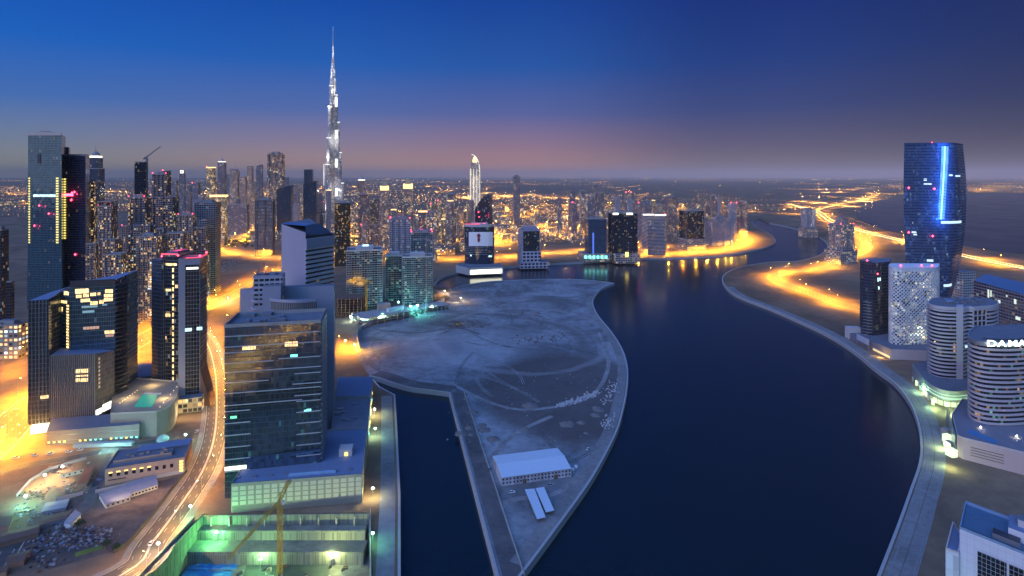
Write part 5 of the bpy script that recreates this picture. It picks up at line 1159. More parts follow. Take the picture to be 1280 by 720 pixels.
# ---- old town and the boulevard towers
T('dark bronze tower with golden reflections right of the curved-roof tower', 418, 438, 254, 1330, dict(wall=(.12, .08, .05), glass=(.10, .06, .025), bw=2.5, fh=3.7, wu=.85, wv=.8, lit=.12, power=1.2, metal=.6, rough=.2), .9, .3, crown='plant')
T('dark grey tower with stepped shoulder, right of the supertall spire', 448, 462, 243, 1700, 'brown', .9, .2, notch=2, crown='plant')
T('slim tower with round white lit cap, behind the stepped grey tower', 447, 457, 226, 2100, 'tan', .9, .2, notch=2, crown='whitecap', spire=215)
T('dark narrow tower between the stepped grey tower and first gold-crowned tower', 463, 474, 249, 1750, 'brown', .9, .2)
T('pink-brown tower with blazing gold crown, left one of the gold pair', 474, 487, 254, 1600, 'tanhi', .9, .1, notch=2, crown='lantern', steps=((.75, 238),))
T('pink-brown tower with blazing gold crown, right one of the gold pair', 503, 517, 254, 1650, 'tanhi', .9, .1, notch=2, crown='lantern', steps=((.78, 236),))
T('mauve apartment tower with fine balconies behind the teal building site', 487, 513, 274, 1080, 'pale', .9, .2, notch=3, crown='plant', red=3)
T('apartment tower with red lamps and white frame right of mauve tower', 513, 541, 291, 1020, 'teal', .9, .2, notch=2, crown='plant', red=4)
T('slim brown tower with stepped top left of the tall pointed hotel', 557, 570, 243, 1750, dict(ST['brown'], lit=.2), .9, .2, notch=2, crown='plant')
T('small brown tower behind the mauve tower', 523, 534, 264, 1500, 'brown', .9, .2, crown='goldband')
T('small tan tower with lit top right of the small brown tower', 533, 546, 266, 1400, 'tanhi', .9, .2, crown='plant', red=1)
T('thin gold lit tower between old town blocks', 551, 557, 259, 1750, 'gold', .9, .2)
T('tan tower left of the tall pointed hotel, half its height', 584, 593, 251, 1500, 'tan', .9, .2, notch=2)
T('lonely hazy shaft tower on the plain, right of the tall pointed hotel', 641, 650, 221, 2300, 'haze', .8, .2, steps=((.6, 219),))
# ---- far tower group beyond the far bank
T('hazy tower at the left of the far blue-lit group', 711, 719, 238, 2300, 'haze', .8, .2)
T('far tower with blue lit top beyond the far bank', 724, 733, 238, 2200, dict(ST['haze'], lit=.3), .8, .2, spire=228)
T('broad hazy tower right of the blue-lit far tower', 732, 743, 243, 2150, dict(ST['haze'], lit=.3), .8, .2)
T('slim dark far tower at the right of the blue-lit group', 742, 748, 231, 2350, 'haze', .8, .2)
T('short far tower at the right end of the blue-lit group', 747, 755, 241, 2300, 'brown', .8, .2)
T('pale far tower with one bright side, behind the double dark tower', 768, 776, 246, 1900, 'pale', .8, .2)
T('brown spired far tower behind the double dark tower', 780, 789, 241, 1900, 'brown', .8, .2, red=2, spire=236)
T('hazy pair tower left of the white-striped tower', 796, 804, 254, 1750, 'haze', .8, .2, red=1)
T('hazy mid tower behind the white-striped tower', 804, 815, 251, 1800, 'haze', .8, .2)
T('brown flat-topped tower right behind the white-striped tower', 831, 846, 246, 1850, 'brown', .8, .2, crown='plant')
T('narrow brown tower right of the dark pair on the loop road', 887, 897, 245, 1900, 'brown', .8, .2, crown='plant')
T('tower with red lamps and white lit side far along the canal', 910, 921, 254, 2050, dict(ST['pale'], lit=.2), .8, .2, red=2)
T('brown tower joined to the red-lamp tower far along the canal', 921, 934, 252, 2080, 'brown', .7, .2, crown='plant')
T('small dark tower behind the dark pair on the loop road', 880, 887, 256, 1950, 'brown', .8, .2)
# ---- towers on the far bank
T('dark blue stepped tower above a low lit hall on the far bank', 731, 758, 274, 1405, dict(ST['blue'], fh=3.0, wv=.55), .8, .12, crown='plant', base=(722, 763, 317))
a = T('double dark tower with lit white roof strips on the far bank', 760, 797, 267, 1390, 'dark', .6, .1, notch=1, crown='plant', base=(762, 800, 317))
T('white-striped tower with a bright white roof line on the far bank', 802, 832, 269, 1520, dict(wall=(.5, .46, .48), glass=(.03, .03, .04), bw=3, fh=3.8, wu=.95, wv=.5, lit=.10, power=1.3), .8, .2, crown='plant', red=2)
T('dark glass pair tower on the loop road of the far bank', 849, 880, 264, 1620, dict(ST['dark'], lit=.10), .8, .25, notch=1, crown='plant', base=(847, 882, 299))
T('pale stepped apartment block right of the dark glass pair', 882, 917, 277, 1720, 'pale', .5, .2, notch=3, crown='plant', steps=((.5, 272),), cat='building', name='apartment_block')
T('far white tower with grey bays beside the freeway', 1001, 1020, 262, 1950, dict(ST['pale'], lit=.3), .8, .2, notch=2, crown='plant', base=(998, 1022, 284))
T('apartment tower with red roof lamps beside the freeway loop', 1035, 1068, 281, 1370, dict(ST['tan'], wall=(.40, .34, .33), lit=.22), .9, .3, notch=3, crown='plant', red=4, steps=((.5, 274),), base=(1030, 1072, 313))
# lit roof strips on two of them
def strips(name_, parts): 
    for o_, A_, B_, rr, m_ in parts: lit(o_, A_, B_, rr, m_, 'lit_roof_strip', .8)
lit(a, P2(762, 1386), P2(797, 1386), [(766, 773, 266, 268.5), (783, 791, 266, 268.5)], MT['whitelight'], 'lit_roof_strip', .8)
lit(a, P2(762, 1384), P2(797, 1384), [(780, 784, 314, 320)], MT['yellowlight'], 'lit_entrance', 16)
w_ = [o_ for o_ in bpy.data.objects if o_.get('label', '').startswith('white-striped')][0]
lit(w_, P2(802, 1510), P2(832, 1516), [(803, 817, 267.4, 269), (818, 832, 268, 269.6)], MT['whitelight'], 'lit_roof_strip', 4)
b_ = [o_ for o_ in bpy.data.objects if o_.get('label', '').startswith('dark blue stepped')][0]
lit(b_, P2(722, 1395), P2(763, 1388), [(730.5+k*5, 734+k*5, 319, 323) for k in range(6)], MT['teallight'], 'lit_hall_window', 6)
lit(b_, P2(722, 1395), P2(763, 1388), [(740, 742, 290, 316)], glow('deep_blue_strip', (.05, .15, 1), .8), 'blue_light_strip', 18)
# ---- the mural tower
rt = empty('mural_tower', 'round-fronted dark tower with big portrait banner and a lit white podium, on the far bank', 'tower', (*P2(600, 1290), 0))
dm = 1270; pl = [P2(581, dm+30)]+spline([P2(581, dm+6), P2(590, dm-3), P2(600, dm-5), P2(611, dm-2), P2(617.5, dm+8)], 4)+[P2(618, dm+45), P2(584, dm+50)]
zt = Z(283, dm); part(MB().prism(pl, 0, zt, 0, 1), 'curtain_wall', [style(dict(ST['blue'], wall=(.06, .07, .10), lit=.04)), MT['roof']], rt)
o = MB(); bands(o, pl[1:18], Z(318, dm), Z(308, dm), 4, 1.2, .9, 0, False, -.5); part(o, 'floor_bands', [MT['steel']], rt)
def onfront(px, py, off=1.2):
    best = None
    for i in range(1, 17):
        a_, b2 = pl[i], pl[i+1]; pa, pb = 640+a_[0]/a_[1]*F, 640+b2[0]/b2[1]*F
        if pa <= px <= pb: t_ = (px-pa)/(pb-pa+1e-9); q = lerp2(a_, b2, t_); return (q[0], q[1]-off, Z(py, q[1]))
    q = pl[1] if px < 600 else pl[17]; return (q[0], q[1]-off, Z(py, q[1]))
o = MB(); xs = [586+k*1.5 for k in range(21)]
for xa, xb in zip(xs, xs[1:]): o.face([onfront(xa, 307.5), onfront(xb, 307.5), onfront(xb, 290), onfront(xa, 290)])
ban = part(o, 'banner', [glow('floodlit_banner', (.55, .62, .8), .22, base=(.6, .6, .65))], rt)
o = MB()
for (c_x, c_y, rx, ry) in ((598.5, 294.5, 2.3, 2.6), (598.5, 299.5, 1.8, 3.2)):
    pts = [onfront(c_x+rx*cos(2*pi*k/12), c_y+ry*sin(2*pi*k/12), 1.7) for k in range(12)]; o.face(list(reversed(pts)))
sub(o, 'portrait', [plain('portrait_red', (.30, .05, .06), .7)], ban)
o = MB(); ribbon(o, pl[1:18], 1.0, zt-1, zt+5, 0, .3); part(o, 'parapet', [MT['pale']], rt)
o = MB(); ribbon(o, pl[1:10], .6, zt+4.8, zt+6, 0, -.4); part(o, 'red_light_strip', [redlit], rt)
for k in range(3):
    ld = bpy.data.lights.new('roof_red_light', 'POINT'); ld.energy = 7000; ld.color = (1, .03, .12); ld.shadow_soft_size = .6
    lo = bpy.data.objects.new('roof_red_light', ld); COL.objects.link(lo); lo.parent = rt; xx, yy = P2(586+k*10, dm+14); lo.location = (xx-rt.location[0], yy-rt.location[1], zt+9)
part(MB().prism(inset(pl, .55), zt, zt+6, 0), 'plant_room', [MT['pale']], rt)
pb = [P2(570, dm-20), P2(586, dm-58), P2(629, dm-40), P2(624, dm+10), P2(580, dm+15)]
part(MB().prism(pb, 0, 16, 0, 1), 'podium', [MT['pale'], MT['roof']], rt)
o = MB(); ribbon(o, [lerp2(pb[1], pb[2], .04), lerp2(pb[1], pb[2], .96)], .5, 2, 11, 0, -.4); part(o, 'lit_shopfront', [glow('bright_shopfront', (1, .98, .75), 3)], rt)
o = MB(); z_ = Z(321, dm); 
lit(rt, pl[3], pl[14], [(588, 591, 318, 320), (596, 601, 317, 319), (611, 615, 319, 321)], MT['coolwin'], off=4)
# sail-shaped dark tower behind it
rt = empty('glass_tower', 'dark sail-topped tower standing right behind the mural tower', 'tower', (*P2(602, 1400), 0))
ds = 1390; o = MB(); n = 10; xl, xr = 593.5, 612; zs0 = Z(265, ds)
def top_(t): return Z(262-19*sin(pi/2*min(1, t*1.15)), ds)
fr_pts = [lerp2(P2(xl, ds+6), P2(xr, ds), t/n) for t in range(n+1)]; bk_pts = [(x+6, y+34) for x, y in fr_pts]; W_ = 36
for i in range(n):
    t0, t1 = i/n, (i+1)/n; za, zb2 = top_(t0), top_(t1)
    o.face([(*fr_pts[i], 0), (*fr_pts[i+1], 0), (*fr_pts[i+1], zb2), (*fr_pts[i], za)], 0, [(W_*t0, 0), (W_*t1, 0), (W_*t1, zb2), (W_*t0, za)])
    o.face([(*bk_pts[i+1], 0), (*bk_pts[i], 0), (*bk_pts[i], za), (*bk_pts[i+1], zb2)], 0); o.face([(*fr_pts[i], za), (*fr_pts[i+1], zb2), (*bk_pts[i+1], zb2), (*bk_pts[i], za)], 1)
for i, fl_ in ((0, True), (n, False)):
    q = [(*bk_pts[i], 0), (*fr_pts[i], 0), (*fr_pts[i], top_(i/n)), (*bk_pts[i], top_(i/n))]; o.face(q if fl_ else list(reversed(q)), 0, [(0, 0), (34, 0), (34, 150), (0, 150)])
part(o, 'curtain_wall', [style(dict(ST['dark'], lit=.05, col=(.5, .6, 1))), podtop], rt)
beacon(rt, [(*P2(598, ds-2), Z(265, ds)), (*P2(599, ds-2), Z(271, ds))], 1.5)
# office with white frame
rt = empty('office_tower', 'lavender framed office tower on a gridded white base at the water, right of mural tower', 'tower', (*P2(665, 1340), 0))
dn = 1310; pl = fb(652.5, dn, 675, dn+6, 42); side = [P2(647.5, dn+18), P2(652.4, dn), pl[3], P2(650, dn+60)]
zt = Z(287, dn); part(MB().prism(pl, 0, zt, 0, 1), 'wall', [LAV, MT['roof']], rt); part(MB().prism(side, 0, zt-2, 0, 1), 'side_wing', [style('pale'), MT['roof']], rt)
o = MB(); o.face(wallquad(pl[0], pl[1], 654, 674.2, 289, 314, .5), 0, [(0, 0), (38, 0), (38, 48), (0, 48)]); part(o, 'glazing', [style('dark')], rt)
part(MB().prism(inset(pl, .7), zt, zt+6, 0), 'plant_room', [LAV], rt)
bs = fb(650, dn-14, 687, dn-4, 50); part(MB().prism(bs, 0, 14, 0, 1), 'base', [facade((.5, .48, .55), (.02, .03, .05), 9, 7, .7, .6, lit=.05), MT['roof']], rt)
bs = fb(653, dn-6, 676, dn-1, 40); part(MB().prism(bs, 14, Z(314, dn), 0, 1), 'upper_base', [facade((.5, .48, .55), (.02, .03, .05), 9, 8, .7, .6, lit=.05), MT['roof']], rt)
# ---- the supertall spire
rt = empty('supertall_tower', 'by far the tallest tower, a stepped silver spire with white lit bands', 'tower', (*P2(416.5, 2300), 0))
cx, cy = P2(416.3, 2300)
bj = facade((.42, .43, .47), (.16, .17, .21), 3.0, 4.2, .7, .8, lit=.30, rough=.2, col=(1, .82, .55), col2=(.85, .9, 1), mix2=.5, power=.9, metal=.3, clump=.8)
tiers = [286, 250, 222, 205, 190, 172, 158, 146, 133, 122, 112, 104, 92, 84, 76]
def tri(r_c, wing_r): return r_c, wing_r
R0 = 11.2/F*2300
angs = [R(250), R(10), R(130)]                               # three wings
tops = [[205, 172, 133, 107], [228, 190, 152, 118], [240, 160, 140, 112]]
core_r = 9.5
def ngon(x, y, r, n, a=0): return [(x+r*cos(a+2*pi*k/n), y+r*sin(a+2*pi*k/n)) for k in range(n)]
part(MB().prism(ngon(cx, cy, 12.5, 12), 0, Z(105, 2300), 0, 1), 'core', [bj, MT['steel']], rt)
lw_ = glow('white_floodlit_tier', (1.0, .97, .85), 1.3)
for wi, (an, tp) in enumerate(zip(angs, tops)):
    for k, tyy in enumerate(tp):
        dist = 33-k*7.5; zz = Z(tyy, 2300); x, y = cx+dist*cos(an), cy+dist*sin(an)
        n_ = (-sin(an), cos(an)); ww = 10.0-k*.6
        pl = [(cx+n_[0]*ww, cy+n_[1]*ww), (cx-n_[0]*ww, cy-n_[1]*ww), (x-n_[0]*ww, y-n_[1]*ww)]+[(x+ww*cos(an-pi/2+pi*j/6), y+ww*sin(an-pi/2+pi*j/6)) for j in range(1, 6)]+[(x+n_[0]*ww, y+n_[1]*ww)]
        part(MB().prism(pl, 0, zz, 0, 1), 'wing', [bj, MT['steel']], rt)
        o = MB(); ribbon(o, [(x+(ww+.3)*cos(an-pi/2+pi*j/8), y+(ww+.3)*sin(an-pi/2+pi*j/8)) for j in range(9)], .6, zz-4.5, zz-1, 0); part(o, 'lit_tier', [lw_], rt)
o = MB()
for zz, hh in ((202, 9), (183, 5), (152, 8), (262, 6)):
    ribbon(o, [(cx+13+(k-4)*2.2, cy-30+abs(k-4)*1.6) for k in range(9)], .6, Z(zz+hh/2, 2300), Z(zz-hh/2, 2300), 0)
for zz, hh in ((204, 11), (168, 10), (240, 10), (128, 12)):
    o2 = MB(); a_ = angs[1]; ribbon(o2, [(cx+18.5+k*1.6-6, cy-12.4+k*.3) for k in range(7)], .6, Z(zz+hh/2, 2300), Z(zz-hh/2, 2300), 0); part(o2, 'lit_mechanical_floor', [lw_], rt)
pr = [(12.5, 105), (11, 98), (9, 97), (8.5, 86), (6.4, 85), (5.8, 74), (4.0, 73), (3.4, 60), (2.2, 59), (1.8, 46), (1.1, 45), (.6, 33)]
part(MB().lathe([(r_, Z(t_, 2300)) for r_, t_ in pr], 14, cx=cx, cy=cy, smooth=False), 'spire', [facade((.5, .5, .52), (.3, .3, .33), 4, 6, .5, .6, lit=.7, power=1.1, col=(1, .97, .9), col2=(.8, .9, 1), mix2=.5)], rt)
o = MB(); ribbon(o, [(cx-34+k*2, cy-14-k*.6) for k in range(2)], .5, Z(232, 2300), Z(205, 2300), 0); part(o, 'lit_edge', [lw_], rt)
for k in range(10):                                          # floodlights on the setbacks
    ld = bpy.data.lights.new('facade_floodlight', 'POINT'); ld.energy = 60000; ld.color = (1.0, .93, .82); ld.shadow_soft_size = 2
    lo = bpy.data.objects.new('facade_floodlight', ld); COL.objects.link(lo); lo.parent = rt; a_ = R(250)+(k % 3-1)*R(55); dd = 58-k*3.6; lo.location = (dd*cos(a_), dd*sin(a_), 20+k*68)
part(MB().prism(ngon(cx, cy, 62, 18), 0, 22, 0, 1), 'podium', [style('gold'), MT['roof']], rt)
# ---- the tall pointed hotel
rt = empty('pointed_hotel_tower', 'tall white-lit hotel tower with a crescent top and needle, behind the mural tower', 'tower', (*P2(593, 1900), 0))
da = 1880; zt = Z(211, da)
pl = fitrect(586.5, 600.5, da, .8, .15); hg = facade((.50, .42, .36), (.05, .05, .06), 3.2, 3.8, .5, .6, lit=.3, power=1.2, col=(1, .8, .5))
part(MB().prism(notched(pl, 2, .18, .08), 0, zt, 0, 1), 'wall', [hg, MT['roof']], rt)
cxa, cya = sum(p[0] for p in pl)/4, sum(p[1] for p in pl)/4; wl = math.hypot(pl[1][0]-pl[0][0], pl[1][1]-pl[0][1])
for t in (.06, .36, .66, .94): q = lerp2(pl[0], pl[1], t); part(MB().bar((q[0], q[1]-.8, 60), (q[0], q[1]-.8, zt), .75), 'lit_pilaster', [lw_], rt)
up = inset(pl, .72); part(MB().prism(up, zt, Z(203, da), 0, 1), 'upper_tier', [hg, MT['roof']], rt)
o = MB(); n = 9
for k in range(n):
    t0, t1 = k/n, (k+1)/n; f = lambda t: (cxa-wl*.3+wl*.75*sin(pi/2*t), Z(213-20*cos(pi/2*t), da))
    (xa, za), (xb, zb2) = f(t0), f(t1); o.bar((xa, cya-6, za), (xb, cya-6, zb2), 1.2); o.bar((xa, cya+6, za), (xb, cya+6, zb2), 1.2)
part(o, 'crescent_frame', [lw_], rt)
part(MB().lathe([(wl*.22, Z(203, da)), (wl*.2, Z(199, da)), (wl*.1, Z(196, da)), (0, Z(195, da))], 10, cx=cxa, cy=cya), 'lit_dome', [MT['gold']], rt)
part(MB().bar((cxa-3, cya, Z(197, da)), (cxa-3, cya, Z(190, da)), .8, r2=.3), 'needle', [MT['steel']], rt)
for k in range(3):
    ld = bpy.data.lights.new('facade_floodlight', 'POINT'); ld.energy = 26000; ld.color = (1, .9, .7); ld.shadow_soft_size = 1
    lo = bpy.data.objects.new('facade_floodlight', ld); COL.objects.link(lo); lo.parent = rt; lo.location = (-4+4*k, -42, 60+k*70)
# ---- teal-lit building site
def slabs_site(label, p0, p1, ty, d, rot, extra=()):
    P = fitrect(p0, p1, d, .8, rot); cx_, cy_ = sum(p[0] for p in P)/4, sum(p[1] for p in P)/4; rt = empty('tower_under_construction', label, 'tower', (cx_, cy_, 0)); zt = Z(ty, d+4)
    part(MB().prism(notched(P, 3, .14, .08), 0, zt, 0, 1, bw=3.6), 'wall', [style(dict(ST['teal'], wall=(.14, .17, .19), glass=(.015, .022, .03)))] + [MT['roof']], rt)
    o = MB(); z_ = 4
    while z_ < zt: ribbon(o, [P[3], P[0], P[1], P[2]], 1.0, z_, z_+.8, 0, -.5); z_ += 3.6
    part(o, 'floor_slabs', [MT['concrete']], rt); part(parapet(MB(), P, zt, 2, .6), 'parapet', [MT['pale']], rt)
    part(MB().prism(inset(P, .5), zt, zt+6, 0), 'plant_room', [MT['pale']], rt); return rt, P, zt
s1, Pq, zq = slabs_site('dark tower with white roof lamp and notched fronts, left part of the teal building site', 433, 478, 314, 900, .25)
s2, Pq2, zq2 = slabs_site('dark gridded tower lit turquoise at its foot, middle of the teal building site', 482, 505, 320, 960, .2)
s3, Pq3, zq3 = slabs_site('rounded gridded tower lit turquoise at its foot, right part of the teal building site', 503, 541, 322, 930, .2)
part(MB().box(*P2(457, 925), zq+6, 9, 9, 1.6, .2), 'roof_lamp', [glow('pale_teal_lamp', (.6, 1, .95), 2)], s1)
rt = empty('building_under_construction', 'low concrete skeleton with open floors at the foot of the teal towers', 'building', (*P2(495, 860), 0))
o = MB()
for poly, zz in ((fb(455, 800, 520, 855, 40), 14), (fb(520, 870, 562, 905, 30), 8)):
    for f_ in range(int(zz/3.6)): o.prism(poly, f_*3.6+3, f_*3.6+3.5, 0, base=True)
    for t in range(9):
        for s_ in (0, .5, 1): q = lerp2(lerp2(poly[0], poly[1], t/8), lerp2(poly[3], poly[2], t/8), s_); o.box(q[0], q[1], 0, .8, .8, zz-2)
part(o, 'concrete_frame', [MT['concrete']], rt)
part(MB().prism(fb(486, 838, 505, 858, 6), 0, 16), 'stair_wall', [MT['white']], rt); part(MB().prism(fb(473, 850, 488, 858, 10), 0, 20), 'lift_core', [MT['concrete']], rt)
rt = empty('building_under_construction', 'dark low unfinished block left of the teal towers beside the curved-roof tower', 'building', (*P2(427, 850), 0))
o = MB(); poly = fb(417, 850, 452, 855, 40)
for f_ in range(7): o.prism(poly, f_*4+3, f_*4+3.6, 0, base=True)
for t in range(8):
    for s_ in (0, .5, 1): q = lerp2(lerp2(poly[0], poly[1], t/7), lerp2(poly[3], poly[2], t/7), s_); o.box(q[0], q[1], 0, .9, .9, 30)
part(o, 'concrete_frame', [MT['brown']], rt)
for k, (pxx, dd, zz, e, c_) in enumerate(((455, 812, 9, 26000, (.55, 1, .8)), (438, 830, 6, 20000, (.6, 1, .85)), (478, 830, 10, 30000, (.55, 1, .8)), (498, 900, 12, 40000, (.1, .75, 1)), (522, 868, 14, 46000, (.15, 1, .95)), (513, 880, 10, 16000, (.3, 1, .8)), (540, 890, 8, 9000, (.7, 1, .8)))):
    rt = empty('site_floodlight', 'floodlight mast of the teal building site, '+('left by the dark block', 'leftmost by the unfinished block', 'over the concrete skeleton', 'shining blue up the middle tower', 'shining turquoise up the right tower', 'between the two right towers', 'at the right end by the round fence')[k], 'floodlight', (*P2(pxx, dd), 0))
    part(MB().bar((*P2(pxx, dd), 0), (*P2(pxx, dd), zz), .15), 'pole', [MT['pole']], rt); part(MB().box(*P2(pxx, dd), zz, 1.4, .6, .9), 'lamp_head', [MT['lampG']], rt)
    ld = bpy.data.lights.new('flood', 'POINT'); ld.energy = e; ld.color = c_; ld.shadow_soft_size = .6
    lo = bpy.data.objects.new('flood', ld); COL.objects.link(lo); lo.parent = rt; lo.location = (0, -1.5, zz)
# ------------------------------------------------------------------ low city blocks, trees, parked cars, far city lights
r6 = random.Random(23)
def in_poly(p, poly):
    x, y = p; c = False; n = len(poly)
    for i in range(n):
        (x1, y1), (x2, y2) = poly[i], poly[(i+1) % n]
        if (y1 > y) != (y2 > y) and x < (x2-x1)*(y-y1)/(y2-y1)+x1: c = not c
    return c
def near_path(p, path, w):
    for a, b2 in zip(path, path[1:]):
        dx, dy = b2[0]-a[0], b2[1]-a[1]; L2 = dx*dx+dy*dy or 1; t = max(0, min(1, ((p[0]-a[0])*dx+(p[1]-a[1])*dy)/L2))
        if math.hypot(p[0]-a[0]-dx*t, p[1]-a[1]-dy*t) < w: return True
    return False
def free(p, m=0):
    if in_poly(p, wpoly) or in_poly(p, lag) or in_poly(p, pen): return False
    for k, (path, w) in ROADS.items():
        if near_path(p, path, w/2+m): return False
    return True
FOOT = [(o_.location[0], o_.location[1]) for o_ in bpy.data.objects if o_.get('category') in ('tower', 'building')]
LOWM = [facade(wall=w_, glass=(.05, .045, .04), bw=4.2, fh=3.8, wu=.55, wv=.55, lit=l_, power=2.6, mix2=.1, clump=.5) for w_, l_ in
        (((.42, .31, .20), .5), ((.36, .25, .17), .35), ((.45, .38, .30), .42), ((.30, .22, .17), .3))]
protos = []
for k in range(8):
    a_, b2, c_ = [(26, 18, 12), (40, 16, 9), (20, 20, 20), (30, 24, 26), (46, 22, 14), (22, 34, 17), (34, 14, 22), (18, 16, 32)][k]
    mb = MB(); mb.box(0, 0, 0, a_, b2, c_, 0, 0, 1, bw=4.2, base=False); mb.box(a_*.2, 0, c_, a_*.3, b2*.5, 3, 0, 2, 1)
    o_ = mb.build('low_building', [LOWM[k % 4], MT['roof'], MT['tan']]); protos.append((o_, a_, b2, c_))
used = [0]*8
def low(x, y, k, rz, label, group, s_=1.0):
    o_, *_ = protos[k]
    if used[k]: o_ = o_.copy(); COL.objects.link(o_)
    used[k] = 1; o_.location = (x, y, 0); o_.rotation_euler = (0, 0, rz); o_.scale = (s_, s_, s_); tag(o_, label, 'building', group); return o_
AREAS = [((425, 560, 262, 302), 70, 'small tan flat-roofed block with glowing windows in the old town right of the supertall spire', 'old town blocks right of the supertall spire', (0, 1, 2, 3, 4, 5)),
         ((600, 735, 262, 304), 85, 'small golden-lit villa block behind the mural tower and the white-framed office', 'golden low blocks behind the far bank', (0, 1, 4, 5, 2)),
         ((700, 935, 258, 282), 34, 'low lit block among the hazy towers beyond the far bank', 'low blocks beyond the far bank', (0, 1, 2, 5)),
         ((418, 580, 288, 318), 26, 'low flat-roofed block between the teal building site and the old town', 'low blocks behind the teal building site', (0, 1, 4, 6)),
         ((0, 330, 232, 262), 60, 'low hazy city block on the plain behind the left tower cluster', 'hazy low blocks behind the left cluster', (0, 2, 3, 4, 7)),
         ((255, 430, 260, 302), 64, 'mid-height lit block below the downtown skyline', 'blocks below the downtown skyline', (2, 3, 4, 7, 6))]
placed = []
for (a0, a1, y0, y1), n, lb_, gr_, ks in AREAS:
    c = tries = 0
    while c < n and tries < n*40:
        tries += 1; px, py = r6.uniform(a0, a1), r6.uniform(y0, y1); p = G(px, py)
        if not free(p, 16) or any(math.hypot(p[0]-q[0], p[1]-q[1]) < 34 for q in placed) or any(math.hypot(p[0]-q[0], p[1]-q[1]) < 30 for q in FOOT): continue
        placed.append(p); low(p[0], p[1], r6.choice(ks), r6.choice((.2, .2+pi/2, .25)), lb_, gr_, r6.uniform(.8, 1.25)*(1.3 if py < 250 else 1)); c += 1
for k, (o_, *_) in enumerate(protos):
    if not used[k]: bpy.data.objects.remove(o_)
fields = ([], [])
for (a0, a1, y0, y1), n, pw in (((258, 425, 258, 304), 30, .5), ((425, 600, 258, 318), 34, .4), ((600, 735, 258, 306), 30, .12), ((700, 935, 256, 284), 20, .1), ((0, 330, 236, 262), 22, .4), ((120, 240, 300, 360), 10, .3)):
    for k in range(n):
        for _ in range(30):
            p = G(r6.uniform(a0, a1), r6.uniform(y0, y1))
            if free(p, 3) and not any(math.hypot(p[0]-q[0], p[1]-q[1]) < 26 for q in placed): break
        fields[1 if r6.random() < pw else 0].append(p)
mast_field('district_lamps', fields[0], 26, SOD, MT['lampA'], 800000); mast_field('district_lamps', fields[1], 26, (1, .74, .42), MT['lampW'], 450000)
far_pts = []
for (a0, a1, y0, y1), n in (((-250, 640, 223.5, 243), 95), ((640, 1130, 222.8, 229), 30), ((560, 720, 243, 250), 12), ((1015, 1130, 227, 262), 20), ((1200, 1300, 231, 240), 14), ((930, 1015, 243, 270), 4)):
    for k in range(n):
        p = G(r6.uniform(a0, a1), r6.uniform(y0, y1))
        if not in_poly(p, lag) and not in_poly(p, wpoly): far_pts.append(p)
mast_field('suburb_lamps', far_pts, 42, (1, .56, .14), MT['lampA'], 5000000, 3)
# city lights: far too many to count
mats = [glow('amber_city_light', (1.0, .42, .05), 4.5), glow('warm_city_light', (1.0, .60, .2), 4.5), glow('white_city_light', (1.0, .85, .6), 3.5), glow('green_city_light', (.4, 1, .6), 2), glow('red_city_light', (1, .08, .05), 2.5)]
def lightset(name, rnd, zones):
    mb = MB()
    for (a0, a1, y0, y1, n, hmax, wts, sz) in zones:
        made = tries = 0
        while made < n and tries < n*6:
            tries += 1
            px, py = rnd.uniform(a0, a1), y0+(y1-y0)*rnd.random()**1.25; p = G(px, py)
            if in_poly(p, lag) or in_poly(p, wpoly): continue
            if 605 < px < 725 and 233 < py < 242.5: continue
            if 800 < px < 1015 and 226 < py < 241 and rnd.random() < .8: continue
            m = rnd.choices(range(5), wts)[0]
            if rnd.random() < .6:                            # a street of them
                an = rnd.choice((.15, .15+pi/2, .4, 1.2)); k_ = rnd.randint(4, 16); st_ = p[1]*.008+18
                for i in range(k_):
                    q = (p[0]+cos(an)*st_*i, p[1]+sin(an)*st_*i)
                    if q[1] < 1500 or in_poly(q, lag) or in_poly(q, wpoly): break
                    mb.octa((q[0], q[1], rnd.uniform(6, max(8, hmax))), q[1]*.00036*sz*rnd.uniform(.5, 1.2), m); made += 1
            else:
                mb.octa((p[0], p[1], rnd.uniform(4, max(8, hmax))), p[1]*.00036*sz*rnd.uniform(.5, 1.5), m); made += 1
    return tag(mb.build(name, mats), kind='stuff')
lightset('far_city_lights', r6, [(-300, 640, 221.6, 246, 2600, 10, (7, 4, 1.2, .15, .1), 1.0), (640, 1600, 221.4, 240, 1500, 10, (7, 3, 1, .1, .1), 1.0)])
lightset('downtown_lights', r6, [(-60, 330, 240, 275, 1100, 22, (4, 5, 3, .3, .3), 1.1), (330, 600, 244, 300, 1900, 22, (4, 5, 3, .5, .2), 1.15), (590, 740, 246, 304, 1300, 20, (7, 4, 2, .2, .1), 1.2), (700, 935, 244, 282, 800, 16, (7, 3, 1, .1, .2), 1.1),
                                 (1015, 1130, 238, 285, 160, 12, (8, 2, 1, 0, 0), 1.2), (1205, 1400, 229, 241, 260, 10, (8, 3, 1, 0, 0), 1.1), (262, 330, 285, 306, 260, 6, (1, 4, 6, .6, 1), 1.0), (420, 600, 296, 312, 420, 5, (1, 4, 6, .3, .1), .9)])
# light trails of the freeway: rows of head and tail lamps
def trail(name, path, off, m, step=9):
    mb = MB()
    for x, y, a in along(path, step): mb.box(x-sin(a)*off, y+cos(a)*off, .7, step*.62, .9, .5, a)
    return tag(mb.build(name, [m]), kind='stuff')
tw = glow('headlamp_stream', (1.0, .72, .32), 4.5); trd = glow('taillamp_stream', (1, .25, .06), 3)
for nm, offs in (('freeway', ((-8, tw), (-13, tw), (8, trd), (13, tw))), ('bridge_road', ((-6, tw), (6, trd))), ('boulevard', ((-4, tw), (4, trd)))):
    for off, m in offs: trail('traffic_stream', ROADS[nm][0], off, m)
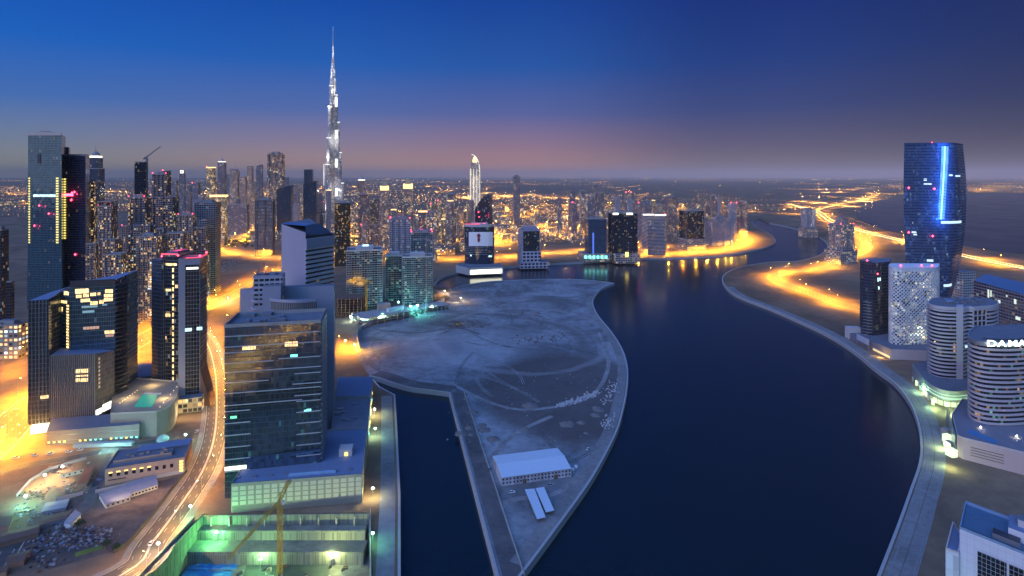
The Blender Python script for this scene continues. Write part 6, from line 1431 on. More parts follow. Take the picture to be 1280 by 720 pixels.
# parked cars: one car of each colour, then copies
def car(colr, name='parked_car'):
    mb = MB(); b_ = [(-2.1, -.85), (2.1, -.85), (2.1, .85), (-2.1, .85)]
    mb.prism(b_, .3, .85, 0, base=True); mb.prism([(-2.1, -.8), (2.05, -.8), (2.05, .8), (-2.1, .8)], .85, .95, 0)
    mb.prism([(-1.9, -.78), (1.0, -.78), (1.0, .78), (-1.9, .78)], .95, 1.5, 1, 0, top=[(-1.4, -.62), (.35, -.62), (.35, .62), (-1.4, .62)])
    for x in (-1.35, 1.35):
        for y in (-.82, .82): mb.lathe([(.33, -.1), (.33, .1)], 8, m=2)
    n_ = len(mb.v)
    # turn the four wheels upright and put them in place
    k = 0; per = 8*4
    base = n_-4*per
    for x in (-1.35, 1.35):
        for y in (-.82, .82):
            for i in range(per):
                v = mb.v[base+k*per+i]; mb.v[base+k*per+i] = (x+v[0], y+v[2], .33+v[1])
            k += 1
    for y in (-.55, .55): mb.box(2.11, y, .55, .08, .35, .2, 0, 3)
    return mb.build(name, [plain('car_paint', colr, .35, var=.05), MT['glassdark'], MT['dark'], plain('headlamp_glass', (.8, .8, .75), .2)])
cols = [(.75, .75, .75), (.62, .60, .55), (.10, .10, .11), (.35, .36, .38), (.28, .05, .05), (.75, .72, .66)]
cp = [car(c) for c in cols]; cu = [0]*6
def putcar(x, y, rz, label, group, k=None):
    k = r6.choices(range(6), (6, 3, 2, 2, 1, 4))[0] if k is None else k
    o_ = cp[k]
    if cu[k]: o_ = o_.copy(); COL.objects.link(o_)
    cu[k] = 1; o_.location = (x, y, .07); o_.rotation_euler = (0, 0, rz); tag(o_, label, 'car', group); return o_
def lot(c00, c10, c01, nx, ny, label, group, fill=.9):
    a, b2, c = G(*c00), G(*c10), G(*c01); ang = atan2(c[1]-a[1], c[0]-a[0])
    for i in range(nx):
        for j in range(ny):
            if r6.random() > fill: continue
            s_, t = (i+.5)/nx, (j+.5)/ny; putcar(a[0]+(b2[0]-a[0])*s_+(c[0]-a[0])*t+r6.uniform(-.4, .4), a[1]+(b2[1]-a[1])*s_+(c[1]-a[1])*t+r6.uniform(-.4, .4), ang+(pi if r6.random() < .5 else 0)+r6.uniform(-.04, .04), label, group)
lot((258, 352), (306, 325), (252, 342), 26, 5, 'parked car in the open lot beside the dark sand triangle, behind the left cluster', 'cars in the lot by the sand triangle', .85)
lot((160, 420), (190, 392), (152, 408), 14, 6, 'parked car in the lot seen between the two left glass towers', 'cars in the lot between the left glass towers', .85)
lot((430, 309), (482, 307), (430, 303), 22, 2, 'parked car in front of the old town tree belt', 'cars by the old town trees', .9)
c_ = putcar(*G(189, 680)[:2], atan2(G(196, 670)[1]-G(183, 690)[1], G(196, 670)[0]-G(183, 690)[0]), 'lone white car driving up the curved street by the pit', None, 0)
for px, py in ((20, 573), (43, 570), (63, 568), (86, 565.5), (100, 563)):
    putcar(*G(px, py), .12, 'yellowish car parked in the row along the long grey podium foot', 'cars along the grey podium foot', 5)
for px, py, k in ((62, 640, 0), (140, 592, 1), (20, 512, 0), (246, 540, 5), (258, 508, 3)):
    putcar(*G(px, py), r6.uniform(0, 3), ('white car parked by the bright work yard lamp', 'grey car beside the beige windowed building', 'white car on the orange sand left of the glass group', 'pale car on the street under the blue glass tower', 'grey car at the top of the curved street')[(62, 140, 20, 246, 258).index(px)], None, k)
# trees: trunk, limbs and a crown of leaf clumps
def tree(h=9, r=3.4, n=260, seed=1, palm=False):
    rr = random.Random(seed); root = empty('tree', None, None); mb = MB(); mb.bar((0, 0, 0), (.2, .1, h*.45), .28, n=6, r2=.18)
    tips = []
    for k in range(6):
        a = k*pi/3+rr.uniform(-.3, .3); e = (cos(a)*r*.55, sin(a)*r*.55, h*rr.uniform(.6, .8)); mb.bar((.2, .1, h*.42), e, .13, n=5, r2=.05); tips.append(e)
    tips.append((0, 0, h*.85)); mb.build('trunk', [MT['bark']], root); cr = MB()
    for k in range(n):
        t = rr.choice(tips); q = Vector((rr.gauss(0, 1), rr.gauss(0, 1), rr.gauss(0, .75))); q = q*(r*.3)
        c = Vector(t)+q; s_ = rr.uniform(.25, .6); u = Vector((rr.gauss(0, 1), rr.gauss(0, 1), rr.gauss(0, 1))).normalized(); v = u.orthogonal().normalized(); w = u.cross(v)
        cr.face([c-v*s_-w*s_*.6, c+v*s_-w*s_*.6, c+v*s_+w*s_*.6, c-v*s_+w*s_*.6])
    cr.build('crown', [MT['leaf']], root); return root
tp = [tree(9, 3.6, 260, 1), tree(7, 3.0, 220, 2), tree(11, 4.2, 300, 3)]; tu = [0]*3
def puttree(x, y, k, label, group, s_=1.0, z=0):
    o_ = tp[k]
    if tu[k]: o_ = copy_tree(o_)
    tu[k] = 1; o_.location = (x, y, z); o_.rotation_euler = (0, 0, r6.uniform(0, 6)); o_.scale = (s_, s_, s_); tag(o_, label, 'tree', group); return o_
for (a0, a1, y0, y1, n, lb_, gr_) in ((440, 485, 300, 306.5, 34, 'dark bushy tree in the belt before the old town', 'trees of the old town belt'), (548, 582, 297, 302, 20, 'dark tree in the grove left of the mural tower', 'trees of the grove left of the mural tower'),
        (278, 316, 297, 311, 30, 'dark tree on the traffic island inside the curving boulevard', 'trees on the boulevard island'), (160, 186, 372, 386, 16, 'green-lit tree at the foot of the tan cluster', 'trees at the foot of the tan cluster'), (655, 715, 264, 270, 18, 'dark tree in the park behind the golden blocks', 'trees of the park behind the golden blocks')):
    c = tries = 0
    while c < n and tries < 400:
        tries += 1; p = G(r6.uniform(a0, a1), r6.uniform(y0, y1))
        if not free(p, 2): continue
        puttree(p[0], p[1], r6.randrange(3), lb_, gr_, r6.uniform(.9, 1.4)); c += 1
for px, py, k in ((100, 662, 0), (133, 688, 0), (146, 690, 1)): puttree(*G(px, py), k, ('dark tree among the rubble of the work yard', 'round tree behind the green yard fence', 'small tree beside the green yard fence')[(100, 133, 146).index(px)], None, .7)
# ------------------------------------------------------------------ construction pit, work yard, peninsula sheds, cranes
# pit floor and benches
pf_m, *_ = sand_mat('pit_floor', (.24, .235, .19), (.12, .12, .10), .06, .5)
mb = MB(); mb.face([(-200, 165, -20), (-40, 165, -20), (-70, 301, -20), (-88, 360, -20), (-200, 360, -20)]); tag(mb.build('pit_floor', [pf_m]), kind='structure')
pile = facade((.26, .27, .24), (.20, .21, .18), 1.4, 6.5, .8, .96, lit=0, rough=.85, spec=.2, wallvar=.3)
def wall_thing(name, label, cat, path, w, z0, z1, mat, side=0, group=None):
    o = ribbon(MB(), path, w, z0, z1, 0, side).build(name, [mat]); return tag(o, label, cat, group)
wall_thing('retaining_wall', 'long piled retaining wall along the left side of the pit', 'retaining wall', [(-196.6, 172), (-196.6, 356)], .6, -20, .5, pile, -.3)
wall_thing('retaining_wall', 'ribbed retaining wall at the back of the green lit pit', 'retaining wall', [(-196, 355.3), (-91, 357.2)], .6, -20, -.1, pile, -.3)
wall_thing('retaining_wall', 'retaining wall on the promenade side of the pit', 'retaining wall', [(-90.7, 357), (-75.4, 301), (-44.4, 181)], .6, -20, .5, pile, -.3)
def bench(name, label, x0, x1, y0, y1, z): 
    mb = MB(); mb.prism([(x0, y0), (x1, y0), (x1, y1), (x0, y1)], -20, z, 0, 1); return tag(mb.build(name, [pile, pf_m]), label, 'bench')
bench('concrete_bench', 'upper concrete bench under the podium at the back of the pit', -196.2, -91.5, 349, 354.8, -6)
bench('concrete_bench', 'lower broad concrete bench at the back of the pit', -196.2, -89.8, 338, 348.9, -12)
for k in range(9): tag(MB().box(-190+k*11.3, 354.3-.6, -5.99, .8, .9, 5.4).build('wall_buttress', [MT['concrete']]), 'concrete buttress against the back wall above the upper pit bench', 'buttress', 'buttresses of the pit wall')
tarp = plain('blue_tarpaulin', (.03, .22, .50), .5, var=.4, scale=.25)
r7 = random.Random(31)
def crumpled(name, pts, z, mat, label, cat, n=14, amp=1.2):
    mb = MB(); a, b2, c, d = pts; H_ = [[r7.uniform(0, amp)*(0 if i in (0, n) or j in (0, n) else 1) for j in range(n+1)] for i in range(n+1)]
    P = [[(*lerp2(lerp2(a, b2, i/n), lerp2(d, c, i/n), j/n), z+.05+H_[i][j]) for j in range(n+1)] for i in range(n+1)]
    for i in range(n):
        for j in range(n): mb.face([P[i][j], P[i+1][j], P[i+1][j+1], P[i][j+1]], 0, None, True)
    return tag(mb.build(name, [mat]), label, cat)
crumpled('tarpaulin', [G(232, 712, -20), G(295, 712, -20), G(302, 697, -20), G(248, 700, -20)], -20, tarp, 'crumpled blue tarpaulin on the pit floor beside the crane jib', 'tarpaulin')
crumpled('tarpaulin', [G(215, 735, -20), G(280, 735, -20), G(292, 714, -20), G(232, 713, -20)], -20, tarp, 'second blue tarpaulin in the near corner of the pit', 'tarpaulin')
crumpled('ground_sheet', [G(300, 730, -20), G(410, 730, -20), G(414, 693, -20), G(312, 696, -20)], -20, plain('dark_net', (.05, .07, .06), .9, var=.4), 'dark net sheet spread over the pit floor below the crane', 'ground sheet', 18, .5)
for k in range(46):
    x, y = r7.uniform(-190, -92), r7.uniform(300, 336); mb = MB(); w_, d_ = r7.uniform(.6, 3.5), r7.uniform(.6, 2.4); mb.box(0, 0, 0, w_, d_, r7.uniform(.4, 1.4)); mb.box(w_*.1, 0, .4, w_*.7, d_*.5, r7.uniform(.7, 1.6), .4)
    o = mb.build('material_stack', [r7.choice([MT['concrete'], MT['tan'], MT['dark'], MT['brown']])], loc=(x, y, -19.99), rz=r7.uniform(0, 3)); tag(o, 'small stack of building material scattered on the pit floor', 'material stack', 'material stacks on the pit floor')
def worklight(name, label, x, y, z, e, c_, gm_, zl=None):
    rt = empty(name, label, 'floodlight', (x, y, z)); MB().bar((0, 0, 0), (0, 0, 6), .12, n=5).build('pole', [MT['pole']], rt); MB().box(0, 0, 6, 1.2, .6, .7).build('lamp_head', [gm_], rt)
    ld = bpy.data.lights.new('flood', 'POINT'); ld.energy = e; ld.color = c_; ld.shadow_soft_size = .5; lo = bpy.data.objects.new('flood', ld); COL.objects.link(lo); lo.parent = rt; lo.location = (0, -1.2, zl or 6.2)
GR = (.18, 1.0, .30)
worklight('site_floodlight', 'green floodlight on the upper left bench of the pit', -183, 347, -12, 20000, GR, MT['lampG'], 7)
worklight('site_floodlight', 'green floodlight at the rear pit wall near the middle', -150, 334, -20, 17000, (.45, 1.0, .35), MT['lampG'], 9)
worklight('site_floodlight', 'yellowish floodlight at the right rear of the pit', -108, 336, -20, 18000, (.85, 1.0, .35), MT['lampW'], 9)
worklight('site_floodlight', 'small green floodlight on the pit rim by the curved street', *G(238, 645), 0, 5000, (.2, 1, .5), MT['lampG'])
worklight('site_floodlight', 'bright white floodlight on the left pit rim by the street', *G(198, 693), 0, 12000, (1, .85, .5), MT['lampW'])
worklight('site_floodlight', 'green floodlight on the promenade beside the pit', *G(466, 680), 0, 4000, (.2, 1, .5), MT['lampG'])
worklight('site_floodlight', 'yellow-white floodlight at the promenade beside the podium', *G(466, 622), 0, 9000, (1, .95, .45), MT['lampW'])
worklight('site_floodlight', 'yellow-green floodlight on the promenade behind the podium', *G(468, 520), 0, 14000, (.9, 1, .5), MT['lampW'])
worklight('site_floodlight', 'teal floodlight on the promenade beside the low rear podium', *G(469, 545), 0, 8000, (.5, 1, .7), MT['lampG'])
wall_thing('hoarding_fence', 'long pale hoarding fence along the promenade beside the pit', 'fence', [G(463, 640), G(463.5, 720), (-43.5, 182)], .25, 0, 2.2, MT['pale'])
wall_thing('hoarding_fence', 'hoarding fence along the left pit rim', 'fence', [(-198.5, 180), (-198.5, 350)], .25, 0, 2.4, plain('grey_hoarding', (.3, .3, .3), .7))
# tower cranes
def lattice(mb, a, b2, w, n, m=0, r=.14):
    a, b2 = Vector(a), Vector(b2); d = (b2-a); dn = d.normalized(); up = Vector((0, 0, 1)) if abs(dn.z) < .9 else Vector((1, 0, 0)); x = dn.cross(up).normalized(); y = x.cross(dn)
    C4 = [x*w/2+y*w/2, -x*w/2+y*w/2, -x*w/2-y*w/2, x*w/2-y*w/2]
    for c in C4: mb.bar(a+c, b2+c, r, m)
    for k in range(n):
        p, q = a+d*k/n, a+d*(k+1)/n
        for i in range(4): mb.bar(p+C4[i], q+C4[(i+1) % 4], r*.6, m, 3); mb.bar(p+C4[i], p+C4[(i+1) % 4], r*.6, m, 3)
def crane(label, base, ztop, tip, tail, mat, w=2.0, r=.2, apex=7):
    rt = empty('tower_crane', label, 'crane', base); bx, by, bz = base; n = max(4, int((ztop-bz)/w/1.1))
    o = MB(); lattice(o, (bx, by, bz), (bx, by, ztop), w, n, 0, r); part(o, 'mast', [mat], rt)
    o = MB(); lattice(o, (bx, by, ztop+1.2), tip, w*.5, 22, 0, r*.6); part(o, 'jib', [mat], rt)
    o = MB(); lattice(o, (bx, by, ztop+1.2), tail, w*.7, 7, 0, r*.8); part(o, 'counter_jib', [mat], rt)
    o = MB(); o.bar((bx, by, ztop), (bx, by, ztop+apex), r*1.6); mid_ = (Vector((bx, by, ztop+1.2))+Vector(tip)*2)/3; o.bar((bx, by, ztop+apex), mid_, r*.5, n=3); o.bar((bx, by, ztop+apex), tail, r*.5, n=3); part(o, 'apex_tie', [mat], rt)
    part(MB().box(tail[0], tail[1], tail[2]-2.2, w*1.1, w*1.3, 2.4), 'counterweight', [MT['concrete']], rt); part(MB().box(bx+w*.8, by, ztop-1, w*.7, w*.8, 2.1), 'cab', [MT['white']], rt); return rt
bx, by = P2(350, 330); tz = Z(628, 330)
t_ = G(285, 699, tz+1); kk_ = G(361, 601, tz+1)
crane('yellow lattice tower crane rising from the pit, jib towards lower left', (bx, by, -20), tz, (*t_, tz+1.2), (*kk_, tz+1.2), MT['yellow'], 2.2, .22, 6)
def crane2(label, px, d, y0, ytop, tip, tail, mat, w=2.2, r=.45):
    b_ = P2(px, d); zt_ = Z(ytop, d); crane(label, (*b_, Z(y0, d)), zt_, (X(tip[0], d), d+4, Z(tip[1], d)), (X(tail[0], d), d-3, Z(tail[1], d)), mat, w, r, 5)
crane2('luffing crane atop the dark unfinished tower, jib tilted up to the right', 183.5, 1160, 235, 197, (199, 183), (181, 198), MT['steel'], 2.6, .5)
crane2('dark crane with level jib above the curved-roof tower', 402, 560, 292, 267.5, (381, 268.5), (410, 264), MT['dark'], 1.8, .3)
crane2('yellow crane mast standing before the teal building site', 458, 850, 404, 352, (440, 350), (466, 353), MT['yellow'], 2.0, .3)
crane2('thin crane between the two right teal towers', 533, 880, 392, 300, (512, 299), (540, 301), MT['steel'], 1.8, .3)
# ---- peninsula: shed, canopies, fence, rubble
rt = empty('warehouse', 'long white metal shed with two rows of small windows on the peninsula', 'warehouse', (*G(668, 590), 0))
fl, fr2 = G(627, 608), G(714, 596); dx, dy = fr2[0]-fl[0], fr2[1]-fl[1]; L = math.hypot(dx, dy); n_ = (-dy/L, dx/L); dep = 30; he = 6.2
bl, br = (fl[0]+n_[0]*dep, fl[1]+n_[1]*dep), (fr2[0]+n_[0]*dep, fr2[1]+n_[1]*dep); ml, mr = lerp2(fl, bl, .5), lerp2(fr2, br, .5)
corr = facade((.50, .50, .54), (.44, .44, .48), 2.2, 9, .9, 1.2, lit=0, rough=.6, spec=.3, wallvar=.08)
o = MB(); o.face([(*fl, 0), (*fr2, 0), (*fr2, he), (*fl, he)], 0, [(0, 0), (L, 0), (L, he), (0, he)]); o.face([(*br, 0), (*bl, 0), (*bl, he), (*br, he)])
o.face([(*fr2, 0), (*br, 0), (*br, he), (*mr, he+1.6), (*fr2, he)]); o.face([(*bl, 0), (*fl, 0), (*fl, he), (*ml, he+1.6), (*bl, he)]); part(o, 'wall', [corr], rt)
def ex(p, q, k): return (p[0]+(p[0]-q[0])*k, p[1]+(p[1]-q[1])*k)
o = MB(); roofm = plain('white_sheet_roof', (.62, .70, .76), .5, var=.12, scale=.3)
for e0, e1 in ((fl, fr2), (bl, br)):
    oo0, oo1 = ex(e0, ml, .04), ex(e1, mr, .04)
    for dz in (.18, .02): f_ = [(*oo0, he+dz-.1), (*oo1, he+dz-.1), (*mr, he+1.62+dz), (*ml, he+1.62+dz)]; o.face(f_ if dz > .1 else list(reversed(f_)), 0, [(0, 0), (L, 0), (L, 15), (0, 15)])
part(o, 'roof', [roofm], rt)
for row in (1.6, 4.0):
    for k in range(20):
        if row < 2 and k in (6, 15): continue
        q = lerp2(fl, fr2, (k+.5)/20); part(MB().box(q[0]-n_[0]*.04, q[1]-n_[1]*.04, row, 1.15, .12, 1.0, atan2(dy, dx)), 'window', [MT['glassdark']], rt)
for k in (6, 15): q = lerp2(fl, fr2, (k+.5)/20); part(MB().box(q[0]-n_[0]*.05, q[1]-n_[1]*.05, 0, 2.6, .14, 3.0, atan2(dy, dx)), 'door', [MT['brown']], rt)
for i, (c, lb_) in enumerate(((((656, 612), (668, 611), (682, 646.5), (671.5, 649)), 'left one of two long white open-sided canopies on the peninsula'), (((669.5, 610.5), (680, 609), (692.7, 638), (682.5, 640.5)), 'right one of two long white open-sided canopies on the peninsula'))):
    P = [G(x_, y_, 3.4) for x_, y_ in c]; cxx, cyy = sum(p[0] for p in P)/4, sum(p[1] for p in P)/4; rt = empty('canopy', lb_, 'canopy', (cxx, cyy, 0))
    part(MB().prism(P, 3.3, 3.6, 0, base=True), 'roof', [roofm], rt)
    for t in range(5):
        for e in ((0, 3), (1, 2)): q = lerp2(P[e[0]], P[e[1]], .03+t*.235); q = lerp2(q, (cxx, cyy), .04); part(MB().bar((*q, 0), (*q, 3.3), .12), 'post', [MT['steel']], rt)
hoard = facade((.30, .29, .31), (.42, .41, .43), 4.0, 20, .92, 1.2, lit=0, rough=.8, wallvar=.25)
fen = spline(GP((449, 437), (446, 422), (452, 412), (475, 402), (505, 393), (540, 384), (556, 376)), 4)
wall_thing('hoarding_fence', 'tall curved grey hoarding around the upper left edge of the peninsula', 'fence', fen, .5, 0, 6.5, hoard)
wall_thing('hoarding_fence', 'low kerb fence along the peninsula tip track', 'fence', [(p[0]+14.5, p[1]) for p in pen_west[1:]], .4, 0, 1.2, MT['concrete'])
def rubble(name, n, zone, smin, smax, mat, spread, rnd):
    mb = MB(); made = 0
    while made < n:
        px, py = rnd.choice(zone); p = G(px+rnd.gauss(0, spread[0]), py+rnd.gauss(0, spread[1]))
        s_ = rnd.uniform(smin, smax); mb.box(p[0], p[1], 0, s_, s_*rnd.uniform(.5, 1.2), s_*rnd.uniform(.3, .8), rnd.uniform(0, 3)); made += 1
    return tag(mb.build(name, [mat]), kind='stuff')
rubble('pale_rubble', 260, [(700+k*5, 507-k*1.6) for k in range(10)], .5, 1.6, MT['pale'], (3, 1.6), r7)
rubble('pale_rubble', 120, [(758, 500), (766, 488), (762, 494), (757, 530), (762, 525), (766, 480)], .5, 1.6, MT['pale'], (4, 3), r7)
rubble('scattered_rubble', 260, [(560, 408), (580, 404), (600, 408), (660, 425), (675, 425), (690, 422), (530, 395), (650, 393), (640, 355), (690, 356), (590, 360)], .5, 2.0, MT['brown'], (14, 3), r7)
rubble('scattered_rubble', 200, [(520, 445), (600, 445), (590, 470), (700, 380), (720, 470), (650, 500), (600, 520), (650, 560)], .4, 1.2, MT['concrete'], (30, 10), r7)
def heap(r_, h_, sd):
    rr = random.Random(sd); mb = MB(); n, m_ = 14, 5
    P = [[(cos(2*pi*i/n)*r_*(1-j/m_)*(1+.18*sin(i*1.7+sd)), sin(2*pi*i/n)*r_*(1-j/m_)*(1+.18*cos(i*2.3+sd)), h_*(j/m_)**.8+(rr.uniform(-.12, .12)*h_ if 0 < j < m_ else 0)) for j in range(m_+1)] for i in range(n)]
    for i in range(n):
        for j in range(m_): mb.face([P[i][j], P[(i+1) % n][j], P[(i+1) % n][j+1], P[i][j+1]][:4 if j < m_-1 else 3], 0, None, True)
    return mb.build('spoil_heap', [plain('spoil_earth', (.20, .17, .155), .95, var=.4, scale=.5)])
hp = [heap(5, 2.4, 1), heap(3.5, 1.8, 2), heap(7, 2.6, 3)]; hu = [0]*3
for k in range(44):
    zx, zy, s1_, s2_ = r7.choice([(575, 405, 22, 3), (575, 402, 14, 3), (690, 395, 40, 8), (720, 520, 22, 12), (650, 360, 60, 3), (600, 535, 20, 8)])
    p = G(zx+r7.gauss(0, s1_), zy+r7.gauss(0, s2_))
    if not pen_in(p): continue
    q = r7.randrange(3); o = hp[q]
    if hu[q]: o = o.copy(); COL.objects.link(o)
    hu[q] = 1; o.location = (p[0], p[1], .0); o.rotation_euler = (0, 0, r7.uniform(0, 6)); s_ = r7.uniform(.6, 1.2); o.scale = (s_, s_, s_*r7.uniform(.6, 1)); tag(o, 'low heap of spoil on the bare sand of the peninsula', 'heap', 'spoil heaps on the peninsula')
for px, py, rz, k, lb_ in ((640, 616, .2, 0, 'white car parked before the left end of the metal shed'), (688, 607, .2, 3, 'grey car parked before the right end of the metal shed'), (612, 588, 1.3, 2, 'dark car parked left of the metal shed'), (735, 562, 1.0, 5, 'pale car on the shore track right of the metal shed')): putcar(*G(px, py), rz, lb_, None, k)
rt = empty('excavator', 'small excavator on the churned patch in the middle of the peninsula', 'excavator', (*G(572, 407), 0)); ox, oy = G(572, 407)
part(MB().box(ox, oy-1, 0, 4.5, .8, 1).box(ox, oy+1, 0, 4.5, .8, 1), 'track', [MT['dark']], rt); part(MB().box(ox, oy, 1.1, 4, 2.6, 1.6), 'body', [MT['yellow']], rt); part(MB().box(ox+.6, oy-.5, 2.7, 1.6, 1.2, 1.4), 'cab', [MT['glassdark']], rt)
o = MB(); o.bar((ox+2, oy, 2), (ox+5, oy, 5), .3); o.bar((ox+5, oy, 5), (ox+7.5, oy, 2.5), .25); o.box(ox+7.5, oy, 1.4, 1.2, 1.2, 1); part(o, 'boom', [MT['yellow']], rt)
for px, py, c in ((708, 589, 0), (716, 586, 1), (721, 585, 0)): pass
for k, (px, py) in enumerate(((716, 590), (720, 586.5))):
    x, y = G(px, py); rt = empty('water_tank', ('nearer', 'farther')[k]+' white water tank at the right end of the metal shed', 'tank', (x, y, 0)); MB().lathe([(0, .4), (1.3, .4), (1.3, 2.6), (.4, 3), (0, 3)], 14).build('tank_body', [MT['white']], rt); MB().box(0, 0, 0, 2.4, 2.4, .4).build('stand', [MT['concrete']], rt)
# warm glow at the two gates of the peninsula
worklight('site_floodlight', 'orange floodlight at the left gate of the peninsula', *G(443, 437), 0, 120000, SOD, MT['lampA'], 8)
worklight('site_floodlight', 'second orange floodlight at the left gate, by the pale hoarding', *G(432, 432), 0, 90000, SOD, MT['lampA'], 8)
worklight('site_floodlight', 'warm floodlight on the access road at the top of the peninsula', *G(556, 368), 0, 40000, (1, .62, .25), MT['lampW'], 9)
worklight('site_floodlight', 'second warm floodlight on the access road at the top of the peninsula', *G(576, 377), 0, 24000, (1, .62, .25), MT['lampW'], 9)
sheet('road', spline(GP((540, 362), (558, 367), (575, 374), (594, 384)), 4), 16, .09, mt_apron)
# ---- beige building and cabins in the lower left
rt = empty('office_building', 'beige flat-roofed building with a row of dark windows, lower left yard', 'building', (*G(180, 596), 0))
a, b2 = G(131, 607), G(231, 591); dx, dy = b2[0]-a[0], b2[1]-a[1]; L = math.hypot(dx, dy); n_ = (-dy/L, dx/L); an = atan2(dy, dx)
q4 = [a, b2, (b2[0]+n_[0]*30, b2[1]+n_[1]*30), (a[0]+n_[0]*30, a[1]+n_[1]*30)]
beige = plain('beige_wall', (.48, .34, .27), .8, var=.1, scale=.1)
part(MB().prism(q4, 0, 10.5, 0, 1), 'wall', [beige, MT['roof']], rt); part(parapet(MB(), q4, 10.5, 1.0, .5), 'parapet', [beige], rt)
up = [lerp2(lerp2(q4[0], q4[1], s_), lerp2(q4[3], q4[2], s_), t) for s_, t in ((.06, .25), (.8, .25), (.8, .5), (.06, .5))]; part(MB().prism(up, 10.5, 13, 0, 1), 'upper_storey', [beige, MT['roof']], rt)
up2 = [lerp2(lerp2(q4[0], q4[1], s_), lerp2(q4[3], q4[2], s_), t) for s_, t in ((.3, .6), (.99, .6), (.99, .97), (.3, .97))]; part(MB().prism(up2, 10.5, 12.6, 0, 1), 'roof_hall', [MT['steel'], podtop], rt)
for k in range(9):
    q = lerp2(a, b2, .07+k*.095); part(MB().box(q[0]-n_[0]*.05, q[1]-n_[1]*.05, 5.4, 2.0, .2, 2.6, an), 'window', [MT['glassdark']], rt)
    if k < 6: part(MB().box(q[0]-n_[0]*.3, q[1]-n_[1]*.3, 8.1, 2.2, .5, .6, an), 'window_lamp', [MT['yellowlight']], rt)
for k in range(4): q = lerp2(b2, q4[2], .12); q = lerp2(a, b2, .955); part(MB().box(q[0]-n_[0]*.2, q[1]-n_[1]*.2, 1.5+k*2.2, 2.2, .5, 1.3, an), 'lit_window', [MT['yellowlight']], rt)
for k in range(7): s_, t = r7.uniform(.1, .75), r7.uniform(.28, .47); q = lerp2(lerp2(q4[0], q4[1], s_), lerp2(q4[3], q4[2], s_), t); part(MB().box(*q, 13, 2.4, 1.8, 1.3, an), 'roof_unit', [MT['steel']], rt)
o = MB(); ribbon(o, [lerp2(a, b2, .04), lerp2(a, b2, .26)], .5, 3.2, 3.6, 0, -.4); part(o, 'door_canopy', [MT['dark']], rt)
ld = bpy.data.lights.new('wall_light', 'POINT'); ld.energy = 9000; ld.color = (1, .62, .3); ld.shadow_soft_size = .5
lo = bpy.data.objects.new('wall_light', ld); COL.objects.link(lo); lo.parent = rt; xx, yy = G(196, 622); lo.location = (xx-rt.location[0], yy-rt.location[1], 9)
ld = bpy.data.lights.new('wall_light', 'POINT'); ld.energy = 6000; ld.color = (1, .62, .3); ld.shadow_soft_size = .5
lo = bpy.data.objects.new('wall_light', ld); COL.objects.link(lo); lo.parent = rt; xx, yy = G(150, 632); lo.location = (xx-rt.location[0], yy-rt.location[1], 9)
def cabin(label, c, h, wallm, roofm_, win=0, rise=1.0):
    "a long site hut: corners by their foot pixels (front left, front right, back right, back left)"
    P = [G(*p) for p in c]; cxx, cyy = sum(p[0] for p in P)/4, sum(p[1] for p in P)/4; rt = empty('site_hut', label, 'hut', (cxx, cyy, 0)); part(MB().prism(P, 0, h, 0), 'wall', [wallm], rt)
    o = MB(); m0, m1 = lerp2(P[0], P[3], .5), lerp2(P[1], P[2], .5); Q = grow(P, .4); Q = Q if area2(P) > 0 else list(reversed(Q)); m0, m1 = lerp2(Q[0], Q[3], .5), lerp2(Q[1], Q[2], .5)
    o.face([(*Q[0], h), (*Q[1], h), (*m1, h+rise), (*m0, h+rise)]); o.face([(*Q[2], h), (*Q[3], h), (*m0, h+rise), (*m1, h+rise)]); o.face([(*Q[1], h), (*Q[2], h), (*m1, h+rise)]); o.face([(*Q[3], h), (*Q[0], h), (*m0, h+rise)]); part(o, 'roof', [roofm_], rt)
    L = math.hypot(P[1][0]-P[0][0], P[1][1]-P[0][1]); an = atan2(P[1][1]-P[0][1], P[1][0]-P[0][0])
    for k in range(win): q = lerp2(P[0], P[1], (k+.5)/win); part(MB().box(q[0]+sin(an)*.05, q[1]-cos(an)*.05, 1, 1.1, .15, 1.0, an), 'window', [MT['glassdark']], rt)
    return rt
br_w = plain('brown_sheet', (.30, .19, .13), .8, var=.25, scale=.3); gy = plain('grey_sheet', (.26, .27, .33), .6, var=.25, scale=.4)
cabin('long white-walled site hut with grey roof in front of the beige building', [(164, 622), (197, 611), (193, 600), (158, 610)], 3, MT['pale'], gy, 8)
cabin('shorter white-walled site hut at the left of the long one', [(132, 636), (163, 626), (157, 612), (124, 623)], 3, MT['pale'], gy, 5)
cabin('small white container hut among the rubble of the yard', [(80, 660), (88, 661), (101, 648), (94, 644)], 3, MT['white'], gy, 0, .4)
cabin('long brown shed with a flat roof at the lower left edge', [(-8, 688), (48, 672), (48, 662), (-8, 676)], 3.2, br_w, MT['brown'], 0, .8)
cabin('brown roofed shed below the long brown shed', [(8, 710), (30, 707), (38, 694), (12, 702)], 3.2, br_w, MT['brown'], 0, .8)
cabin('reddish brown shed at the left picture edge above the long shed', [(-6, 664), (11, 664), (19, 642), (2, 646)], 3.2, br_w, MT['brown'], 0, .9)
cabin('red-brown roofed shed beside the bright work yard lamp', [(97, 612), (108, 609), (118, 588), (106, 592)], 3.5, MT['tan'], plain('red_roof', (.26, .10, .06), .8, var=.2), 0, 1)
cabin('pale long hut at the top of the bright yard', [(76, 598), (105, 591), (104, 587), (76, 593)], 3, MT['pale'], MT['brown'], 4)
cabin('tan hut at the bottom left corner of the yard', [(-4, 724), (8, 720), (11, 713), (-2, 716)], 3, MT['tan'], MT['brown'], 0)
cabin('low grey material shed in the middle of the yard', [(52, 644), (82, 638), (86, 628), (58, 633)], 2.2, gy, gy, 0, .5)
cabin('second low grey shed below the material shed', [(46, 662), (82, 652), (88, 643), (56, 650)], 2.2, gy, MT['brown'], 0, .5)
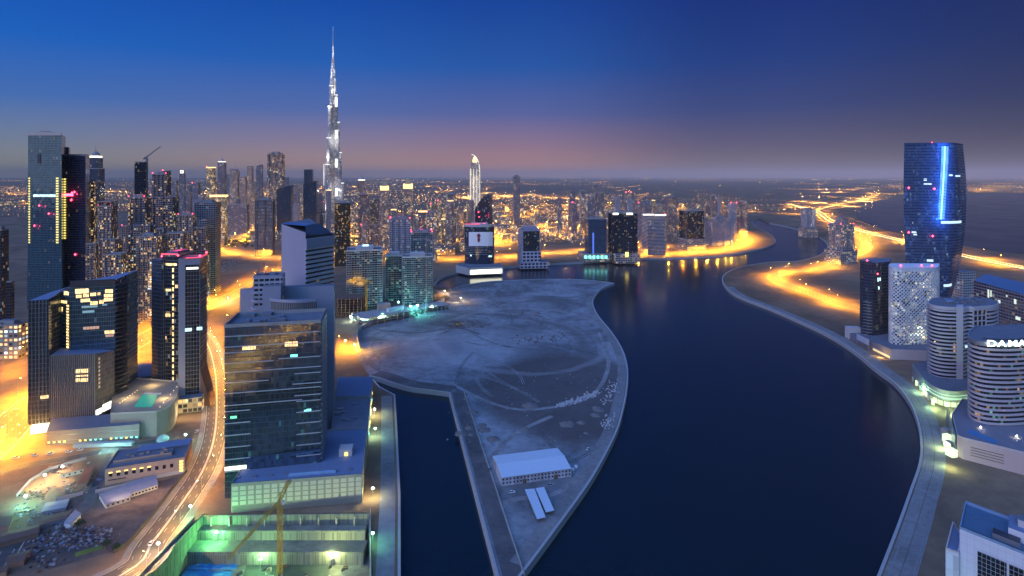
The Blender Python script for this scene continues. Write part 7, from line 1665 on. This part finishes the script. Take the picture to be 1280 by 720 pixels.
wall_thing('boundary_wall', 'white boundary wall in front of the beige building', 'wall', GP((119, 617), (150, 610), (190, 599), (231, 591)), .35, 0, 2.4, MT['pale'])
wall_thing('boundary_wall', 'pale wall across the yard left of the dark lane', 'wall', GP((70, 627), (104, 618)), .35, 0, 2.2, MT['pale'])
wall_thing('yard_fence', 'green yard fence at the lower end of the yard', 'fence', GP((94, 696), (110, 691), (128, 686)), .3, 0, 2.2, plain('green_fence', (.14, .26, .08), .7))
wall_thing('yard_fence', 'dark curved yard fence along the street', 'fence', GP((142, 692), (160, 681), (172, 668), (190, 645), (215, 612), (234, 590)), .3, 0, 2.4, plain('dark_fence', (.09, .09, .10), .8))
wall_thing('yard_fence', 'pale sheet fence at the top left of the yard', 'fence', GP((20, 622), (38, 602), (62, 588), (108, 574)), .3, 0, 2.2, gy)
sheet('lane', GP((104, 640), (118, 612), (136, 580), (142, 570)), 7, .045, mt_track); sheet('lane', spline(GP((-30, 600), (30, 582), (90, 572), (150, 560), (210, 548)), 4), 9, .05, RM)
yard_m, *_ = sand_mat('yard_soil', (.19, .14, .11), (.09, .075, .07), .05, .3)
mb = MB(); mb.face([(x, y, .03) for x, y in ccw(GP((20, 690), (40, 640), (70, 610), (120, 618), (231, 594), (210, 616), (170, 668), (140, 690), (60, 712)))]); tag(mb.build('yard_ground', [yard_m], tri=True), kind='structure')
for cols_, z_, n in ((MT['brown'], 0, 420), (MT['dark'], 0, 260), (gy, 0, 320), (MT['concrete'], 0, 120)): rubble('yard_debris', n, [(60+k*6.5, 680-abs(k-4)*2) for k in range(11)]+[(50, 650), (70, 640), (30, 640), (60, 700), (45, 618), (90, 610), (75, 655), (100, 668), (115, 672), (115, 600), (80, 585), (40, 690)], .3, 1.5, cols_, (11, 5), r7)
worklight('work_lamp', 'very bright white work lamp at the top of the yard', *G(56, 605), 0, 30000, (1, .78, .4), MT['lampW'], 9)
worklight('work_lamp', 'second warm work lamp right of the bright one in the yard', *G(78, 594), 0, 14000, (1, .66, .3), MT['lampW'], 8)
worklight('work_lamp', 'turquoise work lamp in the middle of the yard', *G(32, 632), 0, 26000, (.3, 1, .85), MT['lampG'], 8)
worklight('work_lamp', 'turquoise lamp by the lane under the blue glass tower', *G(232, 553), 0, 14000, (.5, 1, .8), MT['lampG'], 7)
worklight('work_lamp', 'turquoise lamp at the corner of the sand triangle beyond the blue glass tower', *G(285, 377), 0, 60000, (.3, 1, .7), MT['lampG'], 9)
worklight('work_lamp', 'green lamp among the trees at the foot of the tan cluster', *G(172, 378), 0, 30000, (.3, 1, .5), MT['lampG'], 9)
# ------------------------------------------------------------------ the hazy air
hm = bpy.data.materials.new('haze'); hm.use_nodes = True; t = hm.node_tree; t.nodes.clear()
pv = t.nodes.new('ShaderNodeVolumePrincipled'); pv.inputs['Color'].default_value = (1.0, .78, .66, 1); pv.inputs['Density'].default_value = 2.5e-5
pv.inputs['Anisotropy'].default_value = -.4
ho = t.nodes.new('ShaderNodeOutputMaterial'); t.links.new(pv.outputs[0], ho.inputs['Volume'])
mb = MB(); mb.prism([(-60010, -3010), (60010, -3010), (60010, 90010), (-60010, 90010)], -40, 900, base=True)
tag(mb.build('haze', [hm]), kind='stuff')
